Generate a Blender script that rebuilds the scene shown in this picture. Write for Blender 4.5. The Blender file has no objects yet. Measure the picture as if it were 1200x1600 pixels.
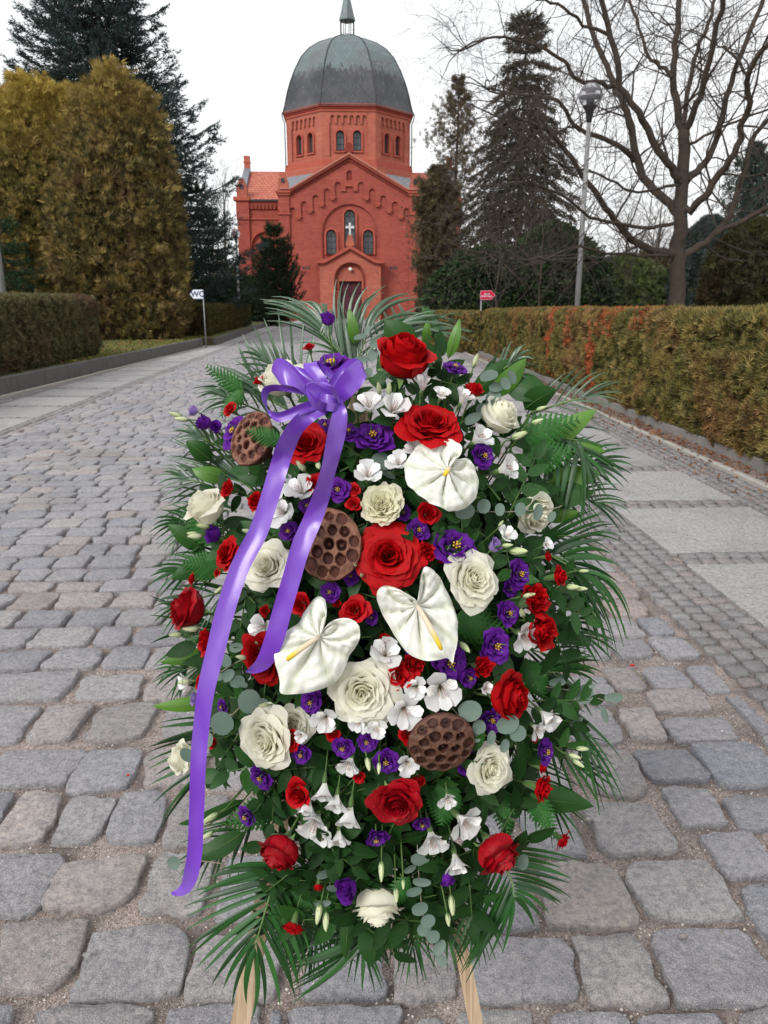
import bpy, math, random
import numpy as np
from mathutils import Vector, Matrix, noise
from mathutils.geometry import delaunay_2d_cdt

# ------------------------------------------------------------------ camera, sky, sun, exposure
sc = bpy.context.scene
CAMZ = 1.40
PITCH = math.radians(15.38)
camd = bpy.data.cameras.new("camera")
cam = bpy.data.objects.new("camera", camd)
sc.collection.objects.link(cam)
cam.location = (0, 0, CAMZ)
cam.rotation_euler = (math.pi / 2 - PITCH, 0, 0)
camd.sensor_fit = 'VERTICAL'
camd.sensor_height = 36.0
camd.lens = 27.0
camd.clip_start = 0.05
camd.clip_end = 1500
camd.dof.use_dof = True
camd.dof.focus_distance = 1.15
camd.dof.aperture_fstop = 16
sc.camera = cam

SUN_EL, SUN_AZ = math.radians(36), math.radians(-38)      # high soft light from behind and left of the camera
world = bpy.data.worlds.new("World")
sc.world = world
world.use_nodes = True
wn, wl = world.node_tree.nodes, world.node_tree.links
wn.clear()
w_out = wn.new("ShaderNodeOutputWorld")
w_bg = wn.new("ShaderNodeBackground")
w_bg.inputs["Strength"].default_value = 0.1
w_sky = wn.new("ShaderNodeTexSky")
w_sky.sky_type = 'NISHITA'
w_sky.sun_disc = False
w_sky.sun_elevation = SUN_EL
w_sky.sun_rotation = math.radians(180) + SUN_AZ
w_sky.dust_density = 3
w_tc = wn.new("ShaderNodeTexCoord")
w_map = wn.new("ShaderNodeMapping"); w_map.inputs["Scale"].default_value = (1, 1, 3.0)
w_ns = wn.new("ShaderNodeTexNoise"); w_ns.inputs["Scale"].default_value = 1.6; w_ns.inputs["Detail"].default_value = 5
w_rp = wn.new("ShaderNodeValToRGB")
w_rp.color_ramp.elements[0].position = 0.35; w_rp.color_ramp.elements[0].color = (0.868, 0.915, 0.94, 1)
w_rp.color_ramp.elements[1].position = 0.62; w_rp.color_ramp.elements[1].color = (0.985, 0.99, 0.995, 1)
w_sc = wn.new("ShaderNodeVectorMath"); w_sc.operation = 'SCALE'; w_sc.inputs["Scale"].default_value = 8.0
w_mx = wn.new("ShaderNodeMix"); w_mx.data_type = 'RGBA'; w_mx.inputs["Factor"].default_value = 0.94
wl.new(w_tc.outputs["Generated"], w_map.inputs["Vector"])
wl.new(w_map.outputs["Vector"], w_ns.inputs["Vector"])
wl.new(w_ns.outputs["Fac"], w_rp.inputs["Fac"])
wl.new(w_rp.outputs["Color"], w_sc.inputs[0])
wl.new(w_sky.outputs["Color"], w_mx.inputs["A"])
wl.new(w_sc.outputs["Vector"], w_mx.inputs["B"])
wl.new(w_mx.outputs["Result"], w_bg.inputs["Color"])
wl.new(w_bg.outputs["Background"], w_out.inputs["Surface"])

sund = bpy.data.lights.new("sun", 'SUN')
sund.energy = 1.8
sund.angle = math.radians(24)
sund.color = (1.0, 0.97, 0.93)
sun = bpy.data.objects.new("sun", sund)
sc.collection.objects.link(sun)
sdir = Vector((math.sin(SUN_AZ) * math.cos(SUN_EL), -math.cos(SUN_AZ) * math.cos(SUN_EL), math.sin(SUN_EL)))
sun.rotation_euler = sdir.to_track_quat('Z', 'Y').to_euler()

sc.view_settings.view_transform = 'Standard'
sc.view_settings.look = 'None'
sc.view_settings.exposure = 0.62
sc.view_settings.gamma = 1.0
sc.view_settings.use_curve_mapping = False

# ------------------------------------------------------------------ helpers
RIGHT = Vector((1, 0, 0))
UP = Vector((0, math.sin(PITCH), math.cos(PITCH)))
FWD = Vector((0, math.cos(PITCH), -math.sin(PITCH)))
EYE = Vector((0, 0, CAMZ))
F = 1200.0
R_ = random.Random(7)
coll = sc.collection

def ray(px, py):
    return RIGHT * ((px - 600) / F) + UP * ((800 - py) / F) + FWD
def PD(px, py, d):            # point of the place measured in the photograph, d metres deep
    return EYE + ray(px, py) * d
def G(px, py, z=0.0):         # ground point
    r = ray(px, py)
    return EYE + r * ((z - CAMZ) / r.z)
def AY(px, py, Y):            # point at world distance Y
    r = ray(px, py)
    return EYE + r * (Y / r.y)
def ZAT(py, Y):
    return AY(600, py, Y).z

class MB:
    def __init__(s): s.v = []; s.f = []; s.m = []; s.uv = []
    def add(s, vs, fs, mi=0, uvs=None):
        o = len(s.v)
        s.v.extend([tuple(x) for x in vs])
        s.uv.extend(uvs if uvs is not None else [(0.0, 0.0)] * len(vs))
        for f in fs:
            s.f.append(tuple(i + o for i in f)); s.m.append(mi)
    def box(s, x0, x1, y0, y1, z0, z1, mi=0, M=None):
        vs = [Vector(p) for p in ((x0,y0,z0),(x1,y0,z0),(x1,y1,z0),(x0,y1,z0),(x0,y0,z1),(x1,y0,z1),(x1,y1,z1),(x0,y1,z1))]
        if M: vs = [M @ p for p in vs]
        s.add(vs, [(3,2,1,0),(4,5,6,7),(0,1,5,4),(1,2,6,5),(2,3,7,6),(3,0,4,7)], mi)
    def grid(s, fn, nu, nv, mi=0, closed=False):
        vs = []; uv = []
        for j in range(nv + 1):
            for i in range(nu + (0 if closed else 1)):
                vs.append(fn(i / nu, j / nv)); uv.append((i / nu, j / nv))
        W = nu if closed else nu + 1
        fs = []
        for j in range(nv):
            for i in range(nu):
                a = j * W + i; b = j * W + (i + 1) % W
                fs.append((a, b, b + W, a + W))
        s.add(vs, fs, mi, uv)
    def tube(s, pts, rad, n=6, mi=0, cap=True):
        pts = [Vector(p) for p in pts]
        if not hasattr(rad, '__len__'): rad = [rad] * len(pts)
        vs = []; fs = []
        ref = None
        for k, p in enumerate(pts):
            t = (pts[min(k + 1, len(pts) - 1)] - pts[max(k - 1, 0)])
            if t.length < 1e-9: t = Vector((0, 0, 1))
            t.normalize()
            if ref is None:
                ref = t.orthogonal().normalized()
            a = (ref - t * ref.dot(t))
            a = a.normalized() if a.length > 1e-6 else t.orthogonal().normalized()
            ref = a
            b = t.cross(a)
            for i in range(n):
                an = 2 * math.pi * i / n
                vs.append(p + (a * math.cos(an) + b * math.sin(an)) * rad[k])
        for k in range(len(pts) - 1):
            for i in range(n):
                j = (i + 1) % n
                fs.append((k*n+i, k*n+j, (k+1)*n+j, (k+1)*n+i))
        if cap:
            fs.append(tuple(range(n))[::-1]); fs.append(tuple(range((len(pts)-1)*n, len(pts)*n)))
        s.add(vs, fs, mi, [(i % n / n, i // n / max(1, len(pts) - 1)) for i in range(len(vs))])
    def lathe(s, prof, n=16, mi=0, M=None):
        vs = []; fs = []
        for (r, z) in prof:
            for i in range(n):
                an = 2 * math.pi * i / n
                p = Vector((r * math.cos(an), r * math.sin(an), z))
                vs.append(M @ p if M else p)
        for k in range(len(prof) - 1):
            for i in range(n):
                j = (i + 1) % n
                fs.append((k*n+i, k*n+j, (k+1)*n+j, (k+1)*n+i))
        fs.append(tuple(range(n))[::-1]); fs.append(tuple(range((len(prof)-1)*n, len(prof)*n)))
        s.add(vs, fs, mi)
    def strip(s, P, S, W, fold=0.0, na=2, mi=0, thick=None):
        P = [Vector(p) for p in P]; n = len(P); vs = []; uv = []
        for k in range(n):
            T = P[min(k+1, n-1)] - P[max(k-1, 0)]
            side = Vector(S[k] if hasattr(S, '__len__') and not isinstance(S, Vector) else S)
            T = T.normalized() if T.length > 1e-9 else Vector((0,0,1))
            side = (side - T * side.dot(T)); side = side.normalized() if side.length > 1e-6 else T.orthogonal().normalized()
            N = side.cross(T)
            for i in range(na + 1):
                a = 2 * i / na - 1
                vs.append(P[k] + side * (a * W[k]) + N * (abs(a) * fold * W[k]))
                uv.append((i / na, k / (n - 1)))
        fs = []
        w = na + 1
        for k in range(n - 1):
            for i in range(na):
                fs.append((k*w+i, k*w+i+1, (k+1)*w+i+1, (k+1)*w+i))
        s.add(vs, fs, mi, uv)
    def prism(s, loops, y0, y1, mi=0, back=False, T=None):
        """loops of (x,z): the first is the outline, the others are holes; extruded along y."""
        vs2 = []; ed = []
        for lp in loops:
            o = len(vs2); vs2 += [Vector(p) for p in lp]
            ed += [(o + i, o + (i + 1) % len(lp)) for i in range(len(lp))]
        out = delaunay_2d_cdt(vs2, ed, [], 0, 1e-6)
        ov = out[0]
        def inside(p, lp):
            c = False; n = len(lp)
            for i in range(n):
                x1, y1 = lp[i]; x2, y2 = lp[i - 1]
                if (y1 > p[1]) != (y2 > p[1]) and p[0] < (x2 - x1) * (p[1] - y1) / (y2 - y1) + x1: c = not c
            return c
        of = []
        for f in out[2]:
            q = (sum(ov[i].x for i in f) / 3, sum(ov[i].y for i in f) / 3)
            if inside(q, loops[0]) and not any(inside(q, h) for h in loops[1:]): of.append(f)
        T = T or (lambda p: p)
        s.add([T(Vector((p.x, y0, p.y))) for p in ov], [tuple(f) for f in of], mi)
        if back: s.add([T(Vector((p.x, y1, p.y))) for p in ov], [tuple(f)[::-1] for f in of], mi)
        for lp in loops:
            n = len(lp)
            s.add([T(Vector((p[0], y0, p[1]))) for p in lp] + [T(Vector((p[0], y1, p[1]))) for p in lp],
                  [(i, (i+1) % n, n + (i+1) % n, n + i) for i in range(n)], mi)
    def mesh(s, name, mats, smooth=True):
        me = bpy.data.meshes.new(name)
        me.from_pydata(s.v, [], s.f)
        for m in (mats if isinstance(mats, (list, tuple)) else [mats]): me.materials.append(m)
        if any(s.m): me.polygons.foreach_set("material_index", s.m)
        if smooth: me.polygons.foreach_set("use_smooth", [True] * len(s.f))
        if any(u != (0.0, 0.0) for u in s.uv[:40]):
            ul = me.uv_layers.new(name="UVMap")
            li = np.empty(len(me.loops), dtype=np.int32); me.loops.foreach_get("vertex_index", li)
            ul.data.foreach_set("uv", np.array(s.uv, dtype=np.float32)[li].ravel())
        me.update()
        return me
    def build(s, name, mats, parent=None, smooth=True):
        return link(name, s.mesh(name, mats, smooth), parent)

def link(name, me, parent=None, M=None):
    o = bpy.data.objects.new(name, me)
    coll.objects.link(o)
    if parent is not None: o.parent = parent
    if M is not None: o.matrix_basis = M
    return o
def tag(o, label=None, cat=None, group=None, kind=None):
    if label: o["label"] = label
    if cat: o["category"] = cat
    if group: o["group"] = group
    if kind: o["kind"] = kind
    return o
def thing(name, label, cat, M=None, group=None, kind=None):
    o = bpy.data.objects.new(name, None)
    o.empty_display_size = 0.05
    coll.objects.link(o)
    if M is not None: o.matrix_basis = M if isinstance(M, Matrix) else Matrix.Translation(M)
    return tag(o, label, cat, group, kind)
def npmesh(name, V, Fc, mats, smooth=False, mi=None):
    """V (n,3), Fc (m,k) arrays"""
    me = bpy.data.meshes.new(name)
    k = Fc.shape[1]
    me.vertices.add(len(V)); me.vertices.foreach_set("co", np.asarray(V, dtype=np.float32).ravel())
    me.loops.add(len(Fc) * k); me.loops.foreach_set("vertex_index", np.asarray(Fc, dtype=np.int32).ravel())
    me.polygons.add(len(Fc)); me.polygons.foreach_set("loop_start", np.arange(0, len(Fc) * k, k, dtype=np.int32))
    try: me.polygons.foreach_set("loop_total", np.full(len(Fc), k, dtype=np.int32))
    except Exception: pass
    for m in (mats if isinstance(mats, (list, tuple)) else [mats]): me.materials.append(m)
    if mi is not None: me.polygons.foreach_set("material_index", mi)
    if smooth: me.polygons.foreach_set("use_smooth", np.ones(len(Fc), dtype=bool))
    me.update(calc_edges=True)
    return me

# leaf-card templates: (verts, tris) in (across, along, normal)
def fan_template(n, spread, w, lift=0.0, seed=1):
    r = random.Random(seed); vs = []; fs = []
    for i in range(n):
        a = (i / (n - 1) - .5) * spread if n > 1 else 0
        L = 1 - .35 * abs(a) / max(spread, .1) + r.uniform(-.1, .1)
        d = np.array([math.sin(a), math.cos(a), lift * r.uniform(-1, 1)]); sdv = np.array([math.cos(a), -math.sin(a), 0]) * w
        o = len(vs)
        b = d * .05
        vs += [b, d * L * .5 - sdv, d * L, d * L * .5 + sdv]
        fs += [(o, o+1, o+3), (o+1, o+2, o+3)]
    return np.array(vs, float), np.array(fs)
T_SPRAY = fan_template(5, 1.9, .085, .25, 1)
T_PLUME = fan_template(7, 1.5, .05, .3, 4)
T_LEAF = (np.array([(0,0,0), (-.28,.45,.06), (0,1,0), (.28,.45,.06)], float), np.array([(0,1,3), (1,2,3)]))
def needle_template(n, seed, w=.05):
    r = random.Random(seed); vs = []; fs = []
    for i in range(n):
        t = i / n; a = i * 2.4
        d = np.array([math.cos(a) * .42, .45, math.sin(a) * .42])
        b = np.array([0, t * .8, 0]); tip = b + d * (.62 if i < n - 1 else .3)
        sd = np.array([-math.sin(a), 0, math.cos(a)]) * w + np.array([0, w, 0])
        o = len(vs); vs += [b - sd, b + sd, tip]; fs.append((o, o+1, o+2))
    return np.array(vs, float), np.array(fs)
T_NEEDLE = needle_template(9, 3)
def cards(C, D, Nn, S, T, twist=None):
    """centres, along directions, normal hints, sizes -> V, F"""
    tv, tf = T
    D = D / (np.linalg.norm(D, axis=1, keepdims=True) + 1e-9)
    X = np.cross(D, Nn); X /= (np.linalg.norm(X, axis=1, keepdims=True) + 1e-9)
    Z = np.cross(X, D)
    V = (C[:, None, :] + S[:, None, None] * (tv[None, :, 0:1] * X[:, None, :] + tv[None, :, 1:2] * D[:, None, :] + tv[None, :, 2:3] * Z[:, None, :]))
    n = len(C); k = len(tv)
    Fc = tf[None, :, :] + (np.arange(n) * k)[:, None, None]
    return V.reshape(-1, 3), Fc.reshape(-1, tf.shape[1])
def joinVF(lst):
    V = []; Fc = []; o = 0
    for v, f in lst:
        V.append(v); Fc.append(f + o); o += len(v)
    return np.concatenate(V), np.concatenate(Fc)

# ------------------------------------------------------------------ materials
def nm(name):
    m = bpy.data.materials.new(name); m.use_nodes = True
    t = m.node_tree
    return m, t.nodes, t.links, t.nodes["Principled BSDF"]
def mix(nt, fac, a, b, mode='MIX'):
    x = nt.nodes.new("ShaderNodeMix"); x.data_type = 'RGBA'; x.blend_type = mode
    for key, val in (("Factor", fac), ("A", a), ("B", b)):
        sock = x.inputs[key]
        if key != "Factor":
            sock = [s for s in x.inputs if s.name == key and s.type == 'RGBA'][0]
        if hasattr(val, "links") or hasattr(val, "is_linked"): nt.links.new(val, sock)
        elif key == "Factor": sock.default_value = val
        else: sock.default_value = (*val, 1) if len(val) == 3 else val
    return [s for s in x.outputs if s.type == 'RGBA'][0]
def tex_noise(nt, scale, detail=3, rough=.55, vec=None, dist=0):
    n = nt.nodes.new("ShaderNodeTexNoise"); n.inputs["Scale"].default_value = scale
    n.inputs["Detail"].default_value = detail; n.inputs["Roughness"].default_value = rough; n.inputs["Distortion"].default_value = dist
    if vec is not None: nt.links.new(vec, n.inputs["Vector"])
    return n.outputs["Fac"]
def ramp(nt, fac, stops):
    r = nt.nodes.new("ShaderNodeValToRGB"); e = r.color_ramp.elements
    while len(e) < len(stops): e.new(.5)
    for k, (p, c) in enumerate(stops):
        e[k].position = p; e[k].color = (*c, 1) if hasattr(c, '__len__') else (c, c, c, 1)
    nt.links.new(fac, r.inputs["Fac"]); return r.outputs["Color"]
def objco(nt): return nt.nodes.new("ShaderNodeTexCoord").outputs["Object"]
def geopos(nt): return nt.nodes.new("ShaderNodeNewGeometry").outputs["Position"]
def island(nt): return nt.nodes.new("ShaderNodeNewGeometry").outputs["Random Per Island"]
def orand(nt): return nt.nodes.new("ShaderNodeObjectInfo").outputs["Random"]
def bump(nt, h, strength, dist, bs):
    b = nt.nodes.new("ShaderNodeBump"); b.inputs["Strength"].default_value = strength; b.inputs["Distance"].default_value = dist
    nt.links.new(h, b.inputs["Height"]); nt.links.new(b.outputs["Normal"], bs.inputs["Normal"]); return b
def plain(name, col, rough=.6, metal=0, spec=.2, var=.15, scale=20, bmp=0, bd=.002):
    m, n, l, b = nm(name); nt = m.node_tree
    f = tex_noise(nt, scale, 4, .6, geopos(nt))
    c = mix(nt, f, tuple(x * (1 - var) for x in col), tuple(min(1, x * (1 + var)) for x in col))
    l.new(c, b.inputs["Base Color"])
    b.inputs["Roughness"].default_value = rough; b.inputs["Metallic"].default_value = metal
    b.inputs["Specular IOR Level"].default_value = spec
    if bmp: bump(nt, f, bmp, bd, b)
    return m
def leafmat(name, stops, rough=.5, trans=.25, use='island', nscale=None, spec=.12, vein=0, tint=None):
    """leaf or petal sheet: colour per island or per object, some light through"""
    m, n, l, b = nm(name); nt = m.node_tree
    f = island(nt) if use == 'island' else orand(nt)
    c = ramp(nt, f, stops)
    if nscale:
        f2 = tex_noise(nt, nscale, 3, .6, geopos(nt))
        c = mix(nt, f2, c, c) if tint is None else mix(nt, ramp(nt, f2, [(.38, 0.0), (.62, 1.0)]), c, tint)
    if vein:
        uv = n.new("ShaderNodeTexCoord").outputs["UV"]
        w = n.new("ShaderNodeTexWave"); w.inputs["Scale"].default_value = vein; w.inputs["Distortion"].default_value = 1.5
        l.new(uv, w.inputs["Vector"])
        c = mix(nt, w.outputs["Fac"], c, mix(nt, .5, c, (1, 1, 1), 'SOFT_LIGHT'))
        bump(nt, w.outputs["Fac"], .3, .001, b)
    l.new(c, b.inputs["Base Color"])
    b.inputs["Roughness"].default_value = rough; b.inputs["Specular IOR Level"].default_value = spec
    if trans:
        tr = n.new("ShaderNodeBsdfTranslucent"); l.new(c, tr.inputs["Color"])
        ms = n.new("ShaderNodeMixShader"); ms.inputs["Fac"].default_value = trans
        l.new(b.outputs["BSDF"], ms.inputs[1]); l.new(tr.outputs["BSDF"], ms.inputs[2])
        l.new(ms.outputs["Shader"], n["Material Output"].inputs["Surface"])
    return m

# ------------------------------------------------------------------ ground and paving
HD = math.atan(0.045)                     # the road runs a little to the left of the view
CH, SH = math.cos(HD), math.sin(HD)
def RS(r, s, z=0.0): return Vector((r * CH - s * SH, r * SH + s * CH, z))
def toRS(p): return (p.x * CH + p.y * SH, -p.x * SH + p.y * CH)

def stone_material(name, stops, speck=1.0, rough=.75):
    m, n, l, b = nm(name); nt = m.node_tree
    a = n.new("ShaderNodeMath"); a.operation = 'ADD'
    l.new(island(nt), a.inputs[0]); l.new(orand(nt), a.inputs[1])
    fr = n.new("ShaderNodeMath"); fr.operation = 'FRACT'; l.new(a.outputs[0], fr.inputs[0])
    c = ramp(nt, fr.outputs[0], stops)
    P = geopos(nt)
    stain = tex_noise(nt, 1.3, 6, .7, P, .5)
    c = mix(nt, ramp(nt, stain, [(.38, .45), (.52, 0.0)]), c, (.15, .135, .135))
    c = mix(nt, ramp(nt, stain, [(.55, 0.0), (.68, .4)]), c, (.46, .40, .385))
    big = tex_noise(nt, 9, 4, .6, P)
    c = mix(nt, ramp(nt, big, [(.3, 0.0), (.7, .55)]), c, (.43, .41, .41))
    mid = tex_noise(nt, 60, 5, .7, P)
    c = mix(nt, ramp(nt, mid, [(.35, .6), (.6, 0.0)]), c, (.105, .11, .13))
    sp = tex_noise(nt, 420, 3, .8, P)
    c = mix(nt, ramp(nt, sp, [(.38, .62 * speck), (.50, 0.0)]), c, (.07, .07, .075))
    sp2 = tex_noise(nt, 330, 2, .8, P, .3)
    c = mix(nt, ramp(nt, sp2, [(.54, 0.0), (.66, .62 * speck)]), c, (.66, .64, .62))
    l.new(c, b.inputs["Base Color"]); b.inputs["Roughness"].default_value = rough; b.inputs["Specular IOR Level"].default_value = .15
    h = n.new("ShaderNodeMath"); h.operation = 'MULTIPLY_ADD'; l.new(mid, h.inputs[0]); h.inputs[1].default_value = 1.0
    h3 = n.new("ShaderNodeMath"); h3.operation = 'MULTIPLY'; l.new(sp, h3.inputs[0]); h3.inputs[1].default_value = .35
    l.new(h3.outputs[0], h.inputs[2])
    h4 = n.new("ShaderNodeMath"); h4.operation = 'MULTIPLY_ADD'; l.new(tex_noise(nt, 22, 4, .6, P, .4), h4.inputs[0]); h4.inputs[1].default_value = 1.6; l.new(h.outputs[0], h4.inputs[2])
    bump(nt, h4.outputs[0], 1.0, .011, b)
    return m
M_COB = stone_material("granite", [(0, (.26, .26, .30)), (.2, (.41, .39, .415)), (.4, (.30, .31, .365)), (.58, (.50, .45, .435)), (.72, (.36, .355, .395)), (.82, (.50, .41, .385)), (.9, (.37, .30, .275)), (1, (.28, .29, .335))])
M_SETT = stone_material("small_granite", [(0, (.20, .185, .185)), (.4, (.31, .28, .27)), (.7, (.24, .225, .235)), (.9, (.34, .26, .235)), (1, (.26, .245, .245))], .7)
M_SLAB = stone_material("slab_concrete", [(0, (.47, .45, .435)), (.5, (.53, .505, .49)), (1, (.44, .425, .42))], .35, .8)
M_PINK = stone_material("pink_granite", [(0, (.46, .33, .29)), (1, (.46, .33, .29))], .5)
M_TAN = stone_material("tan_granite", [(0, (.52, .43, .39)), (1, (.56, .47, .43))], .6)

def sand_material():
    m, n, l, b = nm("joint_sand"); nt = m.node_tree; P = geopos(nt)
    v = n.new("ShaderNodeTexVoronoi"); v.inputs["Scale"].default_value = 260; l.new(P, v.inputs["Vector"])
    c = mix(nt, ramp(nt, v.outputs["Color"], [(.0, 0.0), (1.0, 1.0)]), (.12, .09, .08), (.54, .44, .40))
    f = tex_noise(nt, 6, 5, .6, P)
    c = mix(nt, ramp(nt, f, [(.4, 0.0), (.62, .75)]), c, (.10, .078, .07))
    l.new(c, b.inputs["Base Color"]); b.inputs["Roughness"].default_value = .95
    bump(nt, v.outputs["Distance"], 1.0, .004, b)
    return m
M_SAND = sand_material()

def soil_material():
    m, n, l, b = nm("soil_and_thin_grass"); nt = m.node_tree; P = geopos(nt)
    c = ramp(nt, tex_noise(nt, 1.3, 6, .65, P), [(.35, (.055, .042, .026)), (.5, (.10, .085, .035)), (.65, (.085, .10, .03))])
    c = mix(nt, ramp(nt, tex_noise(nt, 40, 4, .7, P), [(.4, 0.0), (.7, .6)]), c, (.16, .12, .06))
    l.new(c, b.inputs["Base Color"]); b.inputs["Roughness"].default_value = 1
    bump(nt, tex_noise(nt, 60, 4, .7, P), 1, .03, b)
    return m
M_SOIL = soil_material()

g = MB(); g.add([(-400, -20, -.045), (400, -20, -.045), (400, 600, -.045), (-400, 600, -.045)], [(0, 1, 2, 3)])
tag(g.build("ground", M_SOIL), "dark cemetery soil stretching away under the hedges and trees", kind="structure")
rb = random.Random(5)
g = MB()
def sandfn(u, v):
    s = .3 + 62 * v * v; r = -7.2 + 10.8 * u
    return RS(r, s, -.013 - .008 * min(1, max(0, (s - 2.6) / 2)) + .004 * noise.noise(Vector((r * 3, s * 3, 0))))
g.grid(sandfn, 60, 160)
tag(g.build("joint_bed", M_SAND), "coarse brown sand and grit bed showing in the joints of the paving", kind="structure")

def stone(mb, r0, r1, s0, s1, rnd, n=12, h=.006, jit=.06, p=4.5, mi=0, depth=.04, seam=None):
    a = (r1 - r0) / 2; b = (s1 - s0) / 2; cr = (r0 + r1) / 2; cs = (s0 + s1) / 2
    cj = [(rnd.uniform(-jit, jit), rnd.uniform(-jit, jit)) for _ in range(4)]
    hz = rnd.uniform(-.3, 1) * h; tx, ty = rnd.uniform(-.03, .03), rnd.uniform(-.03, .03)
    ph = rnd.uniform(0, 50)
    rings = [(1.01, -depth), (.985, -.010), (.975, .55 * h), (.94, h)] if n > 8 else [(1.02, -depth), (.985, .2 * h), (.90, h)]
    if n > 12: rings.append((.5, 1.25 * h))
    vs = []; k0 = rnd.uniform(0, 1)
    if n <= 8: jit *= .55; p = 9
    for (q, z) in rings:
        for i in range(n):
            q4 = 4 * i / n; sd_ = int(q4); fr_ = (q4 - sd_) * 2 - 1
            u, v = ((fr_, -1), (1, fr_), (-fr_, 1), (-1, -fr_))[sd_]
            sc0 = (abs(u) ** p + abs(v) ** p) ** (-1 / p); u *= sc0; v *= sc0
            ct, st = u, v
            w = 1 + jit * 1.1 * noise.noise(Vector((ct * 1.6 + ph, st * 1.6, 1))) + jit * .8 * noise.noise(Vector((ct * 4 + ph, st * 4, 3)))
            bu, bv = (u + 1) / 2, (v + 1) / 2
            dx = (cj[0][0]*(1-bu)*(1-bv) + cj[1][0]*bu*(1-bv) + cj[2][0]*bu*bv + cj[3][0]*(1-bu)*bv)
            dy = (cj[0][1]*(1-bu)*(1-bv) + cj[1][1]*bu*(1-bv) + cj[2][1]*bu*bv + cj[3][1]*(1-bu)*bv)
            rr = cr + a * q * (u * w + dx); ss = cs + b * q * (v * w + dy)
            zz = z + hz * (z > -.02) + ((rr - cr) * tx + (ss - cs) * ty) * (z > -.02) + (noise.noise(Vector((rr * 16, ss * 16, ph))) * .006 if q < .95 else 0)
            vs.append(RS(rr, ss, zz))
    zc = h * 1.25 + hz + noise.noise(Vector((cr * 14, cs * 14, ph))) * .004
    vs.append(RS(cr, cs, zc))
    fs = []
    for k in range(len(rings) - 1):
        for i in range(n):
            j = (i + 1) % n; fs.append((k*n+i, k*n+j, (k+1)*n+j, (k+1)*n+i))
    o = (len(rings) - 1) * n
    for i in range(n): fs.append((o + i, o + (i + 1) % n, len(vs) - 1))
    mb.add(vs, fs, mi)

# stones read off the photograph near the camera: left edge, right edge, far edge, near edge (pixels)
NEAR = [(-120,18,1570,1640),(38,236,1568,1650),(247,405,1568,1650),(418,440,1575,1650),(450,634,1572,1650),(648,700,1590,1650),(714,840,1580,1650),(860,990,1585,1650),(1000,1140,1582,1650),(1150,1290,1576,1650),
 (-150,-28,1440,1555),(-22,128,1438,1552),(122,294,1447,1560),(306,440,1458,1562),(476,602,1463,1562),(614,714,1476,1572),(724,898,1460,1573),(905,1030,1462,1573),(1026,1205,1452,1573),(1218,1380,1460,1575),
 (-60,78,1330,1430),(74,224,1340,1426),(212,332,1331,1430),(345,470,1335,1440),(485,600,1350,1445),(612,722,1350,1455),(735,838,1355,1450),(846,982,1347,1452),(972,1142,1345,1441),(1156,1330,1378,1490),
 (-80,16,1238,1290),(8,86,1238,1320),(92,170,1243,1316),(172,254,1237,1318),(262,360,1240,1320),(374,470,1245,1325),(480,590,1240,1325),(600,700,1248,1330),(712,800,1248,1330),(812,905,1258,1338),(922,1052,1255,1336),(1090,1200,1300,1372),(1215,1340,1305,1375),
 (1042,1128,1231,1292),(1138,1240,1243,1300),
 (-20,122,1168,1230),(118,212,1170,1236),(222,320,1165,1228),(332,430,1165,1230),(445,560,1165,1232),(575,680,1166,1236),(690,790,1170,1238),(800,890,1170,1245),(905,1012,1165,1246),(1003,1092,1170,1224),(1102,1215,1160,1230),
 (-60,50,1103,1160),(56,134,1100,1158),(128,240,1099,1158),(252,340,1098,1155),(352,450,1100,1155),(462,570,1100,1158),(582,680,1100,1158),(692,780,1104,1160),(790,872,1104,1162),(882,972,1105,1160),(1045,1150,1121,1166),
 (962,1036,1108,1158),
 (-20,108,1050,1094),(120,218,1053,1094),(228,300,1048,1092),(310,400,1050,1093),(410,500,1050,1093),(510,600,1052,1093),(612,700,1052,1093),(712,790,1052,1096),(800,880,1056,1098),(890,960,1056,1098),(1000,1104,1078,1112)]
rows_explicit = []
for (x0, x1, y0, y1) in NEAR:
    ym = (y0 + y1) / 2
    A = toRS(G(x0, ym)); B = toRS(G(x1, ym)); T = toRS(G((x0 + x1) / 2, y0)); Bt = toRS(G((x0 + x1) / 2, y1))
    rows_explicit.append((A[0] + .003, B[0] - .003, Bt[1] + .003, T[1] - .003, y0))
RIGHT_EDGE = 1.43
cobs = []
for (r0, r1, s0, s1, y0) in rows_explicit:
    if r0 > RIGHT_EDGE + .1: continue
    cobs.append((r0, min(r1, RIGHT_EDGE + .06), s0, s1, True))
# the rows go on behind, less even the nearer they are
def rowfill(r0, r1, s0, s1, wmin, wmax, gap, rnd, out, flag=False):
    r = r0 + rnd.uniform(-.1, 0)
    while r < r1 - wmin * .4:
        w = rnd.uniform(wmin, wmax)
        e = min(r + w, r1)
        if e - r > wmin * .45:
            out.append((max(r, r0 - .1) + gap / 2, e - gap / 2, s0 + rnd.uniform(0, .008), s1 - rnd.uniform(0, .008), flag))
        r = e
S_START = max(c[3] for c in cobs if c[0] < .9) + .02
s = S_START
while s < 60:
    d = rb.uniform(.165, .225)
    rl = -3.62 - max(0, min(1, (10 - s) / 10)) * 0
    gap = .018 if s < 5 else .014
    rowfill(rl, RIGHT_EDGE if s > 2.0 else RIGHT_EDGE, s, s + d - gap, .14, .27, gap, rb, cobs)
    s += d
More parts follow.
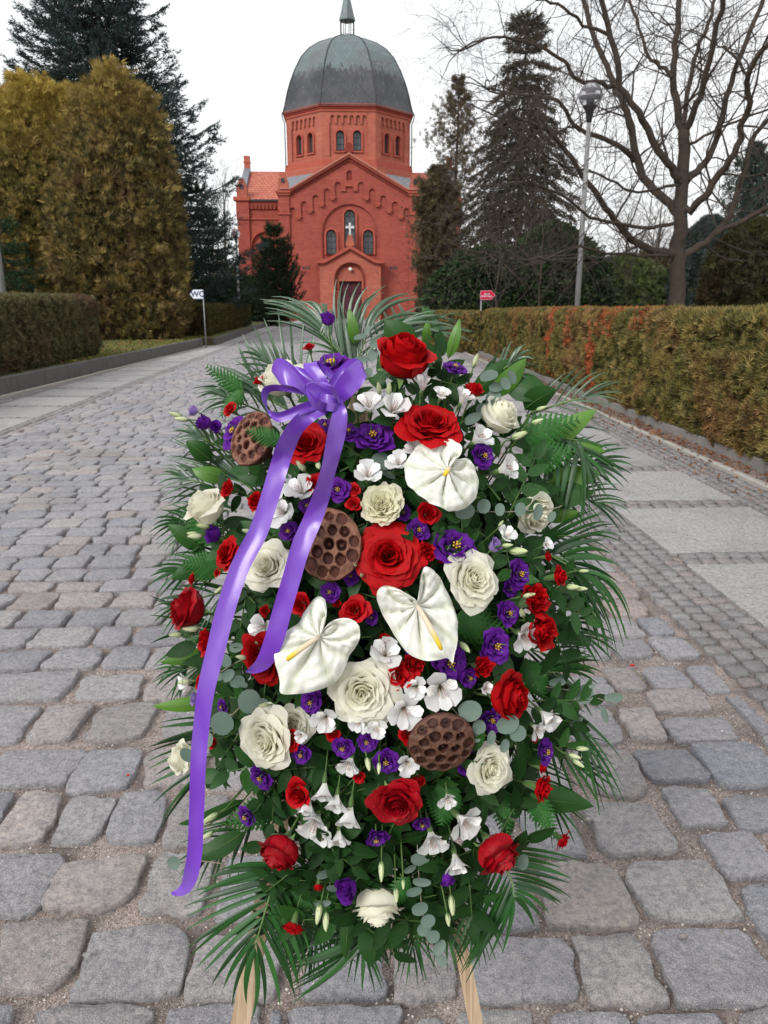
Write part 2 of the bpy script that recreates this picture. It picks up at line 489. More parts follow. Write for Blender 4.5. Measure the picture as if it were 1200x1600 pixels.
# close-up gaps outside the list
extra = []
for s0, s1 in ((.80, .96),): rowfill(-2.2, 1.4, s0, s1, .15, .24, .03, rb, extra)
for (ylo, yhi) in ((1574,1460),(1442,1338),(1328,1240),(1236,1166),(1162,1100),(1096,1050)):
    s0 = toRS(G(600, ylo))[1]; s1 = toRS(G(600, yhi))[1]
    inrow = [c for c in cobs if c[4] and c[2] < (s0 + s1) / 2 < c[3]]
    if not inrow: continue
    lo = min(c[0] for c in inrow); hi = max(c[1] for c in inrow)
    if lo > -3.6: rowfill(-3.62, lo - .02, s0, s1, .14, .24, .03, rb, extra)
    if hi < RIGHT_EDGE - .1: rowfill(hi + .02, RIGHT_EDGE, s0, s1, .1, .2, .03, rb, extra)
cobs += extra
def overlap(a, b):
    w = min(a[1], b[1]) - max(a[0], b[0]); h = min(a[3], b[3]) - max(a[2], b[2])
    return max(0, w) * max(0, h) / min((a[1] - a[0]) * (a[3] - a[2]), (b[1] - b[0]) * (b[3] - b[2])) if w > 0 and h > 0 else 0
kept = []
for c in cobs:
    if c[2] < 3.4:
        bad = False; c = list(c)
        for k in kept:
            if k[2] > 3.6: continue
            if overlap(c, k) > 0:
                w = min(c[1], k[1]) - max(c[0], k[0]); h = min(c[3], k[3]) - max(c[2], k[2])
                if h < w:
                    if c[2] < k[2]: c[3] = min(c[3], k[2] - .012)
                    else: c[2] = max(c[2], k[3] + .012)
                else:
                    if c[0] < k[0]: c[1] = min(c[1], k[0] - .012)
                    else: c[0] = max(c[0], k[1] + .012)
                if c[1] - c[0] < .07 or c[3] - c[2] < .07: bad = True; break
        if bad: continue
        c = tuple(c)
    kept.append(c)
cobs = kept

road = thing("cobbled_road", "wide cobbled road of grey granite blocks leading to the red chapel", None, kind="structure")
def in_view(r, s):
    p = RS(r, s, 0); d = p - EYE; z = d.dot(FWD)
    if z < .1: return None
    x = 600 + F * d.dot(RIGHT) / z; y = 800 - F * d.dot(UP) / z
    return (x, y, z)
def split_stones(lst, name, parent, mats, near=300, n=16, **kw):
    sc_ = []
    for c in lst:
        v = in_view((c[0] + c[1]) / 2, (c[2] + c[3]) / 2)
        if v is None or not (-60 < v[0] < 1260 and v[1] < 1680): sc_.append((0, c)); continue
        hid = 330 < v[0] < 860 and 600 < v[1] < 1420
        area = (c[1] - c[0]) * (c[3] - c[2]) / v[2] ** 3
        sc_.append((area * (.001 if hid else 1), c))
    sc_.sort(key=lambda q: -q[0])
    far = MB()
    for k, (a, c) in enumerate(sc_):
        if k < near and a > 0:
            m = MB(); stone(m, c[0], c[1], c[2], c[3], rb, n=n, **kw)
            mat = mats[0]
            v = in_view((c[0] + c[1]) / 2, (c[2] + c[3]) / 2)
            if name == "cobblestone":
                for (qx, qy, mm) in ((985,930,M_PINK),(990,1133,M_TAN),(148,1383,M_TAN),(48,1278,M_TAN),(915,1400,M_TAN)):
                    if abs(v[0] - qx) < 42 and abs(v[1] - qy) < 32: mat = mm
            m.build(name, mat, parent)
        else:
            stone(far, c[0], c[1], c[2], c[3], rb, n=8 if a > 0 else 6, **kw)
    if far.v: tag(far.build(name + "s", mats[0], parent), kind="stuff")
split_stones(cobs, "cobblestone", road, [M_COB], 300, 24, h=.0045, jit=.13, p=8)

# strips of small setts beside the slabs, and rows of two setts between slabs
SL, SR = 1.84, 2.80
def sett_rows(r0, r1, s_from, s_to, cell, rnd, out, skip=None):
    n = max(1, round((r1 - r0) / cell)); w = (r1 - r0) / n
    for i in range(n):
        s = s_from + rnd.uniform(0, .05)
        while s < s_to:
            d = rnd.uniform(.85, 1.2) * cell
            out.append((r0 + i * w + .006, r0 + (i + 1) * w - .006, s + .005, s + d - .005, False)); s += d
setts_r = []; slabs_r = []
sett_rows(1.46, SL - .02, 1.2, 30, .092, rb, setts_r)
sett_rows(SR + .02, 3.16, 1.2, 30, .09, rb, setts_r)
s = 4.12 - 1.18 * 3
while s < 52:
    if s > .4: slabs_r.append((SL, SR, s, s + .97))
    for i in range(10):
        for q in (0, 1):
            setts_r.append((SL + .01 + i * .095 + q * .02, SL + i * .095 + .095 + q * .02, s + .975 + q * .1, s + 1.07 + q * .1, False))
    s += 1.18
setts_l = []; slabs_l = []
sett_rows(-3.86, -3.64, 1.2, 34, .1, rb, setts_l)
sl0, sl1 = -4.86, -3.88
s = 3.0
while s < 52:
    slabs_l.append((sl0, sl1, s, s + 1.0))
    for i in range(10): setts_l.append((sl0 + i * .098, sl0 + i * .098 + .09, s + 1.01, s + 1.10, False))
    s += 1.12
# between left slabs and the kerb
KERB = [toRS(G(x, y)) for x, y in ((-330, 706), (-150, 656), (0, 620), (110, 593), (200, 571), (270, 554), (317, 543))]
def kerb_r(s):
    k = KERB
    if s <= k[0][1]: return k[0][0]
    for a, b in zip(k, k[1:]):
        if s <= b[1]: return a[0] + (b[0] - a[0]) * (s - a[1]) / (b[1] - a[1])
    return k[-1][0]
s = 6.0
while s < 24:
    r = sl0 - .02
    e = kerb_r(s) + .14
    while r - .1 > e:
        setts_l.append((r - .094, r - .006, s + .004, s + .094, False)); r -= .1
    s += .1
def paving(name, label, setts, slabs, near):
    t = thing(name, label, None, kind="structure")
    split_stones(setts, "sett", t, [M_SETT], near, 12, h=.005, jit=.10, p=5)
    for k, (r0, r1, s0, s1) in enumerate(slabs):
        m = MB(); z = .004 + rb.uniform(-.002, .002); e = .006
        c = [(r0, s0), (r1, s0), (r1, s1), (r0, s1)]
        ci = [(r0 + e, s0 + e), (r1 - e, s0 + e), (r1 - e, s1 - e), (r0 + e, s1 - e)]
        vs = [RS(a, b, -.03) for a, b in c] + [RS(a, b, z - .004) for a, b in c] + [RS(a, b, z) for a, b in ci]
        m.add(vs, [(0,1,5,4),(1,2,6,5),(2,3,7,6),(3,0,4,7),(4,5,9,8),(5,6,10,9),(6,7,11,10),(7,4,8,11),(8,9,10,11)])
        m.build("paving_slab", M_SLAB, t, smooth=False)
    return t
paving("right_footway", "footway of pale square slabs and small setts along the brown clipped hedge", setts_r, slabs_r, 300)
paving("left_footway", "footway of grey slabs and small setts beside the dark kerb", setts_l, slabs_l, 220)

# kerbs
M_KERB = plain("dark_kerb_concrete", (.115, .108, .105), .9, var=.35, scale=7, bmp=.5, bd=.01)
M_EDGE = plain("pale_edging_concrete", (.33, .31, .28), .9, var=.3, scale=15, bmp=.5, bd=.005)
M_CURB = plain("grey_kerb_concrete", (.20, .185, .175), .9, var=.35, scale=9, bmp=.5, bd=.008)
def strip_block(name, label, pts, width, z0, z1, mat, seg, side, cat, gname):
    """a run of kerb stones along pts (r,s); side=-1 puts the thickness to the left"""
    t = thing(name, label, None, kind="structure")
    P = [Vector((a, b)) for a, b in pts]
    L = [0]
    for a, b in zip(P, P[1:]): L.append(L[-1] + (b - a).length)
    def at(d):
        d = max(0, min(L[-1], d))
        for k in range(len(P) - 1):
            if d <= L[k + 1] + 1e-9: return P[k].lerp(P[k + 1], (d - L[k]) / (L[k + 1] - L[k]))
        return P[-1]
    d = 0
    while d < L[-1] - .05:
        e = min(d + seg, L[-1]); a = at(d + .006); b = at(e - .006); n = Vector((-(b - a).y, (b - a).x)).normalized() * width * (1 if side < 0 else -1)
        dz = rb.uniform(-.006, .006); c = .012
        vs = [RS(a.x, a.y, z0), RS(b.x, b.y, z0), RS((b+n).x, (b+n).y, z0), RS((a+n).x, (a+n).y, z0)]
        vs += [RS(v[0], v[1], z1 - c + dz) for v in (a, b, b + n, a + n)]
        cc = (a + b + n + a + n + b - n * 0) / 4
        q = n.normalized() * c
        vs += [RS(v[0], v[1], z1 + dz) for v in (a + q, b + q, b + n - q, a + n - q)]
        m = MB(); m.add(vs, [(0,1,5,4),(1,2,6,5),(2,3,7,6),(3,0,4,7),(4,5,9,8),(5,6,10,9),(6,7,11,10),(7,4,8,11),(8,9,10,11)])
        m.build(gname, mat, t, smooth=False)
        d = e
    return t
LAWN_Z = .25
strip_block("left_kerb", "tall dark concrete kerb holding the lawn beside the left footway", KERB, .10, -.04, .27, M_KERB, 1.0, -1, "kerb", "kerb_stone")
strip_block("channel_edging", "thin pale concrete edging at the foot of the left kerb", [(a + .05 + .04, b) for a, b in KERB], .045, -.04, .03, M_EDGE, 1.0, -1, "kerb", "edging_stone")
KERB2 = [toRS(G(x, y)) for x, y in ((338, 540), (370, 528), (404, 514.5))]
KERB2.append((KERB2[-1][0] - .1, 56))
strip_block("far_left_kerb", "dark concrete kerb under the far clipped box hedge", KERB2, .10, -.04, .24, M_KERB, 1.0, -1, "kerb", "kerb_stone")
strip_block("right_edging", "narrow pale concrete edging strip beside the right setts", [(3.17, 1.5), (3.17, 32)], .06, -.04, .035, M_EDGE, 1.0, 1, "kerb", "edging_stone")
strip_block("right_kerb", "low grey concrete kerb at the foot of the brown clipped hedge", [(3.50, 2.5), (3.47, 32)], .12, -.04, .10, M_CURB, 1.0, 1, "kerb", "kerb_stone")

# lawns
def grass_material():
    m, n, l, b = nm("winter_grass"); nt = m.node_tree; P = geopos(nt)
    c = ramp(nt, tex_noise(nt, 1.0, 5, .6, P), [(.38, (.11, .07, .035)), (.5, (.12, .12, .035)), (.62, (.13, .16, .04))])
    c = mix(nt, ramp(nt, tex_noise(nt, 30, 4, .8, P), [(.4, 0.0), (.7, .7)]), c, (.055, .06, .02))
    l.new(c, b.inputs["Base Color"]); b.inputs["Roughness"].default_value = 1
    bump(nt, tex_noise(nt, 70, 3, .7, P), 1, .03, b); return m
M_GRASS = grass_material()
def lawn(name, label, edge):
    m = MB(); n = len(edge)
    vs = [RS(r - .09, s, LAWN_Z - .02) for r, s in edge] + [RS(r - 1.2, s, LAWN_Z) for r, s in edge] + [RS(-70, s, LAWN_Z + .1) for r, s in edge]
    fs = []
    for k in range(n - 1): fs += [(k, n + k, n + k + 1, k + 1), (n + k, 2*n + k, 2*n + k + 1, n + k + 1)]
    for e in (0, n - 1):
        o = len(vs); r, s = edge[e]; vs += [RS(r - .09, s, -.05), RS(-70, s, -.05)]
        fs.append((e, o, o + 1, 2*n + e))
    m.add(vs, fs)
    return tag(m.build(name, M_GRASS, smooth=False), label, kind="structure")
lawn("left_lawn", "patchy winter lawn behind the left kerb", KERB)
lawn("far_left_lawn", "patchy winter lawn around the far clipped hedge", KERB2)
m = MB(); m.add([RS(3.6, -2, .10), RS(60, -2, .12), RS(60, 70, .12), RS(3.6, 33, .10)], [(0, 1, 2, 3)])
tag(m.build("right_lawn", M_GRASS, smooth=False), "dark lawn under the trees behind the brown hedge", kind="structure")

# grass blades on the visible piece of lawn, fallen leaves, grit
def scatter(name, label, pts, mats, tmpl, size, up, rnd, parent=None):
    C = np.array([tuple(p) for p in pts]); n = len(C); rg = np.random.RandomState(rnd)
    D = rg.normal(size=(n, 3)); D[:, 2] = np.abs(D[:, 2]) * up + up
    N_ = rg.normal(size=(n, 3)) if up > .5 else np.tile([[0, 0, 1.0]], (n, 1)) + rg.normal(size=(n, 3)) * .3
    V, Fc = cards(C, D, N_, rg.uniform(*size, n), tmpl)
    o = link(name, npmesh(name, V, Fc, mats), parent)
    return tag(o, label, kind="stuff") if not parent else tag(o, kind="stuff")
M_BLADE = leafmat("grass_blade", [(0, (.10, .13, .03)), (.5, (.17, .19, .05)), (1, (.24, .21, .09))], .7, .2)
M_LITTER = leafmat("dead_leaf", [(0, (.10, .03, .012)), (.4, (.22, .07, .025)), (.7, (.16, .075, .035)), (1, (.33, .15, .06))], .8, .1)
rr = random.Random(11)
pts = []
for _ in range(9000):
    s_ = rr.uniform(15, 32); r_ = kerb_r(s_) - .12 - abs(rr.gauss(0, 1.6))
    pts.append(RS(r_, s_, LAWN_Z - .01))
scatter("grass_tufts", "short green and straw grass blades on the left lawn", pts, M_BLADE, T_LEAF, (.03, .07), .9, 1)
pts = []
for _ in range(4200):
    s_ = rr.uniform(2.8, 16) if rr.random() < .8 else rr.uniform(16, 30)
    r_ = 3.47 - abs(rr.gauss(0, .17)) if rr.random() < .72 else rr.uniform(2.75, 3.4)
    if r_ < SR + .03: continue
    pts.append(RS(r_, s_, .004 + rr.uniform(0, .015) + (.028 if 3.16 < r_ < 3.24 else 0)))
scatter("leaf_litter", "fallen red brown leaves along the foot of the right hedge", pts, M_LITTER, T_LEAF, (.02, .05), .15, 2)
pts = []
for _ in range(900):
    s_ = rr.uniform(15, 24); r_ = kerb_r(s_) - abs(rr.gauss(1.2, .8)) - .1
    pts.append(RS(r_, s_, LAWN_Z + .012))
scatter("lawn_leaf_litter", "brown fallen leaves below the tall yellow brown conifers", pts, M_LITTER, T_LEAF, (.04, .08), .15, 3)
# grit lying in the joints near the camera
tet = (np.array([(-.5,-.4,0), (.5,-.45,0), (.45,.5,0), (-.4,.45,0), (0,.05,.55)], float), np.array([(0,1,4), (1,2,4), (2,3,4), (3,0,4)]))
pts = []
cgrid = {}
for c in cobs:
    if c[2] < 3.2:
        for gi in range(int(math.floor(c[0] * 10)), int(math.floor(c[1] * 10)) + 1):
            for gj in range(int(math.floor(c[2] * 10)), int(math.floor(c[3] * 10)) + 1): cgrid.setdefault((gi, gj), []).append(c)
while len(pts) < 14000:
    s_ = 1.0 + 2.0 * rr.random() ** 1.3; r_ = rr.uniform(-1.6, 1.45)
    bad = any(c[0] + .004 < r_ < c[1] - .004 and c[2] + .004 < s_ < c[3] - .004 for c in cgrid.get((int(math.floor(r_ * 10)), int(math.floor(s_ * 10))), ()))
    if bad and rr.random() < .985: continue
    pts.append(RS(r_, s_, .008 if bad else -.012))
M_GRIT = leafmat("grit", [(0, (.10, .085, .075)), (.35, (.24, .20, .17)), (.6, (.36, .30, .26)), (.85, (.50, .46, .42)), (1, (.60, .57, .54))], .9, 0)
scatter("joint_grit", "loose grit lying in the joints between the nearest cobbles", pts, M_GRIT, tet, (.0025, .0065), .1, 4)
# a few dropped petals and chips seen on the stones
M_RPET = leafmat("dropped_red_petal", [(0, (.5, .01, .02)), (1, (.5, .02, .04))], .6, .1)
for (x, y, sz, mt, lb) in ((988, 1040, .012, M_RPET, "tiny red petal lying on a cobble right of the flowers"),
                           (200, 1211, .006, M_RPET, "thin red petal shred on the cobbles left of the purple tail"),
                           (136, 1492, .012, M_SLAB, "small white pebble in the joint at the lower left"),
                           (920, 1281, .014, M_TAN, "small tan wood chip in a joint right of the flowers"),
                           (1066, 1463, .013, M_TAN, "small tan wood chip on the large cobble at the lower right")):
    m = MB(); rnd = random.Random(x); Pm = G(x, y, .012)
    m.lathe([(sz * .3, -.003), (sz, 0), (sz * .7, sz * .35), (sz * .1, sz * .45)], 7, 0, Matrix.Translation(Pm) @ Matrix.Diagonal((1, .55, 1, 1)))
    cat = "petal" if mt is M_RPET else ("pebble" if mt is M_SLAB else "wood chip")
    tag(m.build(cat.replace(" ", "_"), mt), lb, cat)

# ------------------------------------------------------------------ the red brick chapel
def brick_material(name, base, dark, mort=.22):
    m, n, l, b = nm(name); nt = m.node_tree
    P = objco(nt); sx = n.new("ShaderNodeSeparateXYZ"); l.new(P, sx.inputs[0])
    a = n.new("ShaderNodeMath"); a.operation = 'ADD'; l.new(sx.outputs[0], a.inputs[0]); l.new(sx.outputs[1], a.inputs[1])
    cb = n.new("ShaderNodeCombineXYZ"); l.new(a.outputs[0], cb.inputs[0]); l.new(sx.outputs[2], cb.inputs[1])
    br = n.new("ShaderNodeTexBrick"); l.new(cb.outputs[0], br.inputs["Vector"])
    br.inputs["Scale"].default_value = 1; br.inputs["Brick Width"].default_value = .27; br.inputs["Row Height"].default_value = .13
    br.inputs["Mortar Size"].default_value = .012; br.inputs["Bias"].default_value = -.1
    br.inputs["Color1"].default_value = (*base, 1); br.inputs["Color2"].default_value = (*dark, 1)
    br.inputs["Mortar"].default_value = (base[0] * .62 + .05, base[1] * .6 + .04, base[2] * .6 + .04, 1)
    f = tex_noise(nt, .7, 6, .65, P)
    c = mix(nt, ramp(nt, f, [(.35, 0.0), (.68, .55)]), br.outputs["Color"], tuple(x * .62 for x in dark))
    mp = n.new("ShaderNodeMapping"); mp.inputs["Scale"].default_value = (.6, .6, 7.5); l.new(P, mp.inputs["Vector"])
    f3 = tex_noise(nt, 1.0, 3, .6, mp.outputs["Vector"])
    c = mix(nt, ramp(nt, f3, [(.56, 0.0), (.72, .35)]), c, (base[0] * 1.25, base[1] * 1.9, base[2] * 2.0))
    f2 = tex_noise(nt, 5, 3, .7, P)
    c = mix(nt, ramp(nt, f2, [(.45, 0.0), (.75, .25)]), c, (base[0] * 1.2, base[1] * 1.6, base[2] * 1.5))
    l.new(c, b.inputs["Base Color"]); b.inputs["Roughness"].default_value = .9
    bump(nt, br.outputs["Fac"], .3, -.01, b)
    return m
M_BRICK = brick_material("red_brick", (.37, .070, .045), (.28, .047, .034))
M_BRICK2 = brick_material("orange_brick", (.44, .115, .070), (.355, .082, .053))
M_TRIM = plain("brick_moulding", (.36, .085, .058), .85, var=.2, scale=3)
M_TRIMD = plain("dark_brick_moulding", (.20, .036, .026), .85, var=.25, scale=3)
M_MAROON = plain("maroon_wood", (.075, .022, .03), .6, var=.25, scale=6)
M_FRAME = plain("dark_window_frame", (.05, .042, .05), .6)
def glass_material():
    m, n, l, b = nm("leaded_glass"); nt = m.node_tree
    P = objco(nt); v = n.new("ShaderNodeTexVoronoi"); v.inputs["Scale"].default_value = 3.4; l.new(P, v.inputs["Vector"])
    c = ramp(nt, v.outputs["Color"], [(0, (.035, .045, .055)), (.6, (.075, .09, .10)), (1, (.05, .055, .075))])
    l.new(c, b.inputs["Base Color"]); b.inputs["Roughness"].default_value = .16; b.inputs["Specular IOR Level"].default_value = .6
    bump(nt, tex_noise(nt, 4, 2, .5, P), .25, .03, b); return m
M_GLASS = glass_material()
def tile_material():
    m, n, l, b = nm("clay_roof_tile"); nt = m.node_tree; P = objco(nt)
    sx = n.new("ShaderNodeSeparateXYZ"); l.new(P, sx.inputs[0])
    cb = n.new("ShaderNodeCombineXYZ"); l.new(sx.outputs[0], cb.inputs[0]); l.new(sx.outputs[2], cb.inputs[1])
    br = n.new("ShaderNodeTexBrick"); l.new(cb.outputs[0], br.inputs["Vector"]); br.inputs["Scale"].default_value = 1
    br.inputs["Brick Width"].default_value = .3; br.inputs["Row Height"].default_value = .2; br.inputs["Mortar Size"].default_value = .02
    br.inputs["Color1"].default_value = (.52, .165, .105, 1); br.inputs["Color2"].default_value = (.42, .11, .075, 1); br.inputs["Mortar"].default_value = (.20, .055, .04, 1)
    l.new(br.outputs["Color"], b.inputs["Base Color"]); b.inputs["Roughness"].default_value = .8
    bump(nt, br.outputs["Fac"], .6, -.03, b); return m
M_TILE = tile_material()
M_ZINC = plain("grey_sheet_metal", (.20, .215, .235), .5, metal=.3, var=.3, scale=1.2)
M_DARKMETAL = plain("dark_iron", (.055, .055, .06), .5, metal=.4)
M_LEDGE = plain("pale_ledge_stone", (.40, .16, .12), .9)
def copper_material():
    m, n, l, b = nm("weathered_dome_sheet"); nt = m.node_tree; P = objco(nt)
    sx = n.new("ShaderNodeSeparateXYZ"); l.new(P, sx.inputs[0])
    # diagonal shingles
    at = n.new("ShaderNodeMath"); at.operation = 'ARCTAN2'; l.new(sx.outputs[1], at.inputs[0]); l.new(sx.outputs[0], at.inputs[1])
    u = n.new("ShaderNodeMath"); u.operation = 'MULTIPLY'; l.new(at.outputs[0], u.inputs[0]); u.inputs[1].default_value = 5.1
    p1 = n.new("ShaderNodeMath"); p1.operation = 'ADD'; l.new(u.outputs[0], p1.inputs[0]); l.new(sx.outputs[2], p1.inputs[1])
    p2 = n.new("ShaderNodeMath"); p2.operation = 'SUBTRACT'; l.new(u.outputs[0], p2.inputs[0]); l.new(sx.outputs[2], p2.inputs[1])
    cb = n.new("ShaderNodeCombineXYZ"); l.new(p1.outputs[0], cb.inputs[0]); l.new(p2.outputs[0], cb.inputs[1])
    br = n.new("ShaderNodeTexBrick"); l.new(cb.outputs[0], br.inputs["Vector"]); br.offset = 0
    br.inputs["Scale"].default_value = 1; br.inputs["Brick Width"].default_value = .46; br.inputs["Row Height"].default_value = .46; br.inputs["Mortar Size"].default_value = .014
    br.inputs["Color1"].default_value = (1, 1, 1, 1); br.inputs["Color2"].default_value = (.84, .84, .84, 1); br.inputs["Mortar"].default_value = (.6, .6, .6, 1)
    # height border between green grey top and the dark sheet below, running in streaks
    mp = n.new("ShaderNodeMapping"); mp.inputs["Scale"].default_value = (2.2, 2.2, .25); l.new(P, mp.inputs["Vector"])
    st = tex_noise(nt, 1.6, 5, .65, mp.outputs["Vector"])
    hh = n.new("ShaderNodeMath"); hh.operation = 'MULTIPLY_ADD'; l.new(st, hh.inputs[0]); hh.inputs[1].default_value = 2.6; l.new(sx.outputs[2], hh.inputs[2])
    k = n.new("ShaderNodeMapRange"); k.inputs["From Min"].default_value = 18.75; k.inputs["From Max"].default_value = 19.1; l.new(hh.outputs[0], k.inputs["Value"])
    c = mix(nt, k.outputs["Result"], (.030, .034, .043), (.125, .165, .17))
    c = mix(nt, ramp(nt, tex_noise(nt, .55, 4, .6, P), [(.4, 0.0), (.7, .6)]), c, (.115, .105, .105))
    st2 = tex_noise(nt, 3.3, 4, .7, mp.outputs["Vector"])
    c = mix(nt, ramp(nt, st2, [(.6, 0.0), (.7, .6)]), c, (.26, .29, .29))
    c = mix(nt, 1.0, c, br.outputs["Color"], 'MULTIPLY')
    l.new(c, b.inputs["Base Color"]); b.inputs["Roughness"].default_value = .52; b.inputs["Metallic"].default_value = .15
    bump(nt, br.outputs["Fac"], .25, -.02, b)
    return m
M_COPPER = copper_material()

CH_M = Matrix.Translation(Vector((-2.43, 58, 0))) @ Matrix.Rotation(HD, 4, 'Z')
chapel = thing("chapel", "red brick chapel with a dark eight sided dome at the end of the road", "chapel", CH_M)
def arch(cx, hw, zb, zt, n=9):
    """round-headed opening: bottom zb, top zt"""
    sp = zt - hw
    return [(cx - hw, zb), (cx + hw, zb)] + [(cx + hw * math.cos(math.pi * i / n), sp + hw * math.sin(math.pi * i / n)) for i in range(n + 1)]
def window(parent, cx, hw, zb, zt, y, T=None, muntin=True, fr=.07):
    f = MB(); f.prism([arch(cx, hw + .002, zb - .002, zt + .002), arch(cx, hw - fr, zb + fr, zt - fr)], y, y + .08, T=T)
    o = f.build("window", M_FRAME, parent, smooth=False)
    p = MB(); p.prism([arch(cx, hw - fr + .01, zb + fr - .01, zt - fr + .01)], y + .05, y + .06, T=T); p.build("pane", M_GLASS, o, smooth=False)
    if muntin:
        q = MB(); w = .016; T2 = T or (lambda p: p)
        def bar(x0, x1, z0, z1):
            vs = [T2(Vector(v)) for v in ((x0,y+.02,z0),(x1,y+.02,z0),(x1,y+.02,z1),(x0,y+.02,z1),(x0,y+.045,z0),(x1,y+.045,z0),(x1,y+.045,z1),(x0,y+.045,z1))]
            q.add(vs, [(0,1,2,3),(0,4,5,1),(1,5,6,2),(2,6,7,3),(3,7,4,0)])
        bar(cx - w, cx + w, zb + fr, zt - fr)
        nz = max(2, int((zt - zb) / .4))
        for i in range(1, nz): bar(cx - hw + fr, cx + hw - fr, zb + (zt - zb) * i / nz - w, zb + (zt - zb) * i / nz + w)
        q.build("muntin", M_FRAME, o, smooth=False)
    r = MB(); r.prism([arch(cx, hw + .13, zb - .02, zt + .13, 12), arch(cx, hw + .004, zb - .03, zt + .004, 12)], y - .32, y - .15, T=T)
    r.build("window_surround", M_TRIM, parent, smooth=False)
# front wall with the tall blind arch and three windows
W = 4.95; ZE = 8.75; ZA = 11.0
ARC = arch(0, 1.97, 4.3, 7.98, 16)
f = MB(); f.prism([[(-W, 0), (W, 0), (W, ZE), (4.0, ZE), (0, ZA), (-4.0, ZE), (-W, ZE)], ARC], 0, .14)
f.build("wall", M_BRICK, chapel, smooth=False)
win = [(0, .40, 5.0, 7.62), (-1.33, .37, 4.62, 6.28), (1.31, .37, 4.62, 6.28)]
f = MB(); f.prism([[(-2.1, 4.1), (2.1, 4.1), (2.1, 8.1), (-2.1, 8.1)]] + [arch(*w) for w in win], .14, .42)
f.build("wall", M_BRICK, chapel, smooth=False)
for w in win: window(chapel, w[0], w[1], w[2], w[3], .34)
f = MB(); f.box(-W, W, .43, .8, 0, 4.3); f.build("wall", M_BRICK, chapel, smooth=False)
for sx_ in (-1, 1):
    f = MB()
    f.prism([[(sx_*W - .0, .0), (sx_*W, ZE)][::1] + [(sx_*(W-.01), ZE), (sx_*(W-.01), 0)]], .14, 9.0)
    f.build("wall", M_BRICK, chapel, smooth=False)
# stepped arched frieze standing proud of the wall under the gable
xs = [-4.02, -3.20, -2.38, -1.58, -.80]
tops = [7.72, 8.14, 8.55, 8.98, 9.42]
def slope(x): return ZA - (ZA - ZE) * max(0, abs(x)) / 4.0 if abs(x) < 4 else ZE
lower = []
for x, t in zip(xs, tops):
    lower.append((x, t))
lower = lower + [(-x, t) for x, t in lower[::-1]]
out = [(-W + .72, 7.1)]
prev = None
hw = .22
for i, (x, t) in enumerate(lower):
    if i > 0:
        leg = min(lower[i-1][1], t) - .62
        if x > 0 and lower[i-1][0] < 0: leg = t - .1
        xm = (lower[i-1][0] + x) / 2
        if not (x > 0 and lower[i-1][0] < 0):
            out += [(lower[i-1][0] + hw, leg + .0), (x - hw, leg)]
        else:
            out += [(lower[i-1][0] + hw, t - .62), (lower[i-1][0] + hw + .32, t - .62), (-.26, t - .3), (.26, t - .3), (x - hw - .32, t - .62), (x - hw, t - .62)]
    else:
        out += [(x - hw, 7.1)]
    out += [(x + hw * math.cos(math.pi - math.pi * k / 7), t - hw + hw * math.sin(math.pi * k / 7)) for k in range(8)]
out += [(lower[-1][0] + hw, 7.1), (W - .72, 7.1), (W - .72, ZE - .02), (4.0, ZE - .02), (0, ZA - .02), (-4.0, ZE - .02), (-W + .72, ZE - .02)]
f = MB(); f.prism([out, arch(0, .2, 9.5, 10.15)], -.13, -.003)
f.build("arched_frieze", M_BRICK, chapel, smooth=False)
f = MB(); f.prism([arch(0, .2, 9.5, 10.15)], -.02, -.004); f.build("gable_niche", M_TRIMD, chapel, smooth=False)
for i in range(len(lower) - 1):
    if lower[i][0] < 0 < lower[i+1][0]: continue
    leg = min(lower[i][1], lower[i+1][1]) - .62; xm = (lower[i][0] + lower[i+1][0]) / 2
    f = MB(); f.box(xm - .21, xm + .21, -.21, -.134, leg - .02, leg + .10); f.box(xm - .13, xm + .13, -.19, -.134, leg - .14, leg - .022)
    f.build("corbel", M_TRIM, chapel, smooth=False)
# blind arch rim
f = MB(); f.prism([arch(0, 2.04, 4.5, 8.05, 18), arch(0, 1.975, 4.49, 7.985, 18)], -.02, -.003); f.build("arch_rim", M_BRICK, chapel, smooth=False)
# corner pilasters, turrets
for sx_ in (-1, 1):
    f = MB(); a, b = sorted((sx_ * (W + .02), sx_ * (W - .70)))
    f.box(a, b, -.16, .3, 0, 7.35); f.box(a - .02, b + .02, -.24, .3, 7.352, 8.5)
    f.build("pilaster", M_BRICK, chapel, smooth=False)
    f = MB(); f.box(a - .10, b + .10, -.34, .34, 8.502, 8.66); f.box(a - .16, b + .16, -.42, .40, 8.658, 8.80)
    f.build("cornice", M_TRIM, chapel, smooth=False)
    f = MB(); f.box(a - .06, b + .06, -.25, .38, 7.25, 7.36); f.build("string_course", M_TRIM, chapel, smooth=False)
    cx = (a + b) / 2
    f = MB(); f.box(cx - .36, cx + .36, -.25, .34, 8.802, 9.35)
    f.prism([[(cx - .36, 9.352), (cx + .36, 9.352), (cx + .14, 10.0), (cx - .14, 10.0)]], -.22, .30, back=True)
    t_ = f.build("turret", M_BRICK2, chapel, smooth=False)
    f = MB(); f.prism([arch(cx, .14, 9.28, 9.62, 6)], -.262, -.252); f.build("niche", M_FRAME, t_, smooth=False)
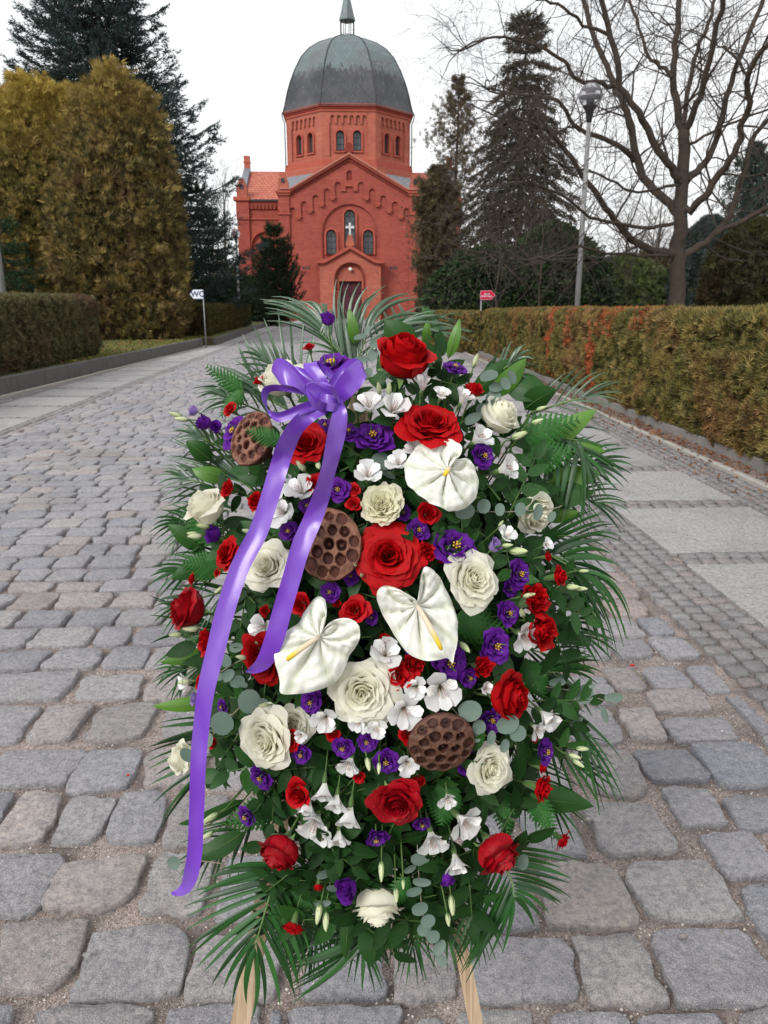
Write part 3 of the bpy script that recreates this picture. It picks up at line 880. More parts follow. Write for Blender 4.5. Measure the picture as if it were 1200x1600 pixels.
# raking cornice in three steps, following the gable
def rake(y0, y1, d0, d1, mat, name, zs=0):
    def line(off):
        return [(-W + .1, ZE + off), (-4.05, ZE + off), (0, ZA + off * 1.15), (4.05, ZE + off), (W - .1, ZE + off)]
    lo, hi = line(d0), line(d1)
    f = MB(); f.prism([lo + hi[::-1]], y0, y1, back=True); f.build(name, mat, chapel, smooth=False)
rake(-.22, .5, -.22, -.02, M_TRIMD, "raking_cornice")
rake(-.38, .52, -.018, .12, M_TRIM, "raking_cornice")
rake(-.48, .54, .122, .24, M_LEDGE, "raking_cornice")
f = MB(); f.box(-.3, .3, -.4, .3, 11.28, 11.5); f.prism([arch(0, .24, 11.5, 11.92, 8)], -.36, .2, back=True)
f.build("gable_finial", M_TRIMD, chapel, smooth=False)
# nave roofs (cross plan)
CYC = 8.0
def roofs():
    f = MB()
    z1, z2 = 11.12, 8.9
    f.add([(-4.3, .5, z2), (0, .5, z1), (0, CYC, z1), (-4.3, CYC, z2), (4.3, .5, z2), (4.3, CYC, z2)], [(0,1,2,3), (1,4,5,2)])
    f.build("roof", M_ZINC, chapel, smooth=False)
    for sx_ in (-1, 1):
        f = MB(); f.add([(sx_*3, 3.0, 8.62), (sx_*8.05, 3.0, 8.62), (sx_*8.05, CYC, 11.25), (sx_*3, CYC, 11.25), (sx_*8.05, 13, 8.62), (sx_*3, 13, 8.62)],
                        [(0,1,2,3), (3,2,4,5)] if sx_ > 0 else [(1,0,3,2), (2,3,5,4)])
        f.build("tiled_roof", M_TILE, chapel, smooth=False)
roofs()
# side arms
for sx_ in (-1, 1):
    a, b = sorted((sx_ * 4.94, sx_ * 8.2))
    def TA(p, s=sx_): return p
    f = MB(); cx = sx_ * 6.35
    f.prism([[(a, 0), (b, 0), (b, 8.45), (a, 8.45)], arch(cx, 1.0, 0.5, 6.35, 12)], 3.15, 3.30)
    f.build("wall", M_BRICK, chapel, smooth=False)
    f = MB(); f.box(a, b - .01 if sx_ > 0 else b, 3.31, 3.6, 0, 8.45); f.build("wall", M_BRICK, chapel, smooth=False)
    f = MB(); xx = sx_ * 8.2
    f.add([(xx, 3.15, 0), (xx, 13, 0), (xx, 13, 8.45), (xx, CYC, 11.4), (xx, 3.15, 8.45)], [(0,1,2,3,4)]); f.build("wall", M_BRICK, chapel, smooth=False)
    f = MB(); f.prism([[(a, 7.95), (b, 7.95), (b, 8.48), (a, 8.48)]], 3.03, 3.145); f.build("eaves_band", M_TRIM, chapel, smooth=False)
    for k in range(11):
        x = a + .25 + k * (b - a - .5) / 10
        f = MB(); f.box(x - .06, x + .06, 2.94, 3.027, 8.02, 8.3); f.build("dentil", M_TRIMD, chapel, smooth=False)
    f = MB(); f.box(a, b, 2.86, 3.14, 8.482, 8.60); f.build("gutter", M_DARKMETAL, chapel, smooth=False)
    f = MB(); f.box(a, b, 3.06, 3.146, 7.22, 7.32); f.build("string_course", M_TRIM, chapel, smooth=False)
    f = MB(); f.prism([arch(cx, 1.1, .5, 6.45, 12), arch(cx, 1.004, .49, 6.354, 12)], 3.09, 3.147); f.build("arch_rim", M_TRIM, chapel, smooth=False)
    a2, b2 = sorted((sx_ * 8.32, sx_ * 7.45))
    f = MB(); f.box(a2, b2, 2.98, 3.5, 0, 7.2); f.box(a2 - .03, b2 + .03, 2.9, 3.5, 7.202, 8.5); f.build("pilaster", M_BRICK, chapel, smooth=False)
    f = MB(); f.box(a2 - .2, b2 + .12, 2.76, 3.6, 8.502, 8.76) ; f.build("cornice", M_TRIM, chapel, smooth=False)
    cx2 = (a2 + b2) / 2
    f = MB(); f.box(cx2 - .38, cx2 + .38, 2.9, 3.55, 8.762, 9.35); f.prism([[(cx2 - .38, 9.352), (cx2 + .38, 9.352), (cx2 + .15, 10.0), (cx2 - .15, 10.0)]], 2.93, 3.5, back=True)
    t_ = f.build("turret", M_BRICK2, chapel, smooth=False)
    f = MB(); f.prism([arch(cx2, .15, 9.28, 9.62, 6)], 2.888, 2.897); f.build("niche", M_FRAME, t_, smooth=False)
    f = MB(); f.add([(sx_*7.75, 3.5, 9.0), (sx_*8.25, 3.5, 9.0), (sx_*8.25, CYC, 11.6), (sx_*7.75, CYC, 11.6), (sx_*7.75, 3.5, 8.7), (sx_*8.25, 3.5, 8.7), (sx_*8.25, CYC, 11.2), (sx_*7.75, CYC, 11.2)],
                    [(0,1,2,3), (0,3,7,4), (1,5,6,2), (0,4,5,1)]); f.build("gable_coping", M_ZINC, chapel, smooth=False)
    f = MB(); f.box(sx_*8.0 - .22, sx_*8.0 + .22, CYC - .25, CYC + .25, 11.3, 12.35); f.box(sx_*8.0 - .26, sx_*8.0 + .26, CYC - .3, CYC + .3, 11.85, 11.95)
    f.build("chimney", M_BRICK2, chapel, smooth=False)
# right lower buttress, small vents
f = MB(); f.box(W + .03, W + .42, -.1, 1.0, 0, 4.2); f.prism([[(W + .03, 4.202), (W + .42, 4.202), (W + .36, 4.55), (W + .03, 4.6)]], -.12, 1.0, back=True)
f.build("buttress", M_BRICK2, chapel, smooth=False)
for cx in (-3.15, 3.12):
    for k in (-1, 0, 1):
        f = MB(); f.box(cx + k * .2 - .07, cx + k * .2 + .07, -.004, .03, 3.58, 3.78); f.build("vent", M_FRAME, chapel, smooth=False)
# porch
PW = 2.17; PZ = 3.95
PA = arch(0, 1.16, 0, 4.02, 14)
f = MB(); f.prism([[(-PW, 0), (-1.16, 0)] + PA[2:][::-1] + [(1.16, 0), (PW, 0), (PW, PZ), (0, 4.9), (-PW, PZ)]], -.95, -.62)
f.build("porch_wall", M_BRICK2, chapel, smooth=False)
f = MB(); f.box(-PW, -PW + .012, -.62, 0, 0, PZ); f.build("porch_wall", M_BRICK2, chapel, smooth=False); f = MB(); f.box(PW - .012, PW, -.62, 0, 0, PZ); f.build("porch_wall", M_BRICK2, chapel, smooth=False)
f = MB(); f.prism([[(-1.165, 0), (-.80, 0), (-.80, 2.75), (.80, 2.75), (.80, 0), (1.165, 0)] + arch(0, 1.165, 0, 4.03, 14)[2:]], -.62, -.30)
f.build("porch_recess", M_BRICK2, chapel, smooth=False)
for k, (r_, y_) in enumerate(((1.155, -.70), (1.02, -.68))):
    f = MB(); f.prism([arch(0, r_, 2.2, 2.86 + r_, 14), arch(0, r_ - .09, 2.19, 2.86 + r_ - .09, 14)], y_, -.625 + k * .001); f.build("arch_moulding", M_TRIM if k == 0 else M_TRIMD, chapel, smooth=False)
f = MB(); f.prism([[(-PW - .18, PZ), (-PW + .35, PZ), (0, 4.92), (PW - .35, PZ), (PW + .18, PZ), (PW + .18, PZ + .2), (PW - .38, PZ + .2), (0, 5.16), (-PW + .38, PZ + .2), (-PW - .18, PZ + .2)]], -1.12, .0, back=True)
f.build("porch_cornice", M_TRIM, chapel, smooth=False)
for k in range(25):
    x = -PW - .1 + k * (2 * PW + .2) / 24
    z = PZ - .1 + (max(0, 1 - abs(x) / (PW - .35)) * .97)
    f = MB(); f.box(x - .045, x + .045, -1.04, -.953, z - .06, z + .07); f.build("dentil", M_TRIMD, chapel, smooth=False)
for sd in (-1, 1):
    d_ = MB(); a, b = sorted((sd * .008, sd * .80)); d_.box(a, b, -.34, -.28, 0, 2.75)
    for (z0, z1) in ((.2, 1.2), (1.35, 2.6)): d_.box(a + .1, b - .1, -.36, -.341, z0, z1)
    dd = d_.build("door", M_MAROON, chapel, smooth=False)
    h_ = MB(); h_.tube([(sd * .08, -.42, 1.1), (sd * .08, -.42, 1.35)], .015, 6); h_.build("handle", M_DARKMETAL, dd)
f = MB(); f.box(-1.6, 1.6, -1.7, -.96, 0, .15); f.build("step", M_CURB, chapel, smooth=False)
lampm = plain("white_lamp_glass", (.75, .75, .72), .3)
f = MB(); f.lathe([(.02, 3.42), (.13, 3.5), (.14, 3.6), (.05, 3.68)], 10, 0, Matrix.Translation((0, -.8, 0))); pl_ = f.build("porch_lamp", lampm, chapel)
f = MB(); f.tube([(0, -.8, 3.66), (0, -.8, 3.95)], .012, 5); f.build("lamp_rod", M_DARKMETAL, pl_)
M_WCROSS = plain("white_stone_cross", (.55, .55, .54), .7)
f = MB(); f.box(-.3, .3, -.9, -.35, 5.10, 5.42); f.box(-.24, .24, -.86, -.4, 5.422, 5.66); f.box(-.17, .17, -.8, -.46, 5.662, 5.86); f.build("cross_pedestal", M_BRICK2, chapel, smooth=False)
f = MB(); w_ = .065
f.prism([[(-w_, 5.862), (w_, 5.862), (w_, 6.32), (.3, 6.30), (.3, 6.47), (w_, 6.45), (w_ + .02, 6.68), (-w_ - .02, 6.68), (-w_, 6.45), (-.3, 6.47), (-.3, 6.30), (-w_, 6.32)]], -.68, -.58, back=True)
f.build("white_cross", M_WCROSS, chapel, smooth=False)

# drum: eight walls with paired windows and a little arcade
AP = 4.70; SIDE = 2 * AP * math.tan(math.pi / 8)
DZ0, DZ1 = 10.5, 15.06
def face_T(k, ap):
    a = math.pi / 4 * k
    ca, sa = math.cos(a), math.sin(a)
    return lambda p: Vector((p.x * ca + (ap - p.y) * sa, CYC + p.x * sa - (ap - p.y) * ca, p.z))
for k in range(8):
    T = face_T(k, AP); h2 = SIDE / 2
    vis = k in (0, 1, 7, 2, 6)
    ops = [arch(-.62, .30, 12.05, 13.38, 8), arch(.62, .30, 12.05, 13.38, 8)]
    panel = [[(-h2, DZ0), (h2, DZ0), (h2, DZ1), (-h2, DZ1)]]
    inner = [(-h2 + .55, 11.55), (h2 - .55, 11.55), (h2 - .55, 14.35)]
    ns = 6; wdt = (2 * h2 - 1.1)
    hs = wdt / ns
    for i in range(ns - 1, -1, -1):
        x0 = -h2 + .55 + i * hs; cx = x0 + hs / 2; r_ = .15
        inner += [(cx + r_, 13.85)] if i < ns - 1 else [(cx + r_, 14.35)]
        inner += [(cx + r_ * math.cos(math.pi * q / 5), 14.38 - r_ + r_ * math.sin(math.pi * q / 5)) for q in range(6)]
        inner += [(cx - r_, 13.85)] if i > 0 else [(cx - r_, 14.35)]
    inner = [(-h2 + .55, 11.55), (h2 - .55, 11.55), (h2 - .55, 13.85)]
    for i in range(ns - 1, -1, -1):
        x0 = -h2 + .55 + i * hs; cx = x0 + hs / 2; r_ = .15
        inner += [(cx + r_, 13.86)] + [(cx + r_ * math.cos(math.pi * q / 5), 14.38 - r_ + r_ * math.sin(math.pi * q / 5)) for q in range(6)] + [(cx - r_, 13.86)]
        if i > 0: inner += [(cx - hs / 2, 13.80)]
    inner += [(-h2 + .55, 13.85)]
    f = MB(); f.prism(panel + ([inner] if vis else []), 0, .14, T=T); f.build("drum_wall", M_BRICK2, chapel, smooth=False)
    if vis:
        f = MB(); f.prism([[(-h2 + .3, 11.4), (h2 - .3, 11.4), (h2 - .3, 14.6), (-h2 + .3, 14.6)]] + ops, .14, .42, T=T)
        f.build("drum_wall", M_BRICK2, chapel, smooth=False)
        for cx in (-.62, .62):
            window(chapel, cx, .30, 12.05, 13.38, .34, T=T)
            f = MB(); f.prism([[(cx - .46, 11.9), (cx + .46, 11.9), (cx + .46, 12.0), (cx - .46, 12.0)]], .02, .139, T=T); f.build("sill", M_TRIM, chapel, smooth=False)
def octring(name, ap0, ap1, z0, z1, mat):
    f = MB(); vs = []
    for (ap, z) in ((ap0, z0), (ap1, z0), (ap1, z1), (ap0, z1)):
        for k in range(8):
            a = math.pi / 8 + math.pi / 4 * k - math.pi / 2; R = ap / math.cos(math.pi / 8)
            vs.append((R * math.cos(a), CYC + R * math.sin(a), z))
    fs = []
    for q in range(4):
        for k in range(8): fs.append((q*8+k, q*8+(k+1) % 8, ((q+1) % 4)*8+(k+1) % 8, ((q+1) % 4)*8+k))
    f.add(vs, fs); f.build(name, mat, chapel, smooth=False)
octring("drum_cornice", AP - .1, AP + .07, 14.62, 14.78, M_TRIM)
octring("drum_cornice", AP - .1, AP + .13, 14.782, 14.93, M_TRIMD)
octring("drum_cornice", AP - .1, AP + .22, 14.932, 15.10, M_TRIM)
octring("drum_base", AP - .1, AP + .10, 11.20, 11.40, M_TRIM)
octring("drum_base", AP - .1, AP + .20, 10.92, 11.198, M_TRIM)
octring("drum_base", AP - .1, AP + .30, 10.3, 10.918, M_BRICK2)
def octshell(name, prof, mat, parent, sub=4):
    f = MB(); vs = []
    for (ap, z) in prof:
        for k in range(8):
            a0 = math.pi / 8 + math.pi / 4 * k - math.pi / 2; a1 = a0 + math.pi / 4; R = ap / math.cos(math.pi / 8)
            p0 = Vector((R * math.cos(a0), R * math.sin(a0), z)); p1 = Vector((R * math.cos(a1), R * math.sin(a1), z))
            for q in range(sub): vs.append(p0.lerp(p1, q / sub))
    n = 8 * sub; fs = []
    for j in range(len(prof) - 1):
        for i in range(n): fs.append((j*n+i, j*n+(i+1) % n, (j+1)*n+(i+1) % n, (j+1)*n+i))
    f.add(vs, fs); o = f.build(name, mat, parent, smooth=False); o.location = (0, CYC, 0); return o
octshell("skirt_roof", [(6.4, 9.1), (4.8, 10.7)], M_ZINC, chapel)
dome_prof = [(4.96, 15.00), (4.88, 15.12), (4.74, 15.6), (4.56, 16.4), (4.33, 17.14), (3.98, 18.02), (3.46, 19.0), (2.88, 19.65), (2.14, 20.15), (1.30, 20.5), (.58, 20.72), (.35, 20.78)]
dome = octshell("dome", dome_prof, M_COPPER, chapel)
for k in range(8):
    a = math.pi / 8 + math.pi / 4 * k - math.pi / 2
    f = MB(); f.tube([(ap / math.cos(math.pi / 8) * math.cos(a) * 1.004, ap / math.cos(math.pi / 8) * math.sin(a) * 1.004, z) for ap, z in dome_prof], .045, 5)
    f.build("dome_rib", M_DARKMETAL, dome)
f = MB(); f.lathe([(.62, 20.6), (.66, 20.82), (.5, 20.86)], 12); o_ = f.build("lantern_base", M_ZINC, chapel); o_.location = (0, CYC, 0)
for k in range(8):
    a = math.pi / 4 * k + .25
    f = MB(); f.tube([(.53 * math.cos(a), CYC + .53 * math.sin(a), 20.8), (.53 * math.cos(a), CYC + .53 * math.sin(a), 21.95)], .03, 6); f.build("lantern_post", M_DARKMETAL, chapel)
f = MB(); f.lathe([(.52, 21.80), (.62, 21.84), (.60, 22.0), (.50, 22.3), (.36, 22.9), (.24, 23.4), (.13, 23.9), (.03, 24.5)], 8); o_ = f.build("spire", M_COPPER, chapel, smooth=False); o_.location = (0, CYC, 0)
# down pipes at the drum corners
for sx_ in (-1, 1):
    x = sx_ * (AP + .12)
    f = MB(); f.tube([(x + sx_ * .18, CYC - 2.0, 15.0), (x + sx_ * .16, CYC - 2.02, 14.7), (x, CYC - 2.05, 14.3), (x, CYC - 2.05, 10.4)], .05, 6); f.build("down_pipe", M_ZINC, chapel)

# ------------------------------------------------------------------ hedges
M_TWIGCORE = plain("twiggy_hedge_inside", (.035, .024, .014), 1, var=.5, scale=14, bmp=1, bd=.03)
def foliage_mat(name, stops, patch=None, pscale=.8, p0=.5, p1=.62, rough=.7, trans=.2, hi=None, zr=None, clump=None, cscale=3.2):
    m, n, l, b = nm(name); nt = m.node_tree
    c = ramp(nt, island(nt), stops)
    P = geopos(nt)
    if patch:
        f = tex_noise(nt, pscale, 4, .65, P); c = mix(nt, ramp(nt, f, [(p0, 0.0), (p1, .8)]), c, patch)
    if clump:
        f = tex_noise(nt, cscale, 3, .6, P, .6); c = mix(nt, ramp(nt, f, [(.50, 0.0), (.64, .75)]), c, clump); c = mix(nt, ramp(nt, f, [(.36, .8), (.48, 0.0)]), c, tuple(x * .30 for x in stops[1][1]))  # light clumps are sunburnt tips; dark patches paint shaded gaps into the foliage
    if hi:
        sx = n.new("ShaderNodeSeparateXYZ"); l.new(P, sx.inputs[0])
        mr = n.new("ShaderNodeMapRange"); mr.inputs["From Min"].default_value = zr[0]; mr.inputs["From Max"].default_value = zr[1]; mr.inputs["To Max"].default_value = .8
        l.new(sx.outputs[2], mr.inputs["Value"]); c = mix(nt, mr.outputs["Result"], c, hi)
    l.new(c, b.inputs["Base Color"]); b.inputs["Roughness"].default_value = rough; b.inputs["Specular IOR Level"].default_value = .08
    tr = n.new("ShaderNodeBsdfTranslucent"); l.new(c, tr.inputs["Color"])
    ms = n.new("ShaderNodeMixShader"); ms.inputs["Fac"].default_value = trans
    l.new(b.outputs["BSDF"], ms.inputs[1]); l.new(tr.outputs["BSDF"], ms.inputs[2]); l.new(ms.outputs["Shader"], n["Material Output"].inputs["Surface"])
    return m
M_HEDGE_R = foliage_mat("winter_arborvitae_hedge", [(0, (.06, .062, .026)), (.3, (.145, .13, .045)), (.55, (.22, .18, .06)), (.8, (.12, .135, .045)), (1, (.38, .28, .11))], (.30, .15, .075), 1.1, .50, .62, clump=(.29, .215, .07), cscale=5.5)
M_HEDGE_DEAD = foliage_mat("dead_arborvitae", [(0, (.26, .06, .025)), (.5, (.44, .11, .045)), (1, (.54, .19, .10))])
M_HEDGE_L = foliage_mat("green_brown_hedge", [(0, (.055, .058, .032)), (.4, (.10, .098, .048)), (.7, (.15, .135, .062)), (1, (.21, .165, .09))], (.13, .07, .045), 1.0, .52, .66)
M_HEDGE_F = foliage_mat("far_box_hedge", [(0, (.045, .045, .018)), (.5, (.09, .085, .03)), (1, (.15, .125, .05))], (.09, .055, .03), 1.2)

def hedge(name, label, cat, A, B, width, ztop, zbot, mat, size, dens, seed, dead=None, round_top=.12, group=None):
    """A,B: world xy of the face seen from the road; width goes to the side away from it (sign)"""
    A = np.array([A[0], A[1]]); B = np.array([B[0], B[1]])
    L = np.linalg.norm(B - A); t = (B - A) / L; nrm = np.array([t[1], -t[0]]) * (1 if width > 0 else -1)   # outward away from the road
    w = abs(width); rg = np.random.RandomState(seed)
    root = thing(name, label, cat, Vector((A[0], A[1], 0)), group)
    def zt(u): return ztop[0] + (ztop[1] - ztop[0]) * u
    # core
    m = MB()
    def core(u, v):
        per = v
        prof = [(.16, zbot), (.14, zbot + .3), (.14, -.22), (w * .5, -.10), (w - .14, -.22), (w - .12, zbot)]
        k = min(int(v * 5), 4); f = v * 5 - k
        uu = .012 + u * (.976)
        h = zt(uu)
        P0 = prof[k]; P1 = prof[k + 1]
        z0 = P0[1] if P0[1] >= 0 and k < 2 else (h + P0[1] if P0[1] < 0 else P0[1])
        z1 = P1[1] if P1[1] >= 0 and (k + 1 < 2 or k + 1 == 5) else (h + P1[1] if P1[1] < 0 else P1[1])
        d = P0[0] + (P1[0] - P0[0]) * f; z = z0 + (z1 - z0) * f
        q = A + t * uu * L + nrm * d
        nz = noise.noise(Vector((q[0] * 2.2, q[1] * 2.2, z * 2.2))) * .08
        q = q + nrm * nz
        return (q[0] - A[0], q[1] - A[1], z + nz * .5)
    nu = max(8, int(L * 4))
    m.grid(core, nu, 5)
    m.add([core(0, k / 5) for k in range(6)], [tuple(range(6))]); m.add([core(1, k / 5) for k in range(6)], [tuple(range(6))[::-1]])
    m.build("inner_twigs", M_TWIGCORE, root)
    # foliage cards: face, top, both ends
    def pts_face(n, side):
        u = rg.rand(n); v = rg.rand(n)
        h = np.array([zt(x) for x in u])
        z = zbot + (h - zbot) * v
        d = np.full(n, 0.0)
        bul = .05 * np.array([noise.noise(Vector((a * L * .9, b * 1.6, seed))) for a, b in zip(u, v)]) + .11 * np.array([noise.noise(Vector((a * L * 3.6, b * 4.5, seed + 5))) for a, b in zip(u, v)])
        rt = np.clip((z - (h - .16)) / .16, 0, 1) ** 2 * round_top
        lo = np.clip((zbot + .22 - z) / .22, 0, 1) * .10
        d = bul + rt + lo + rg.rand(n) ** 1.5 * .10
        if side: d = w - d
        Q = A[None] + t[None] * (u * L)[:, None] + nrm[None] * d[:, None]
        out = (-nrm if not side else nrm)
        return Q, z, np.tile(out, (n, 1)), u, v
    def pts_top(n):
        u = rg.rand(n); d = rg.rand(n) * w
        h = np.array([zt(x) for x in u]) + .03 * np.array([noise.noise(Vector((a * L * 2.2, b * 3, seed))) for a, b in zip(u, d)]) + .03 * np.array([noise.noise(Vector((a * L * .6, b, seed + 3))) for a, b in zip(u, d)])
        h = h + .035 * np.array([noise.noise(Vector((a * L * 7, b * 6, seed))) for a, b in zip(u, d)]); edge = np.minimum(d, w - d); h -= np.clip(1 - edge / .12, 0, 1) ** 2 * .09
        Q = A[None] + t[None] * (u * L)[:, None] + nrm[None] * d[:, None]
        return Q, h - rg.rand(n) ** 2 * .08, u
    def pts_end(n, e):
        d = rg.rand(n) * w; v = rg.rand(n); h = zt(e)
        z = zbot + (h - zbot) * v
        s_ = rg.rand(n) ** 1.5 * .12 + .04 * np.array([noise.noise(Vector((a * 3, b * 3, seed + 9))) for a, b in zip(d, v)])
        s_ += (np.clip(1 - np.minimum(d, w - d) / .15, 0, 1) ** 2) * .1
        u = s_ if e == 0 else L - s_
        Q = A[None] + t[None] * u[:, None] + nrm[None] * d[:, None]
        return Q, z, np.tile(-t if e == 0 else t, (n, 1))
    Cs, Ds, Ns, Us, Vs = [], [], [], [], []
    nf = int(L * ((ztop[0] + ztop[1]) / 2 - zbot) * dens)
    for side in (0, 1):
        n_ = nf if side == 0 else nf // 4
        Q, z, o, u, v = pts_face(n_, side)
        D = np.concatenate([o * rg.uniform(.3, 1.0, (n_, 1)) + rg.normal(size=(n_, 2)) * .5, rg.uniform(.0, 1.1, (n_, 1))], axis=1)
        Cs.append(np.column_stack([Q, z])); Ds.append(D); Ns.append(np.column_stack([o, np.zeros(n_)]) + rg.normal(size=(n_, 3)) * .7); Us.append(u * L); Vs.append(v)
    n_ = int(L * w * dens * .9)
    Q, z, u = pts_top(n_)
    D = np.concatenate([rg.normal(size=(n_, 2)) * .6, rg.uniform(.4, 1.2, (n_, 1))], axis=1)
    Cs.append(np.column_stack([Q, z])); Ds.append(D); Ns.append(rg.normal(size=(n_, 3))); Us.append(u * L); Vs.append(np.ones(n_))
    for e in (0, 1):
        n_ = int(w * ztop[0] * dens); Q, z, o = pts_end(n_, e)
        D = np.concatenate([o * rg.uniform(.3, 1.0, (n_, 1)) + rg.normal(size=(n_, 2)) * .5, rg.uniform(.0, 1.0, (n_, 1))], axis=1)
        Cs.append(np.column_stack([Q, z])); Ds.append(D); Ns.append(np.column_stack([o, np.zeros(n_)]) + rg.normal(size=(n_, 3)) * .7); Us.append(np.full(n_, e * L)); Vs.append(rg.rand(n_))
    C = np.concatenate(Cs) - np.array([A[0], A[1], 0]); D = np.concatenate(Ds); N_ = np.concatenate(Ns); U = np.concatenate(Us); Vv = np.concatenate(Vs)
    S = rg.uniform(size[0], size[1], len(C))
    C = C - D / np.linalg.norm(D, axis=1, keepdims=True) * S[:, None] * .35
    mask = np.zeros(len(C), bool)
    if dead:
        for (u0, wd, v0, v1, pr) in dead:
            wob = np.array([noise.noise(Vector((z * 3, u0, 4))) for z in Vv]) * wd * .8
            mask |= (np.abs(U - u0 - wob) < wd * (.6 + .5 * rg.rand(len(C)))) & (Vv >= v0) & (Vv <= v1) & (rg.rand(len(C)) < pr)
    V, Fc = cards(C[~mask], D[~mask], N_[~mask], S[~mask], T_SPRAY)
    tag(link("foliage", npmesh("foliage", V, Fc, mat), root), kind="stuff")
    if mask.any():
        V, Fc = cards(C[mask], D[mask], N_[mask], S[mask], T_SPRAY)
        tag(link("dead_foliage", npmesh("dead_foliage", V, Fc, M_HEDGE_DEAD), root), kind="stuff")
    return root

a = RS(3.40, 3.6); b_ = RS(3.50, 20.2)
DEADS = [(20.2 - 3.6 - 11.4, .0, 0, 1, 0)]
def u_of(px, py):      # distance along the right hedge of a spot seen on its face
    # solve r=3.5 plane
    r_ = ray(px, py); rr_, ss_ = r_.x * CH + r_.y * SH, -r_.x * SH + r_.y * CH
    k = 3.5 / rr_; return k * ss_ - 3.6
hedge("clipped_hedge", "long clipped olive yellow hedge with red brown dead stripes right of the road", "hedge", (a.x, a.y), (b_.x, b_.y), 1.05, (1.35, 1.17), .08, M_HEDGE_R,
      (.05, .105), 2300, 21, dead=[(u_of(925, 560), .13, .0, .9, .92), (u_of(862, 540), .18, .0, 1.0, .9), (u_of(955, 490), .45, .72, 1.0, .45), (u_of(1015, 485), .25, .8, 1.0, .35), (u_of(810, 500), .35, .4, 1.0, .3), (u_of(892, 500), .2, .55, 1, .4)])
# hedge across, beyond the end of the long one
a = AY(752, 560, 21.0); b_ = AY(660, 545, 22.5)
hedge("cross_hedge", "low olive hedge just beyond the far end of the long right hedge", "hedge", (a.x, 20.8), (b_.x, 23.5), 1.0, (1.1, 1.1), 0, M_HEDGE_R, (.05, .10), 1200, 22)
# left hedge
la = AY(-160, 600, 11.2); p1 = G(-330, 690); p2 = AY(128, 570, 17.6)
ka = RS(kerb_r(8) - .24, 8); kb = RS(kerb_r(17.4) - .42, 17.4)
hedge("dark_clipped_hedge", "dark green brown clipped hedge ending beside the tall yellow conifers on the left", "hedge", (ka.x, ka.y), (kb.x, kb.y), -2.2, (1.46, 1.50), .25, M_HEDGE_L, (.05, .10), 1500, 23,
      round_top=.2)
a = RS(KERB2[0][0] - .35, KERB2[0][1] + .8); b_ = RS(KERB2[2][0] - .3, KERB2[2][1] - .5)
hedge("low_box_hedge", "low dark box hedge beside the far lamp post in front of the chapel", "hedge", (a.x, a.y), (b_.x, b_.y), -1.6, (1.28, 1.22), .24, M_HEDGE_F, (.06, .11), 900, 24)
# the nearer piece of low hedge between the conifers and the path
a = AY(287, 520, 25.0); b_ = AY(300, 515, 27.0)
hedge("short_hedge_piece", "short dark hedge piece at the right foot of the tall yellow conifers", "hedge", (a.x, 24.6), (b_.x - .3, 27.5), -1.2, (1.1, 1.1), .24, M_HEDGE_L, (.05, .10), 900, 25)

# ------------------------------------------------------------------ evergreens
def column_tree(name, label, cat, base, H, rx, ry, mat, n, size, seed, shape=.55, core=(.03, .022, .012), lumps=.28, trunk=True, tmpl=T_SPRAY, upw=.9, group=None, zmin=0.0, flat=.0):
    """dense evergreen: sprays set on a lumpy column, dark twigs inside"""
    rg = np.random.RandomState(seed)
    root = thing(name, label, cat, Vector(base), group)
    def rad(v, az, s=1.0):
        prof = (np.clip(v / .10, .0, 1) * .25 + .75) * np.clip((1 - np.clip((v - shape) / (1 - shape), 0, 1) ** 2.2), 0, 1) ** .6
        return prof * s
    def lump(az, z):
        return np.array([noise.noise(Vector((math.cos(a) * 1.3, math.sin(a) * 1.3, zz * .55 + seed))) * .6 + noise.noise(Vector((math.cos(a) * 3.6, math.sin(a) * 3.6, zz * 1.5 + seed))) * .55 + noise.noise(Vector((math.cos(a) * 9, math.sin(a) * 9, zz * 3.2 + seed))) * .35 for a, zz in zip(az, z)])
    m = MB()
    nu, nv = 28, 24
    def cf(u, v):
        a = u * 2 * math.pi; vv = max(.0, min(.985, v)); z = zmin + vv * (H - zmin)
        l_ = float(lump(np.array([a]), np.array([z]))[0])
        R = float(rad(np.array([vv]), 0)[0]) * (.80 + lumps * l_)
        return (math.cos(a) * R * rx, math.sin(a) * R * ry, z * .985)
    m.grid(cf, nu, nv, closed=True)
    mc = plain(name + "_inner_twigs", core, 1, var=.5, scale=5)
    m.build("inner_twigs", mc, root)
    if trunk:
        m = MB(); m.tube([(0, 0, -.3), (0, 0, H * .5), (0, 0, H * .9)], [.16, .1, .03], 7); m.build("trunk", M_BARK, root)
    az = rg.rand(n) * 2 * math.pi; v = rg.rand(n) ** .9
    z = zmin + v * (H - zmin)
    l_ = lump(az, z)
    dep = 1 - rg.rand(n) ** 2 * .16
    R = rad(v, az) * (.86 + lumps * l_ + .06 * rg.normal(size=n)) * dep
    C = np.column_stack([np.cos(az) * R * rx, np.sin(az) * R * ry, z + rg.normal(size=n) * .03])
    o = np.column_stack([np.cos(az), np.sin(az), np.zeros(n)])
    D = o * rg.uniform(.2, 1, (n, 1)) + rg.normal(size=(n, 3)) * .45; D[:, 2] += upw * rg.uniform(.2, 1.1, n)
    N_ = o + rg.normal(size=(n, 3)) * .6
    S = rg.uniform(size[0], size[1], n)
    V, Fc = cards(C, D, N_, S, tmpl)
    tag(link("crown", npmesh("crown", V, Fc, mat), root), kind="stuff")
    return root
M_BARK = plain("dark_bark", (.055, .045, .035), .95, var=.4, scale=9, bmp=1, bd=.02)
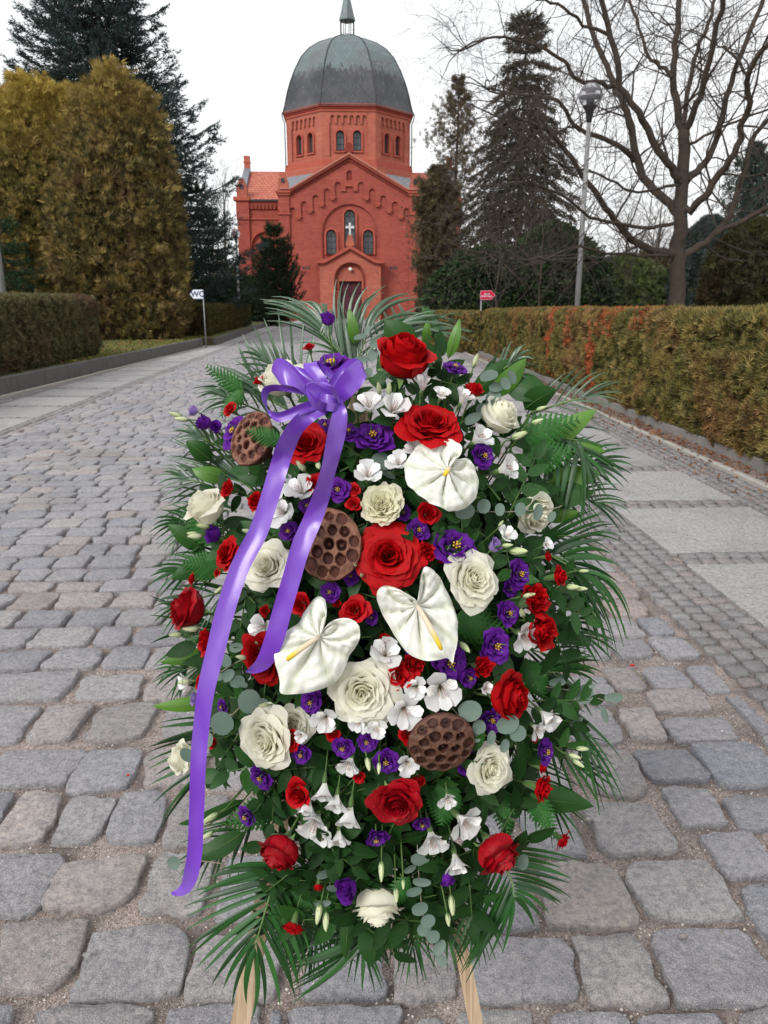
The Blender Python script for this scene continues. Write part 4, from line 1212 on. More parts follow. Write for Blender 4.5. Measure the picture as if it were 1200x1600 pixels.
M_THUJA = foliage_mat("golden_brown_arborvitae", [(0, (.055, .058, .025)), (.3, (.12, .115, .042)), (.6, (.21, .18, .058)), (.85, (.31, .23, .075)), (1, (.42, .31, .10))], (.13, .085, .045), .8, .50, .64, hi=(.50, .36, .08), zr=(5.2, 8.6), clump=(.42, .31, .10), cscale=2.6)
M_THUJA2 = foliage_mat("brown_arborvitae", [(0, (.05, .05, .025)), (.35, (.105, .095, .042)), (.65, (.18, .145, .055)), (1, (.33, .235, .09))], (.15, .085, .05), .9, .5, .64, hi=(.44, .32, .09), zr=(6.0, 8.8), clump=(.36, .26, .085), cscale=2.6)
# the yellow brown group on the left: broad many-topped conifers
def gx(px, Y, py=300): return AY(px, py, Y).x
def lobed_tree(name, label, base, lobes, mat, dens, size, seed):
    """lobes: (dx, dy, radius, height, foot radius share); feathery clumps standing off each lobe"""
    rg = np.random.RandomState(seed); root = thing(name, label, "tree", Vector(base))
    C, D, N_, S = [], [], [], []; core = MB()
    mcore = plain(name + "_inner_twigs", (.035, .024, .013), 1, var=.5, scale=5)
    def prof(v): return (.80 + .20 * min(1, v / .12)) * max(0, 1 - max(0, (v - .52) / .48) ** 2.0) ** .62
    for li, (dx, dy, R, H, sq) in enumerate(lobes):
        sd = seed * 3.7 + li * 11
        def lump(a, z): return noise.noise(Vector((math.cos(a) * 1.4 + sd, math.sin(a) * 1.4, z * .5))) * .5 + noise.noise(Vector((math.cos(a) * 3.4, math.sin(a) * 3.4 + sd, z * .95))) * .5
        def cf(u, v):
            a = u * 2 * math.pi; vv = min(.97, v); r = R * prof(vv) * (.74 + .20 * lump(a, vv * H))
            return (dx + math.cos(a) * r, dy + math.sin(a) * r * sq, vv * H)
        core.grid(cf, 24, 20, closed=True)
        # clumps: each is a plume of sprays
        ncl = int(dens * R * H)
        for k in range(ncl):
            a = rg.rand() * 2 * math.pi; v = rg.rand() ** .85
            if math.sin(a) > .55: continue
            z = v * H; p_ = prof(v); l_ = lump(a, z); r = R * p_ * (.82 + .34 * l_) + rg.normal() * .07
            out = np.array([math.cos(a), math.sin(a) * sq, 0]); c = np.array([dx, dy, z]) + out * r
            L = rg.uniform(.30, .80); tilt = np.array([out[0] * rg.uniform(.25, .8), out[1] * rg.uniform(.25, .8), rg.uniform(.55, 1.1)]) + rg.normal(size=3) * .18
            tilt /= np.linalg.norm(tilt); m_ = 8
            t = rg.rand(m_) ** .8
            wv = (1 - t * .8) * .13
            P = c + tilt[None] * (t * L - .22)[:, None] + rg.normal(size=(m_, 3)) * wv[:, None]
            C.append(P); D.append(tilt[None] * .8 + rg.normal(size=(m_, 3)) * .45 + out[None] * .3); N_.append(out[None] + rg.normal(size=(m_, 3)) * .6); S.append(rg.uniform(size[0], size[1], m_))
    tag(core.build("inner_twigs", mcore, root), kind="stuff")
    m = MB(); m.tube([(lobes[0][0], lobes[0][1], -.3), (lobes[0][0], lobes[0][1], 3)], [.2, .1], 7); m.build("trunk", M_BARK, root)
    V, Fc = cards(np.concatenate(C), np.concatenate(D), np.concatenate(N_), np.concatenate(S), T_PLUME)
    tag(link("crown", npmesh("crown", V, Fc, mat), root), kind="stuff")
    return root
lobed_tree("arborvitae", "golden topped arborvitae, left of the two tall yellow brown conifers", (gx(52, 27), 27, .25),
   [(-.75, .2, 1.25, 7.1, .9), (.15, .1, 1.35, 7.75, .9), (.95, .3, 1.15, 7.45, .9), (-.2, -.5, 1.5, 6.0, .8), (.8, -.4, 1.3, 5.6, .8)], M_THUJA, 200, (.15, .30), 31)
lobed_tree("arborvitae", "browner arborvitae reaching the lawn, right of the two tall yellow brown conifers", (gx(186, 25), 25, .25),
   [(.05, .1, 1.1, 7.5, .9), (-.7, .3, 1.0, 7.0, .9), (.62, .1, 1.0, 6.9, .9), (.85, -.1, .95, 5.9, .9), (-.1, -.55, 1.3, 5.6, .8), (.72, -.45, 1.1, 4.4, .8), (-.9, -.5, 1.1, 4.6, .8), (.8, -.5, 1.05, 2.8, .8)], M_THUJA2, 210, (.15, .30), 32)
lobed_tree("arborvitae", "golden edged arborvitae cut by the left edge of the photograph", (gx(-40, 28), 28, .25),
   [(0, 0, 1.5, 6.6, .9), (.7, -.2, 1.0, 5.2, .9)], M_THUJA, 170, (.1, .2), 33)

def spruce(name, label, base, H, R, mat, seed, nwh=26, per=9, droop=.25, size=(.16, .34), bare=.0, dens=11, uptip=.35, topcut=1.0, gap=.0, zlow=.05):
    rg = random.Random(seed); root = thing(name, label, "tree", Vector(base))
    m = MB(); m.tube([(0, 0, -.2), (.03, .02, H * .5), (0, 0, H)], [H * .016, H * .01, .015], 8); m.build("trunk", M_BARK, root)
    C, D, N_, S = [], [], [], []; wood = MB()
    for w in range(nwh):
        f = zlow + (1 - zlow) * (w + rg.uniform(-.3, .3)) / nwh
        if f > .985: continue
        z0 = H * f; Lb = R * (1 - f) ** .75 * (1 if f > .12 else .85)
        for k in range(per):
            if rg.random() < gap: continue
            az = 2 * math.pi * (k + rg.uniform(-.35, .35)) / per + w * 1.3
            L = Lb * rg.uniform(.55, 1.18) + .15
            d = Vector((math.cos(az), math.sin(az), 0)); pts = []
            nseg = 7
            for q in range(nseg + 1):
                t = q / nseg
                zz = z0 + L * (.12 * t - droop * 2.4 * t * t + uptip * 1.5 * t ** 3) * (1 if f < .8 else .4) + (L * t * .6 if f > .86 else 0)
                side = Vector((-d.y, d.x, 0)) * math.sin(t * 2 + w) * L * .05
                pts.append(d * (L * t) + side + Vector((0, 0, zz)))
            wood.tube(pts, [max(.008, .035 * L / 2 * (1 - q / (nseg + 1))) for q in range(nseg + 1)], 4, cap=False)
            nt_ = int(L * dens) + 3
            for q in range(nt_):
                t = (rg.random() ** .75) * .97 + .03
                if t < bare: continue
                i = min(int(t * nseg), nseg - 1); fr = t * nseg - i
                p = pts[i].lerp(pts[i + 1], fr); tg = (pts[i + 1] - pts[i]).normalized()
                sd = tg.cross(Vector((0, 0, 1))); sd = sd.normalized() if sd.length > .01 else Vector((1, 0, 0))
                spread = (1 - t * .75) * L * .38 + .03
                o = rg.uniform(-1, 1) * spread
                p = p + sd * o + tg * abs(o) * .5 + Vector((0, 0, -abs(o) * .35 + rg.uniform(-.06, .03)))
                dd = (tg * rg.uniform(.5, 1) + sd * (1 if o > 0 else -1) * rg.uniform(.1, .8) + Vector((0, 0, rg.uniform(-.5, .35))))
                C.append(p); D.append(dd); N_.append((rg.gauss(0, .5), rg.gauss(0, .5), 1)); S.append(rg.uniform(*size))
    for q in range(int(40 * H / 10)):
        p = Vector((rg.gauss(0, .05), rg.gauss(0, .05), H * rg.uniform(.93, 1.0))); C.append(p); D.append((rg.gauss(0, .4), rg.gauss(0, .4), .8)); N_.append((1, 0, 0)); S.append(size[0])
    wood.build("branch_wood", M_BARK, root)
    root.children[-1]["kind"] = "stuff"
    V, Fc = cards(np.array([tuple(x) for x in C]), np.array([tuple(x) for x in D]), np.array(N_, float), np.array(S), T_NEEDLE)
    tag(link("crown", npmesh("crown", V, Fc, mat), root), kind="stuff")
    return root
M_BLUESPRUCE = foliage_mat("blue_grey_spruce", [(0, (.022, .036, .034)), (.5, (.045, .067, .064)), (1, (.09, .12, .115))], (.035, .04, .036), .6)
M_DARKSPRUCE = foliage_mat("dark_spruce", [(0, (.030, .032, .022)), (.5, (.055, .052, .036)), (1, (.095, .082, .055))], (.075, .055, .042), .5)
M_GREENCON = foliage_mat("green_conifer", [(0, (.016, .032, .018)), (.5, (.030, .055, .028)), (1, (.05, .085, .04))])
M_BLUECON = foliage_mat("pale_blue_conifer", [(0, (.035, .048, .045)), (.5, (.06, .08, .075)), (1, (.09, .11, .10))])
M_CYP = foliage_mat("brown_green_cypress", [(0, (.065, .052, .032)), (.4, (.12, .088, .05)), (.75, (.11, .10, .055)), (1, (.19, .135, .08))], (.085, .07, .04), .5)
M_LAUREL = foliage_mat("dark_green_shrub", [(0, (.016, .027, .014)), (.5, (.032, .056, .024)), (1, (.07, .10, .042))], (.024, .036, .016), .6, .5, .7)
M_LIGHTSHRUB = foliage_mat("light_green_shrub", [(0, (.05, .07, .025)), (.5, (.085, .115, .04)), (1, (.14, .16, .06))])
M_YEW = foliage_mat("yew_foliage", [(0, (.012, .020, .012)), (.5, (.024, .038, .02)), (1, (.045, .06, .03))])
M_DTHUJA = foliage_mat("dark_brown_arborvitae", [(0, (.03, .036, .018)), (.5, (.065, .068, .032)), (1, (.12, .11, .05))], (.05, .032, .018), .5)
YS = 33
spruce("blue_spruce", "tall blue grey spruce rising behind the yellow brown conifers", (gx(176, YS), YS, .25), 15.8, 5.5, M_BLUESPRUCE, 41, nwh=32, per=13, droop=.22, size=(.22, .42), dens=36, uptip=.38, gap=.05)
spruce("small_conifer", "small blue green conifer above the dark hedge at the left edge", (gx(12, 22, 480), 22, .25), 3.35, 1.35, M_GREENCON, 42, nwh=14, per=8, size=(.14, .26), dens=24)
YD = 34
spruce("dark_spruce", "dark drooping spruce with a narrow top right of the chapel", (gx(812, YD), YD, 0), 12.3, 3.5, M_DARKSPRUCE, 43, nwh=30, per=10, droop=.36, size=(.22, .44), dens=30, uptip=.22, gap=.08)
# thin cypress in front of the chapel's right side
def loose_cypress(name, label, base, H, R, mat, n, seed, bare=.0, size=(.18, .36), top=.3):
    rg = random.Random(seed); root = thing(name, label, "tree", Vector(base))
    tr = [Vector((.04 * math.sin(i), 0, H * i / 9)) for i in range(10)]
    m = MB(); m.tube(tr, [.14 * (1 - i / 10) + .01 for i in range(10)], 7); m.build("trunk", M_BARK, root)
    C, D, N_, S = [], [], [], []; wood = MB()
    nb = 90
    for k in range(nb):
        f = .08 + .92 * (k + rg.random()) / nb; az = k * 2.4 + rg.uniform(-.4, .4)
        L = R * (1 - f) ** top * rg.uniform(.55, 1.1) * (1 if f > .2 else .8)
        if f > .9: L *= .6
        d = Vector((math.cos(az), math.sin(az), 0)); pts = [d * (L * t) + Vector((0, 0, min(H * 1.01, H * f + L * (.15 * t + .55 * t * t)))) for t in (0, .25, .5, .75, 1)]
        wood.tube(pts, [.02, .016, .012, .009, .005], 4, cap=False)
        for q in range(int(n / nb)):
            t = rg.random() ** .6; i = min(int(t * 4), 3); p = pts[i].lerp(pts[i+1], t * 4 - i) + Vector((rg.gauss(0, 1), rg.gauss(0, 1), rg.gauss(0, 1))) * L * .13
            C.append(tuple(p)); D.append((d.x * .5 + rg.gauss(0, .4), d.y * .5 + rg.gauss(0, .4), rg.uniform(.1, 1))); N_.append((d.x + rg.gauss(0, .5), d.y + rg.gauss(0, .5), rg.gauss(0, .5))); S.append(rg.uniform(*size))
    tag(wood.build("branch_wood", M_BARK, root), kind="stuff")
    V, Fc = cards(np.array(C), np.array(D), np.array(N_), np.array(S), T_SPRAY)
    tag(link("crown", npmesh("crown", V, Fc, mat), root), kind="stuff"); return root
loose_cypress("cypress", "thin see-through grey brown cypress just right of the chapel", (gx(712, 40), 40, 0), 11.4, 2.6, M_CYP, 4200, 51, size=(.12, .28), top=.45)
loose_cypress("cypress", "shorter bushy brown cypress standing against the chapel's right wall", (gx(684, 37), 37, 0), 7.0, 1.35, M_CYP, 7500, 52, size=(.16, .34), top=.3)

def shrub(name, label, base, rx, ry, H, mat, n, size, seed, tmpl=T_LEAF, cat="shrub", lumps=.35, core=(.01, .012, .008), upw=.4):
    return column_tree(name, label, cat, base, H, rx, ry, mat, n, size, seed, shape=.25, core=core, lumps=lumps, trunk=False, tmpl=tmpl, upw=upw)
shrub("evergreen_shrub", "broad very dark green shrub behind the red arrow sign", (gx(770, 30), 30, 0), 2.9, 1.8, 3.3, M_LAUREL, 16000, (.12, .24), 61)
shrub("evergreen_shrub", "tall dark green shrub behind the lamp post on the right", (gx(870, 31), 31, 0), 2.4, 1.8, 4.2, M_LAUREL, 15000, (.12, .24), 62)
shrub("light_green_shrub", "light green loose shrub between the lamp post and the big bare tree", (gx(985, 33), 33, 0), 2.6, 1.6, 3.1, M_LIGHTSHRUB, 9000, (.12, .26), 63, tmpl=T_SPRAY)
shrub("dark_shrub", "brownish dark shrub close to the left of the big bare trunk", (gx(1035, 38), 38, 0), 2.4, 1.5, 3.6, M_CYP, 5000, (.2, .4), 64, tmpl=T_SPRAY)
column_tree("blue_conifer", "blue grey rounded conifer right of the big bare trunk", "tree", (gx(1118, 32), 32, 0), 4.5, 1.7, 1.5, M_BLUECON, 12000, (.12, .26), 65, shape=.3, core=(.015, .018, .018))
column_tree("dark_arborvitae", "dark olive brown arborvitae in front of the right edge", "tree", (gx(1195, 27), 27, 0), 3.9, 1.9, 1.6, M_DTHUJA, 16000, (.12, .26), 66, shape=.35)
column_tree("dark_arborvitae", "shaded olive arborvitae between the blue grey conifer and the right edge", "tree", (gx(1158, 36), 36, 0), 4.0, 2.0, 1.6, M_DTHUJA, 9000, (.14, .3), 67, shape=.3)
loose_cypress("pale_pine", "pale grey green pine high behind the right edge conifers", (gx(1175, 46), 46, 0), 9.6, 3.2, M_BLUECON, 5000, 68, size=(.2, .4), top=.5)
spruce("yew", "dark pointed yew in front of the chapel's left corner", (gx(432, 45, 490), 45, .0), 5.35, 1.6, M_YEW, 71, nwh=16, per=9, droop=-.32, size=(.22, .42), dens=34, uptip=.1)
shrub("dark_shrub", "low dark shrub at the foot of the chapel's left corner", (gx(382, 47, 490), 47, .0), 2.4, 1.4, 2.7, M_YEW, 5000, (.16, .32), 72)
shrub("dark_shrub", "low black green shrub to the left of the far lamp post", (gx(345, 49, 490), 49, .0), 2.2, 1.4, 2.2, M_YEW, 4000, (.16, .32), 73)
spruce("blue_conifer", "dark blue green conifer behind the toilet arrow sign", (gx(318, 36, 490), 36, .2), 6.0, 2.4, M_GREENCON, 74, nwh=18, per=9, size=(.25, .45), dens=16, gap=.15)

# ------------------------------------------------------------------ bare trees
M_OAK = plain("bare_tree_bark", (.062, .047, .038), .95, var=.45, scale=6, bmp=1, bd=.02)
M_OAKTWIG = plain("bare_twigs", (.058, .045, .040), .9, var=.3, scale=2)
def grow(mb, p, d, L, r, lvl, rg, spread=.55, up=.12, maxl=4, counter=None, crook=.32, nchild=(2, 3)):
    nseg = 5 if lvl < 2 else 4
    pts = [p]; rads = [r]; dd = d.normalized(); q = p.copy()
    for i in range(nseg):
        dd = (dd + Vector((rg.gauss(0, crook), rg.gauss(0, crook), rg.gauss(0, crook) + up)) * .5).normalized()
        q = q + dd * (L / nseg); pts.append(q.copy()); rads.append(r * (1 - .75 * (i + 1) / nseg))
    mb.tube(pts, rads, 5 if lvl < 1 else (4 if lvl < 2 else 3), cap=False)
    if counter is not None: counter[0] += 1
    if lvl >= maxl: return
    n = rg.randint(*nchild) + (1 if lvl < 2 else 0)
    for k in range(n):
        t = rg.uniform(.25, 1.0); i = min(int(t * nseg), nseg - 1); b0 = pts[i].lerp(pts[i+1], t * nseg - i)
        base_d = (pts[i+1] - pts[i]).normalized()
        az = Vector((rg.gauss(0, 1), rg.gauss(0, 1), rg.gauss(0, 1))).normalized()
        nd = (base_d + (az - base_d * az.dot(base_d)).normalized() * rg.uniform(.5, 1.1) * spread * 1.7).normalized()
        grow(mb, b0, nd, L * rg.uniform(.48, .75), max(.0035, rads[i] * .56), lvl + 1, rg, spread, up, maxl, counter, crook, nchild)
OY = 20.0
oak = thing("oak", "big leafless oak with crooked spreading limbs behind the right hedge", "tree", AY(1057, 472, OY) * 1.0)
oroot = AY(1057, 472, OY); oak.matrix_basis = Matrix.Translation((oroot.x, OY, .1))
ob = Vector((oroot.x, OY, .1))
def limb(pts, r0, r1, dy, name="limb"):
    n = len(pts); P = []
    for i, (x, y) in enumerate(pts):
        P.append(AY(x, y, OY + dy * i / max(1, n - 1)) - ob)
    # refine with a little crookedness
    Q = []
    for i in range(n - 1):
        for q in range(3):
            t = q / 3; p = P[i].lerp(P[i+1], t)
            if 0 < i and q == 0 and i < n - 1: p = (P[i-1] + P[i] * 6 + P[i+1]) / 8
            if q: p += Vector((R_.gauss(0, .025), R_.gauss(0, .05), R_.gauss(0, .025)))
            Q.append(p)
    Q.append(P[-1])
    k = OY / F * .78
    rad = [(r0 + (r1 - r0) * (i / (len(Q) - 1)) ** .8) * k * .95 for i in range(len(Q))]
    return Q, rad
trunkQ, trunkR = limb([(1057, 520), (1057, 472), (1059, 404), (1063, 335), (1067, 280), (1068, 211), (1070, 195)], 18, 9.5, 0)
trunkQ[0] = Vector((trunkQ[0].x, 0, -.2))
m = MB(); m.tube(trunkQ, trunkR, 12); m.build("trunk", M_OAK, oak)
LIMBS = [
 ([(1056, 396), (1020, 394), (985, 376), (960, 345), (939, 313), (901, 261), (869, 215), (840, 196), (803, 182)], 9, 2.5, -2.5),
 ([(1062, 335), (1040, 312), (1013, 289), (995, 252), (988, 196), (975, 165), (960, 130), (943, 93), (920, 37), (906, -20), (895, -80)], 9.5, 4, 2),
 ([(1064, 287), (1055, 275), (1037, 247), (1013, 200), (985, 163), (967, 117), (953, 56), (939, 0), (928, -70)], 8.5, 4, -1.5),
 ([(1069, 206), (1060, 177), (1050, 121), (1053, 70), (1060, 20), (1064, -60)], 8, 5, 1),
 ([(1069, 206), (1088, 163), (1102, 117), (1116, 60), (1130, -5), (1140, -70)], 7, 4, -2),
 ([(1068, 196), (1079, 121), (1088, 84), (1107, 37), (1120, -10), (1130, -60)], 5, 3, 2.5),
 ([(1072, 284), (1090, 268), (1107, 252), (1125, 196), (1144, 126), (1158, 84), (1181, 28), (1205, -30)], 8, 4, 1.5),
 ([(1066, 334), (1085, 322), (1107, 303), (1135, 261), (1152, 230), (1166, 180), (1170, 150), (1167, 117), (1180, 90), (1210, 60)], 8, 4, -2.5),
 ([(1064, 402), (1090, 385), (1121, 364), (1149, 317), (1167, 261), (1172, 219), (1200, 187), (1240, 150)], 8, 4, 2),
 ([(1121, 364), (1163, 345), (1205, 322), (1260, 290)], 5.5, 4, -1),
 ([(1056, 348), (1020, 357), (995, 355), (939, 345), (915, 336), (873, 299), (830, 285)], 4, 1.8, -4),
 ([(992, 250), (975, 232), (945, 216), (906, 205), (885, 175), (873, 154), (836, 149), (794, 145)], 6, 2, -2),
 ([(972, 140), (939, 126), (911, 133), (890, 110), (873, 89), (836, 68), (800, 60), (760, 60)], 5, 2, -1.5),
 ([(1052, 398), (1010, 400), (967, 397), (915, 387), (892, 387), (860, 403), (830, 407), (794, 404)], 3.2, 1.2, -6),
 ([(1064, 290), (1040, 290), (1010, 300), (985, 300), (950, 280), (915, 265), (880, 262), (850, 240)], 3, 1.5, -3),
 ([(1050, 121), (1030, 105), (1012, 90), (1005, 60), (990, 20), (975, -20)], 4, 2.5, 1.5),
 ([(1167, 117), (1150, 90), (1135, 75), (1120, 70)], 3, 1.5, 1),
 ([(1076, 225), (1110, 208), (1150, 190), (1190, 175)], 3, 2, -1),
 ([(953, 56), (925, 45), (890, 20), (860, 5), (830, -10)], 3.5, 2, -1),
 ([(906, 205), (880, 200), (860, 215), (830, 222), (795, 235)], 2.5, 1.2, -1),
]
cnt = [0]; tw = MB(); rg = random.Random(77)
for (pts, r0, r1, dy) in LIMBS:
    Q, rad = limb(pts, r0, r1, dy)
    m = MB(); m.tube(Q, rad, 8, cap=False); m.build("limb", M_OAK, oak)
    Ltot = sum((b - a).length for a, b in zip(Q, Q[1:]))
    nb = int(Ltot * 2.6) + 3
    for k in range(nb):
        t = .18 + .82 * (k + rg.random()) / nb; i = min(int(t * (len(Q) - 1)), len(Q) - 2)
        bd = (Q[i+1] - Q[i]).normalized(); az = Vector((rg.gauss(0, 1), rg.gauss(0, 1), rg.gauss(0, 1) + .2)).normalized()
        nd = (bd * .6 + (az - bd * az.dot(bd)).normalized()).normalized()
        grow(tw, Q[i], nd, rg.uniform(.8, 2.2), max(.012, rad[i] * rg.uniform(.22, .42)), 1, rg, maxl=4, counter=cnt, up=.03, crook=.46, spread=.72)
    grow(tw, Q[-1], (Q[-1] - Q[-2]), 2.0, rad[-1], 0, rg, maxl=4, counter=cnt, up=.04, crook=.42, spread=.7)
    grow(tw, Q[-1], (Q[-1] - Q[-2]), 1.6, rad[-1], 1, rg, maxl=4, counter=cnt, up=.03, crook=.42, spread=.7)
tag(tw.build("twigs", M_OAKTWIG, oak, smooth=False), kind="stuff")

def bare_tree(name, label, base, H, r, seed, spread=.5, maxl=4, n0=6, group=None, mat=None, lean=0, first=.3):
    rg = random.Random(seed); root = thing(name, label, "tree", Vector(base), group)
    tr = [Vector((lean * H * (i / 8) ** 1.5 + rg.gauss(0, .04), rg.gauss(0, .04), H * .8 * i / 8)) for i in range(9)]
    rad = [r * (1 - .8 * i / 8) for i in range(9)]
    m = MB(); m.tube(tr, rad, 7); m.build("trunk", mat or M_OAK, root)
    tw = MB()
    for k in range(n0 * 3):
        t = first + (1 - first) * (k + rg.random()) / (n0 * 3); i = min(int(t * 8), 7); p = tr[i].lerp(tr[i+1], t * 8 - i)
        az = k * 2.4; d = Vector((math.cos(az) * spread, math.sin(az) * spread, .75))
        grow(tw, p, d, H * .32 * (1.15 - t * .7), rad[i] * .4, 1, rg, maxl=maxl, up=.16, crook=.22, nchild=(2, 3))
    tag(tw.build("crown", M_OAKTWIG, root, smooth=False), kind="stuff")
    return root
bare_tree("birch", "slender bare tree against the white sky left of the chapel", (gx(358, 62, 490), 62, 0), 12.5, .13, 81, spread=.35, n0=9)
bare_tree("bare_tree", "smaller bare tree behind the blue green conifer left of the chapel", (gx(338, 55, 490), 55, 0), 8.6, .12, 82, spread=.5, n0=7)
bare_tree("bare_tree", "brown twiggy tree far behind the lamp post on the right", (gx(970, 45, 490), 45, 0), 7.5, .12, 83, spread=.75, n0=9)
bare_tree("bare_tree", "grey bare tree far behind the big trunk", (gx(1020, 60, 490), 60, 0), 10.5, .16, 84, spread=.6, n0=8)
bare_tree("bare_tree", "grey bare tree at the far right beyond the pine", (gx(1140, 66, 490), 66, 0), 12, .18, 85, spread=.55, n0=8)
bare_tree("bare_tree", "low twiggy bare tree in front of the dark spruce", (gx(775, 27.5, 490), 27.5, 0), 5.6, .045, 86, spread=.95, n0=8, first=.15)
bare_tree("bare_tree", "low twiggy bare tree between the dark spruce and the lamp post", (gx(842, 28, 490), 28, 0), 5.9, .045, 87, spread=.95, n0=8, first=.15)
# the wood behind everything
rg = random.Random(90); wood_tr = MB(); C, D, N_, S = [], [], [], []
for k in range(95):
    x = rg.uniform(-75, 75); Y = rg.uniform(80, 125)
    if -14 < x < 6 and rg.random() < .6: continue
    H = rg.uniform(7, 13.0) * (1.0 if abs(x) > 20 else .8)
    base = Vector((x, Y, 0))
    wood_tr.tube([base, base + Vector((rg.gauss(0, .3), 0, H * .8))], [.14, .03], 4, cap=False)
    for q in range(16):
        t = rg.uniform(.3, 1); az = rg.uniform(0, 6.28)
        grow(wood_tr, base + Vector((0, 0, H * .8 * t)), Vector((math.cos(az) * .6, math.sin(az) * .6, .7)), H * .3 * (1.2 - t * .6), .035, 2, rg, maxl=4, up=.12, nchild=(3, 4))
tag(wood_tr.build("bare_woodland", M_OAKTWIG, None, smooth=False), "far off bare woodland closing the view behind the trees", kind="stuff")
n = 26000; rgn = np.random.RandomState(5)
X = rgn.uniform(-85, 85, n); 
hgt = np.array([3.2 + 2.2 * noise.noise(Vector((x * .12, 3, 0))) + 1.0 * noise.noise(Vector((x * .5, 7, 0))) for x in X])
C = np.column_stack([X, 72 + rgn.rand(n) * 5, rgn.rand(n) ** .8 * hgt]); D = rgn.normal(size=(n, 3)); D[:, 2] = np.abs(D[:, 2]) + .4
V, Fc = cards(C, D, rgn.normal(size=(n, 3)), rgn.uniform(.4, .9, n), T_SPRAY)
tag(link("woodland_undergrowth", npmesh("woodland_undergrowth", V, Fc, foliage_mat("undergrowth", [(0, (.03, .03, .02)), (.5, (.055, .048, .03)), (1, (.085, .065, .042))]))), "brown green undergrowth along the edge of the far wood", kind="stuff")

# ------------------------------------------------------------------ lamps and signs
M_POST = plain("galvanised_post", (.27, .27, .27), .6, metal=.3, var=.25, scale=5)
M_LAMPDARK = plain("dark_lamp_fitting", (.03, .028, .032), .5)
def globe_glass():
    m, n, l, b = nm("clear_globe"); b.inputs["Base Color"].default_value = (.93, .93, .95, 1); b.inputs["Roughness"].default_value = .04
    b.inputs["Transmission Weight"].default_value = 1.0; b.inputs["IOR"].default_value = 1.05; b.inputs["Specular IOR Level"].default_value = 1.0
    lw = n.new("ShaderNodeLayerWeight"); lw.inputs["Blend"].default_value = .25
    gl = n.new("ShaderNodeBsdfDiffuse"); gl.inputs["Color"].default_value = (.55, .55, .60, 1)
    ms = n.new("ShaderNodeMixShader"); nt = m.node_tree; nt.links.new(ramp(nt, lw.outputs["Facing"], [(0, .16), (.6, .2), (1, .8)]), ms.inputs["Fac"])
    l.new(b.outputs["BSDF"], ms.inputs[1]); l.new(gl.outputs["BSDF"], ms.inputs[2]); l.new(ms.outputs["Shader"], n["Material Output"].inputs["Surface"])
    return m
M_GLOBE = globe_glass()
def lamp(name, label, x, Y, z0, H, gr, pr):
    t = thing(name, label, "street lamp", Vector((x, Y, z0)))
    H -= z0
    m = MB(); m.tube([(0, 0, 0), (0, 0, H - gr * 2.9)], [pr * 1.15, pr * .8], 10); m.build("post", M_POST, t)
    m = MB(); m.lathe([(pr * .9, H - gr * 3.1), (pr * 1.1, H - gr * 2.8), (gr * .36, H - gr * 2.2), (gr * .62, H - gr * 1.85), (gr * .62, H - gr * 1.78)], 16); m.build("socket", M_LAMPDARK, t)
    zc = H - gr
    prof = [(gr * math.sin(a) + .001, zc - gr * math.cos(a)) for a in [math.pi * i / 16 for i in range(3, 17)]]
    m = MB(); m.lathe(prof, 24); m.build("globe", M_GLOBE, t)
    m = MB(); m.lathe([(gr * .30, zc - gr * .85), (gr * .32, zc - gr * .22), (gr * .28, zc - gr * .2)], 12); m.build("lamp_holder", M_LAMPDARK, t)
    m = MB(); m.lathe([(gr * .38, zc - .05 * gr), (gr * .40, zc + gr * .42), (gr * .75, zc + gr * .46), (gr * .74, zc + gr * .52), (gr * .2, zc + gr * .55)], 16); m.build("reflector", plain(name + "_reflector", (.14, .12, .14), .4), t)
    m = MB(); m.lathe([(gr * .93, zc - gr * .12), (gr * .965, zc - gr * .08), (gr * .965, zc - gr * .02), (gr * .90, zc - gr * .0)], 20); m.build("louvre_ring", plain(name + "_ring", (.30, .28, .30), .4), t)
    return t
LY = 17.5; top = AY(923, 129, LY); bot = AY(902, 475, LY)
lamp("street_lamp", "tall grey lamp post with a clear globe behind the right hedge", bot.x, LY, .1, top.z, 19 / F * LY * .87, .058)
LY2 = 41; top = AY(371, 358, LY2)
lamp("street_lamp", "small far lamp post with a pale globe by the chapel's left corner", AY(374, 480, LY2).x, LY2, .2, top.z, .21, .06)
m = MB(); pb = AY(5, 455, 20.0); pt = AY(-10, 330, 20.0)
t = thing("lamp_post", "grey post cut by the left edge above the dark hedge", "lamp post", Vector((pb.x, 20, .25)))
m.tube([(0, 0, 0), (pt.x - pb.x - .05, 0, 6.0)], [.075, .06], 10); m.build("post", M_POST, t)

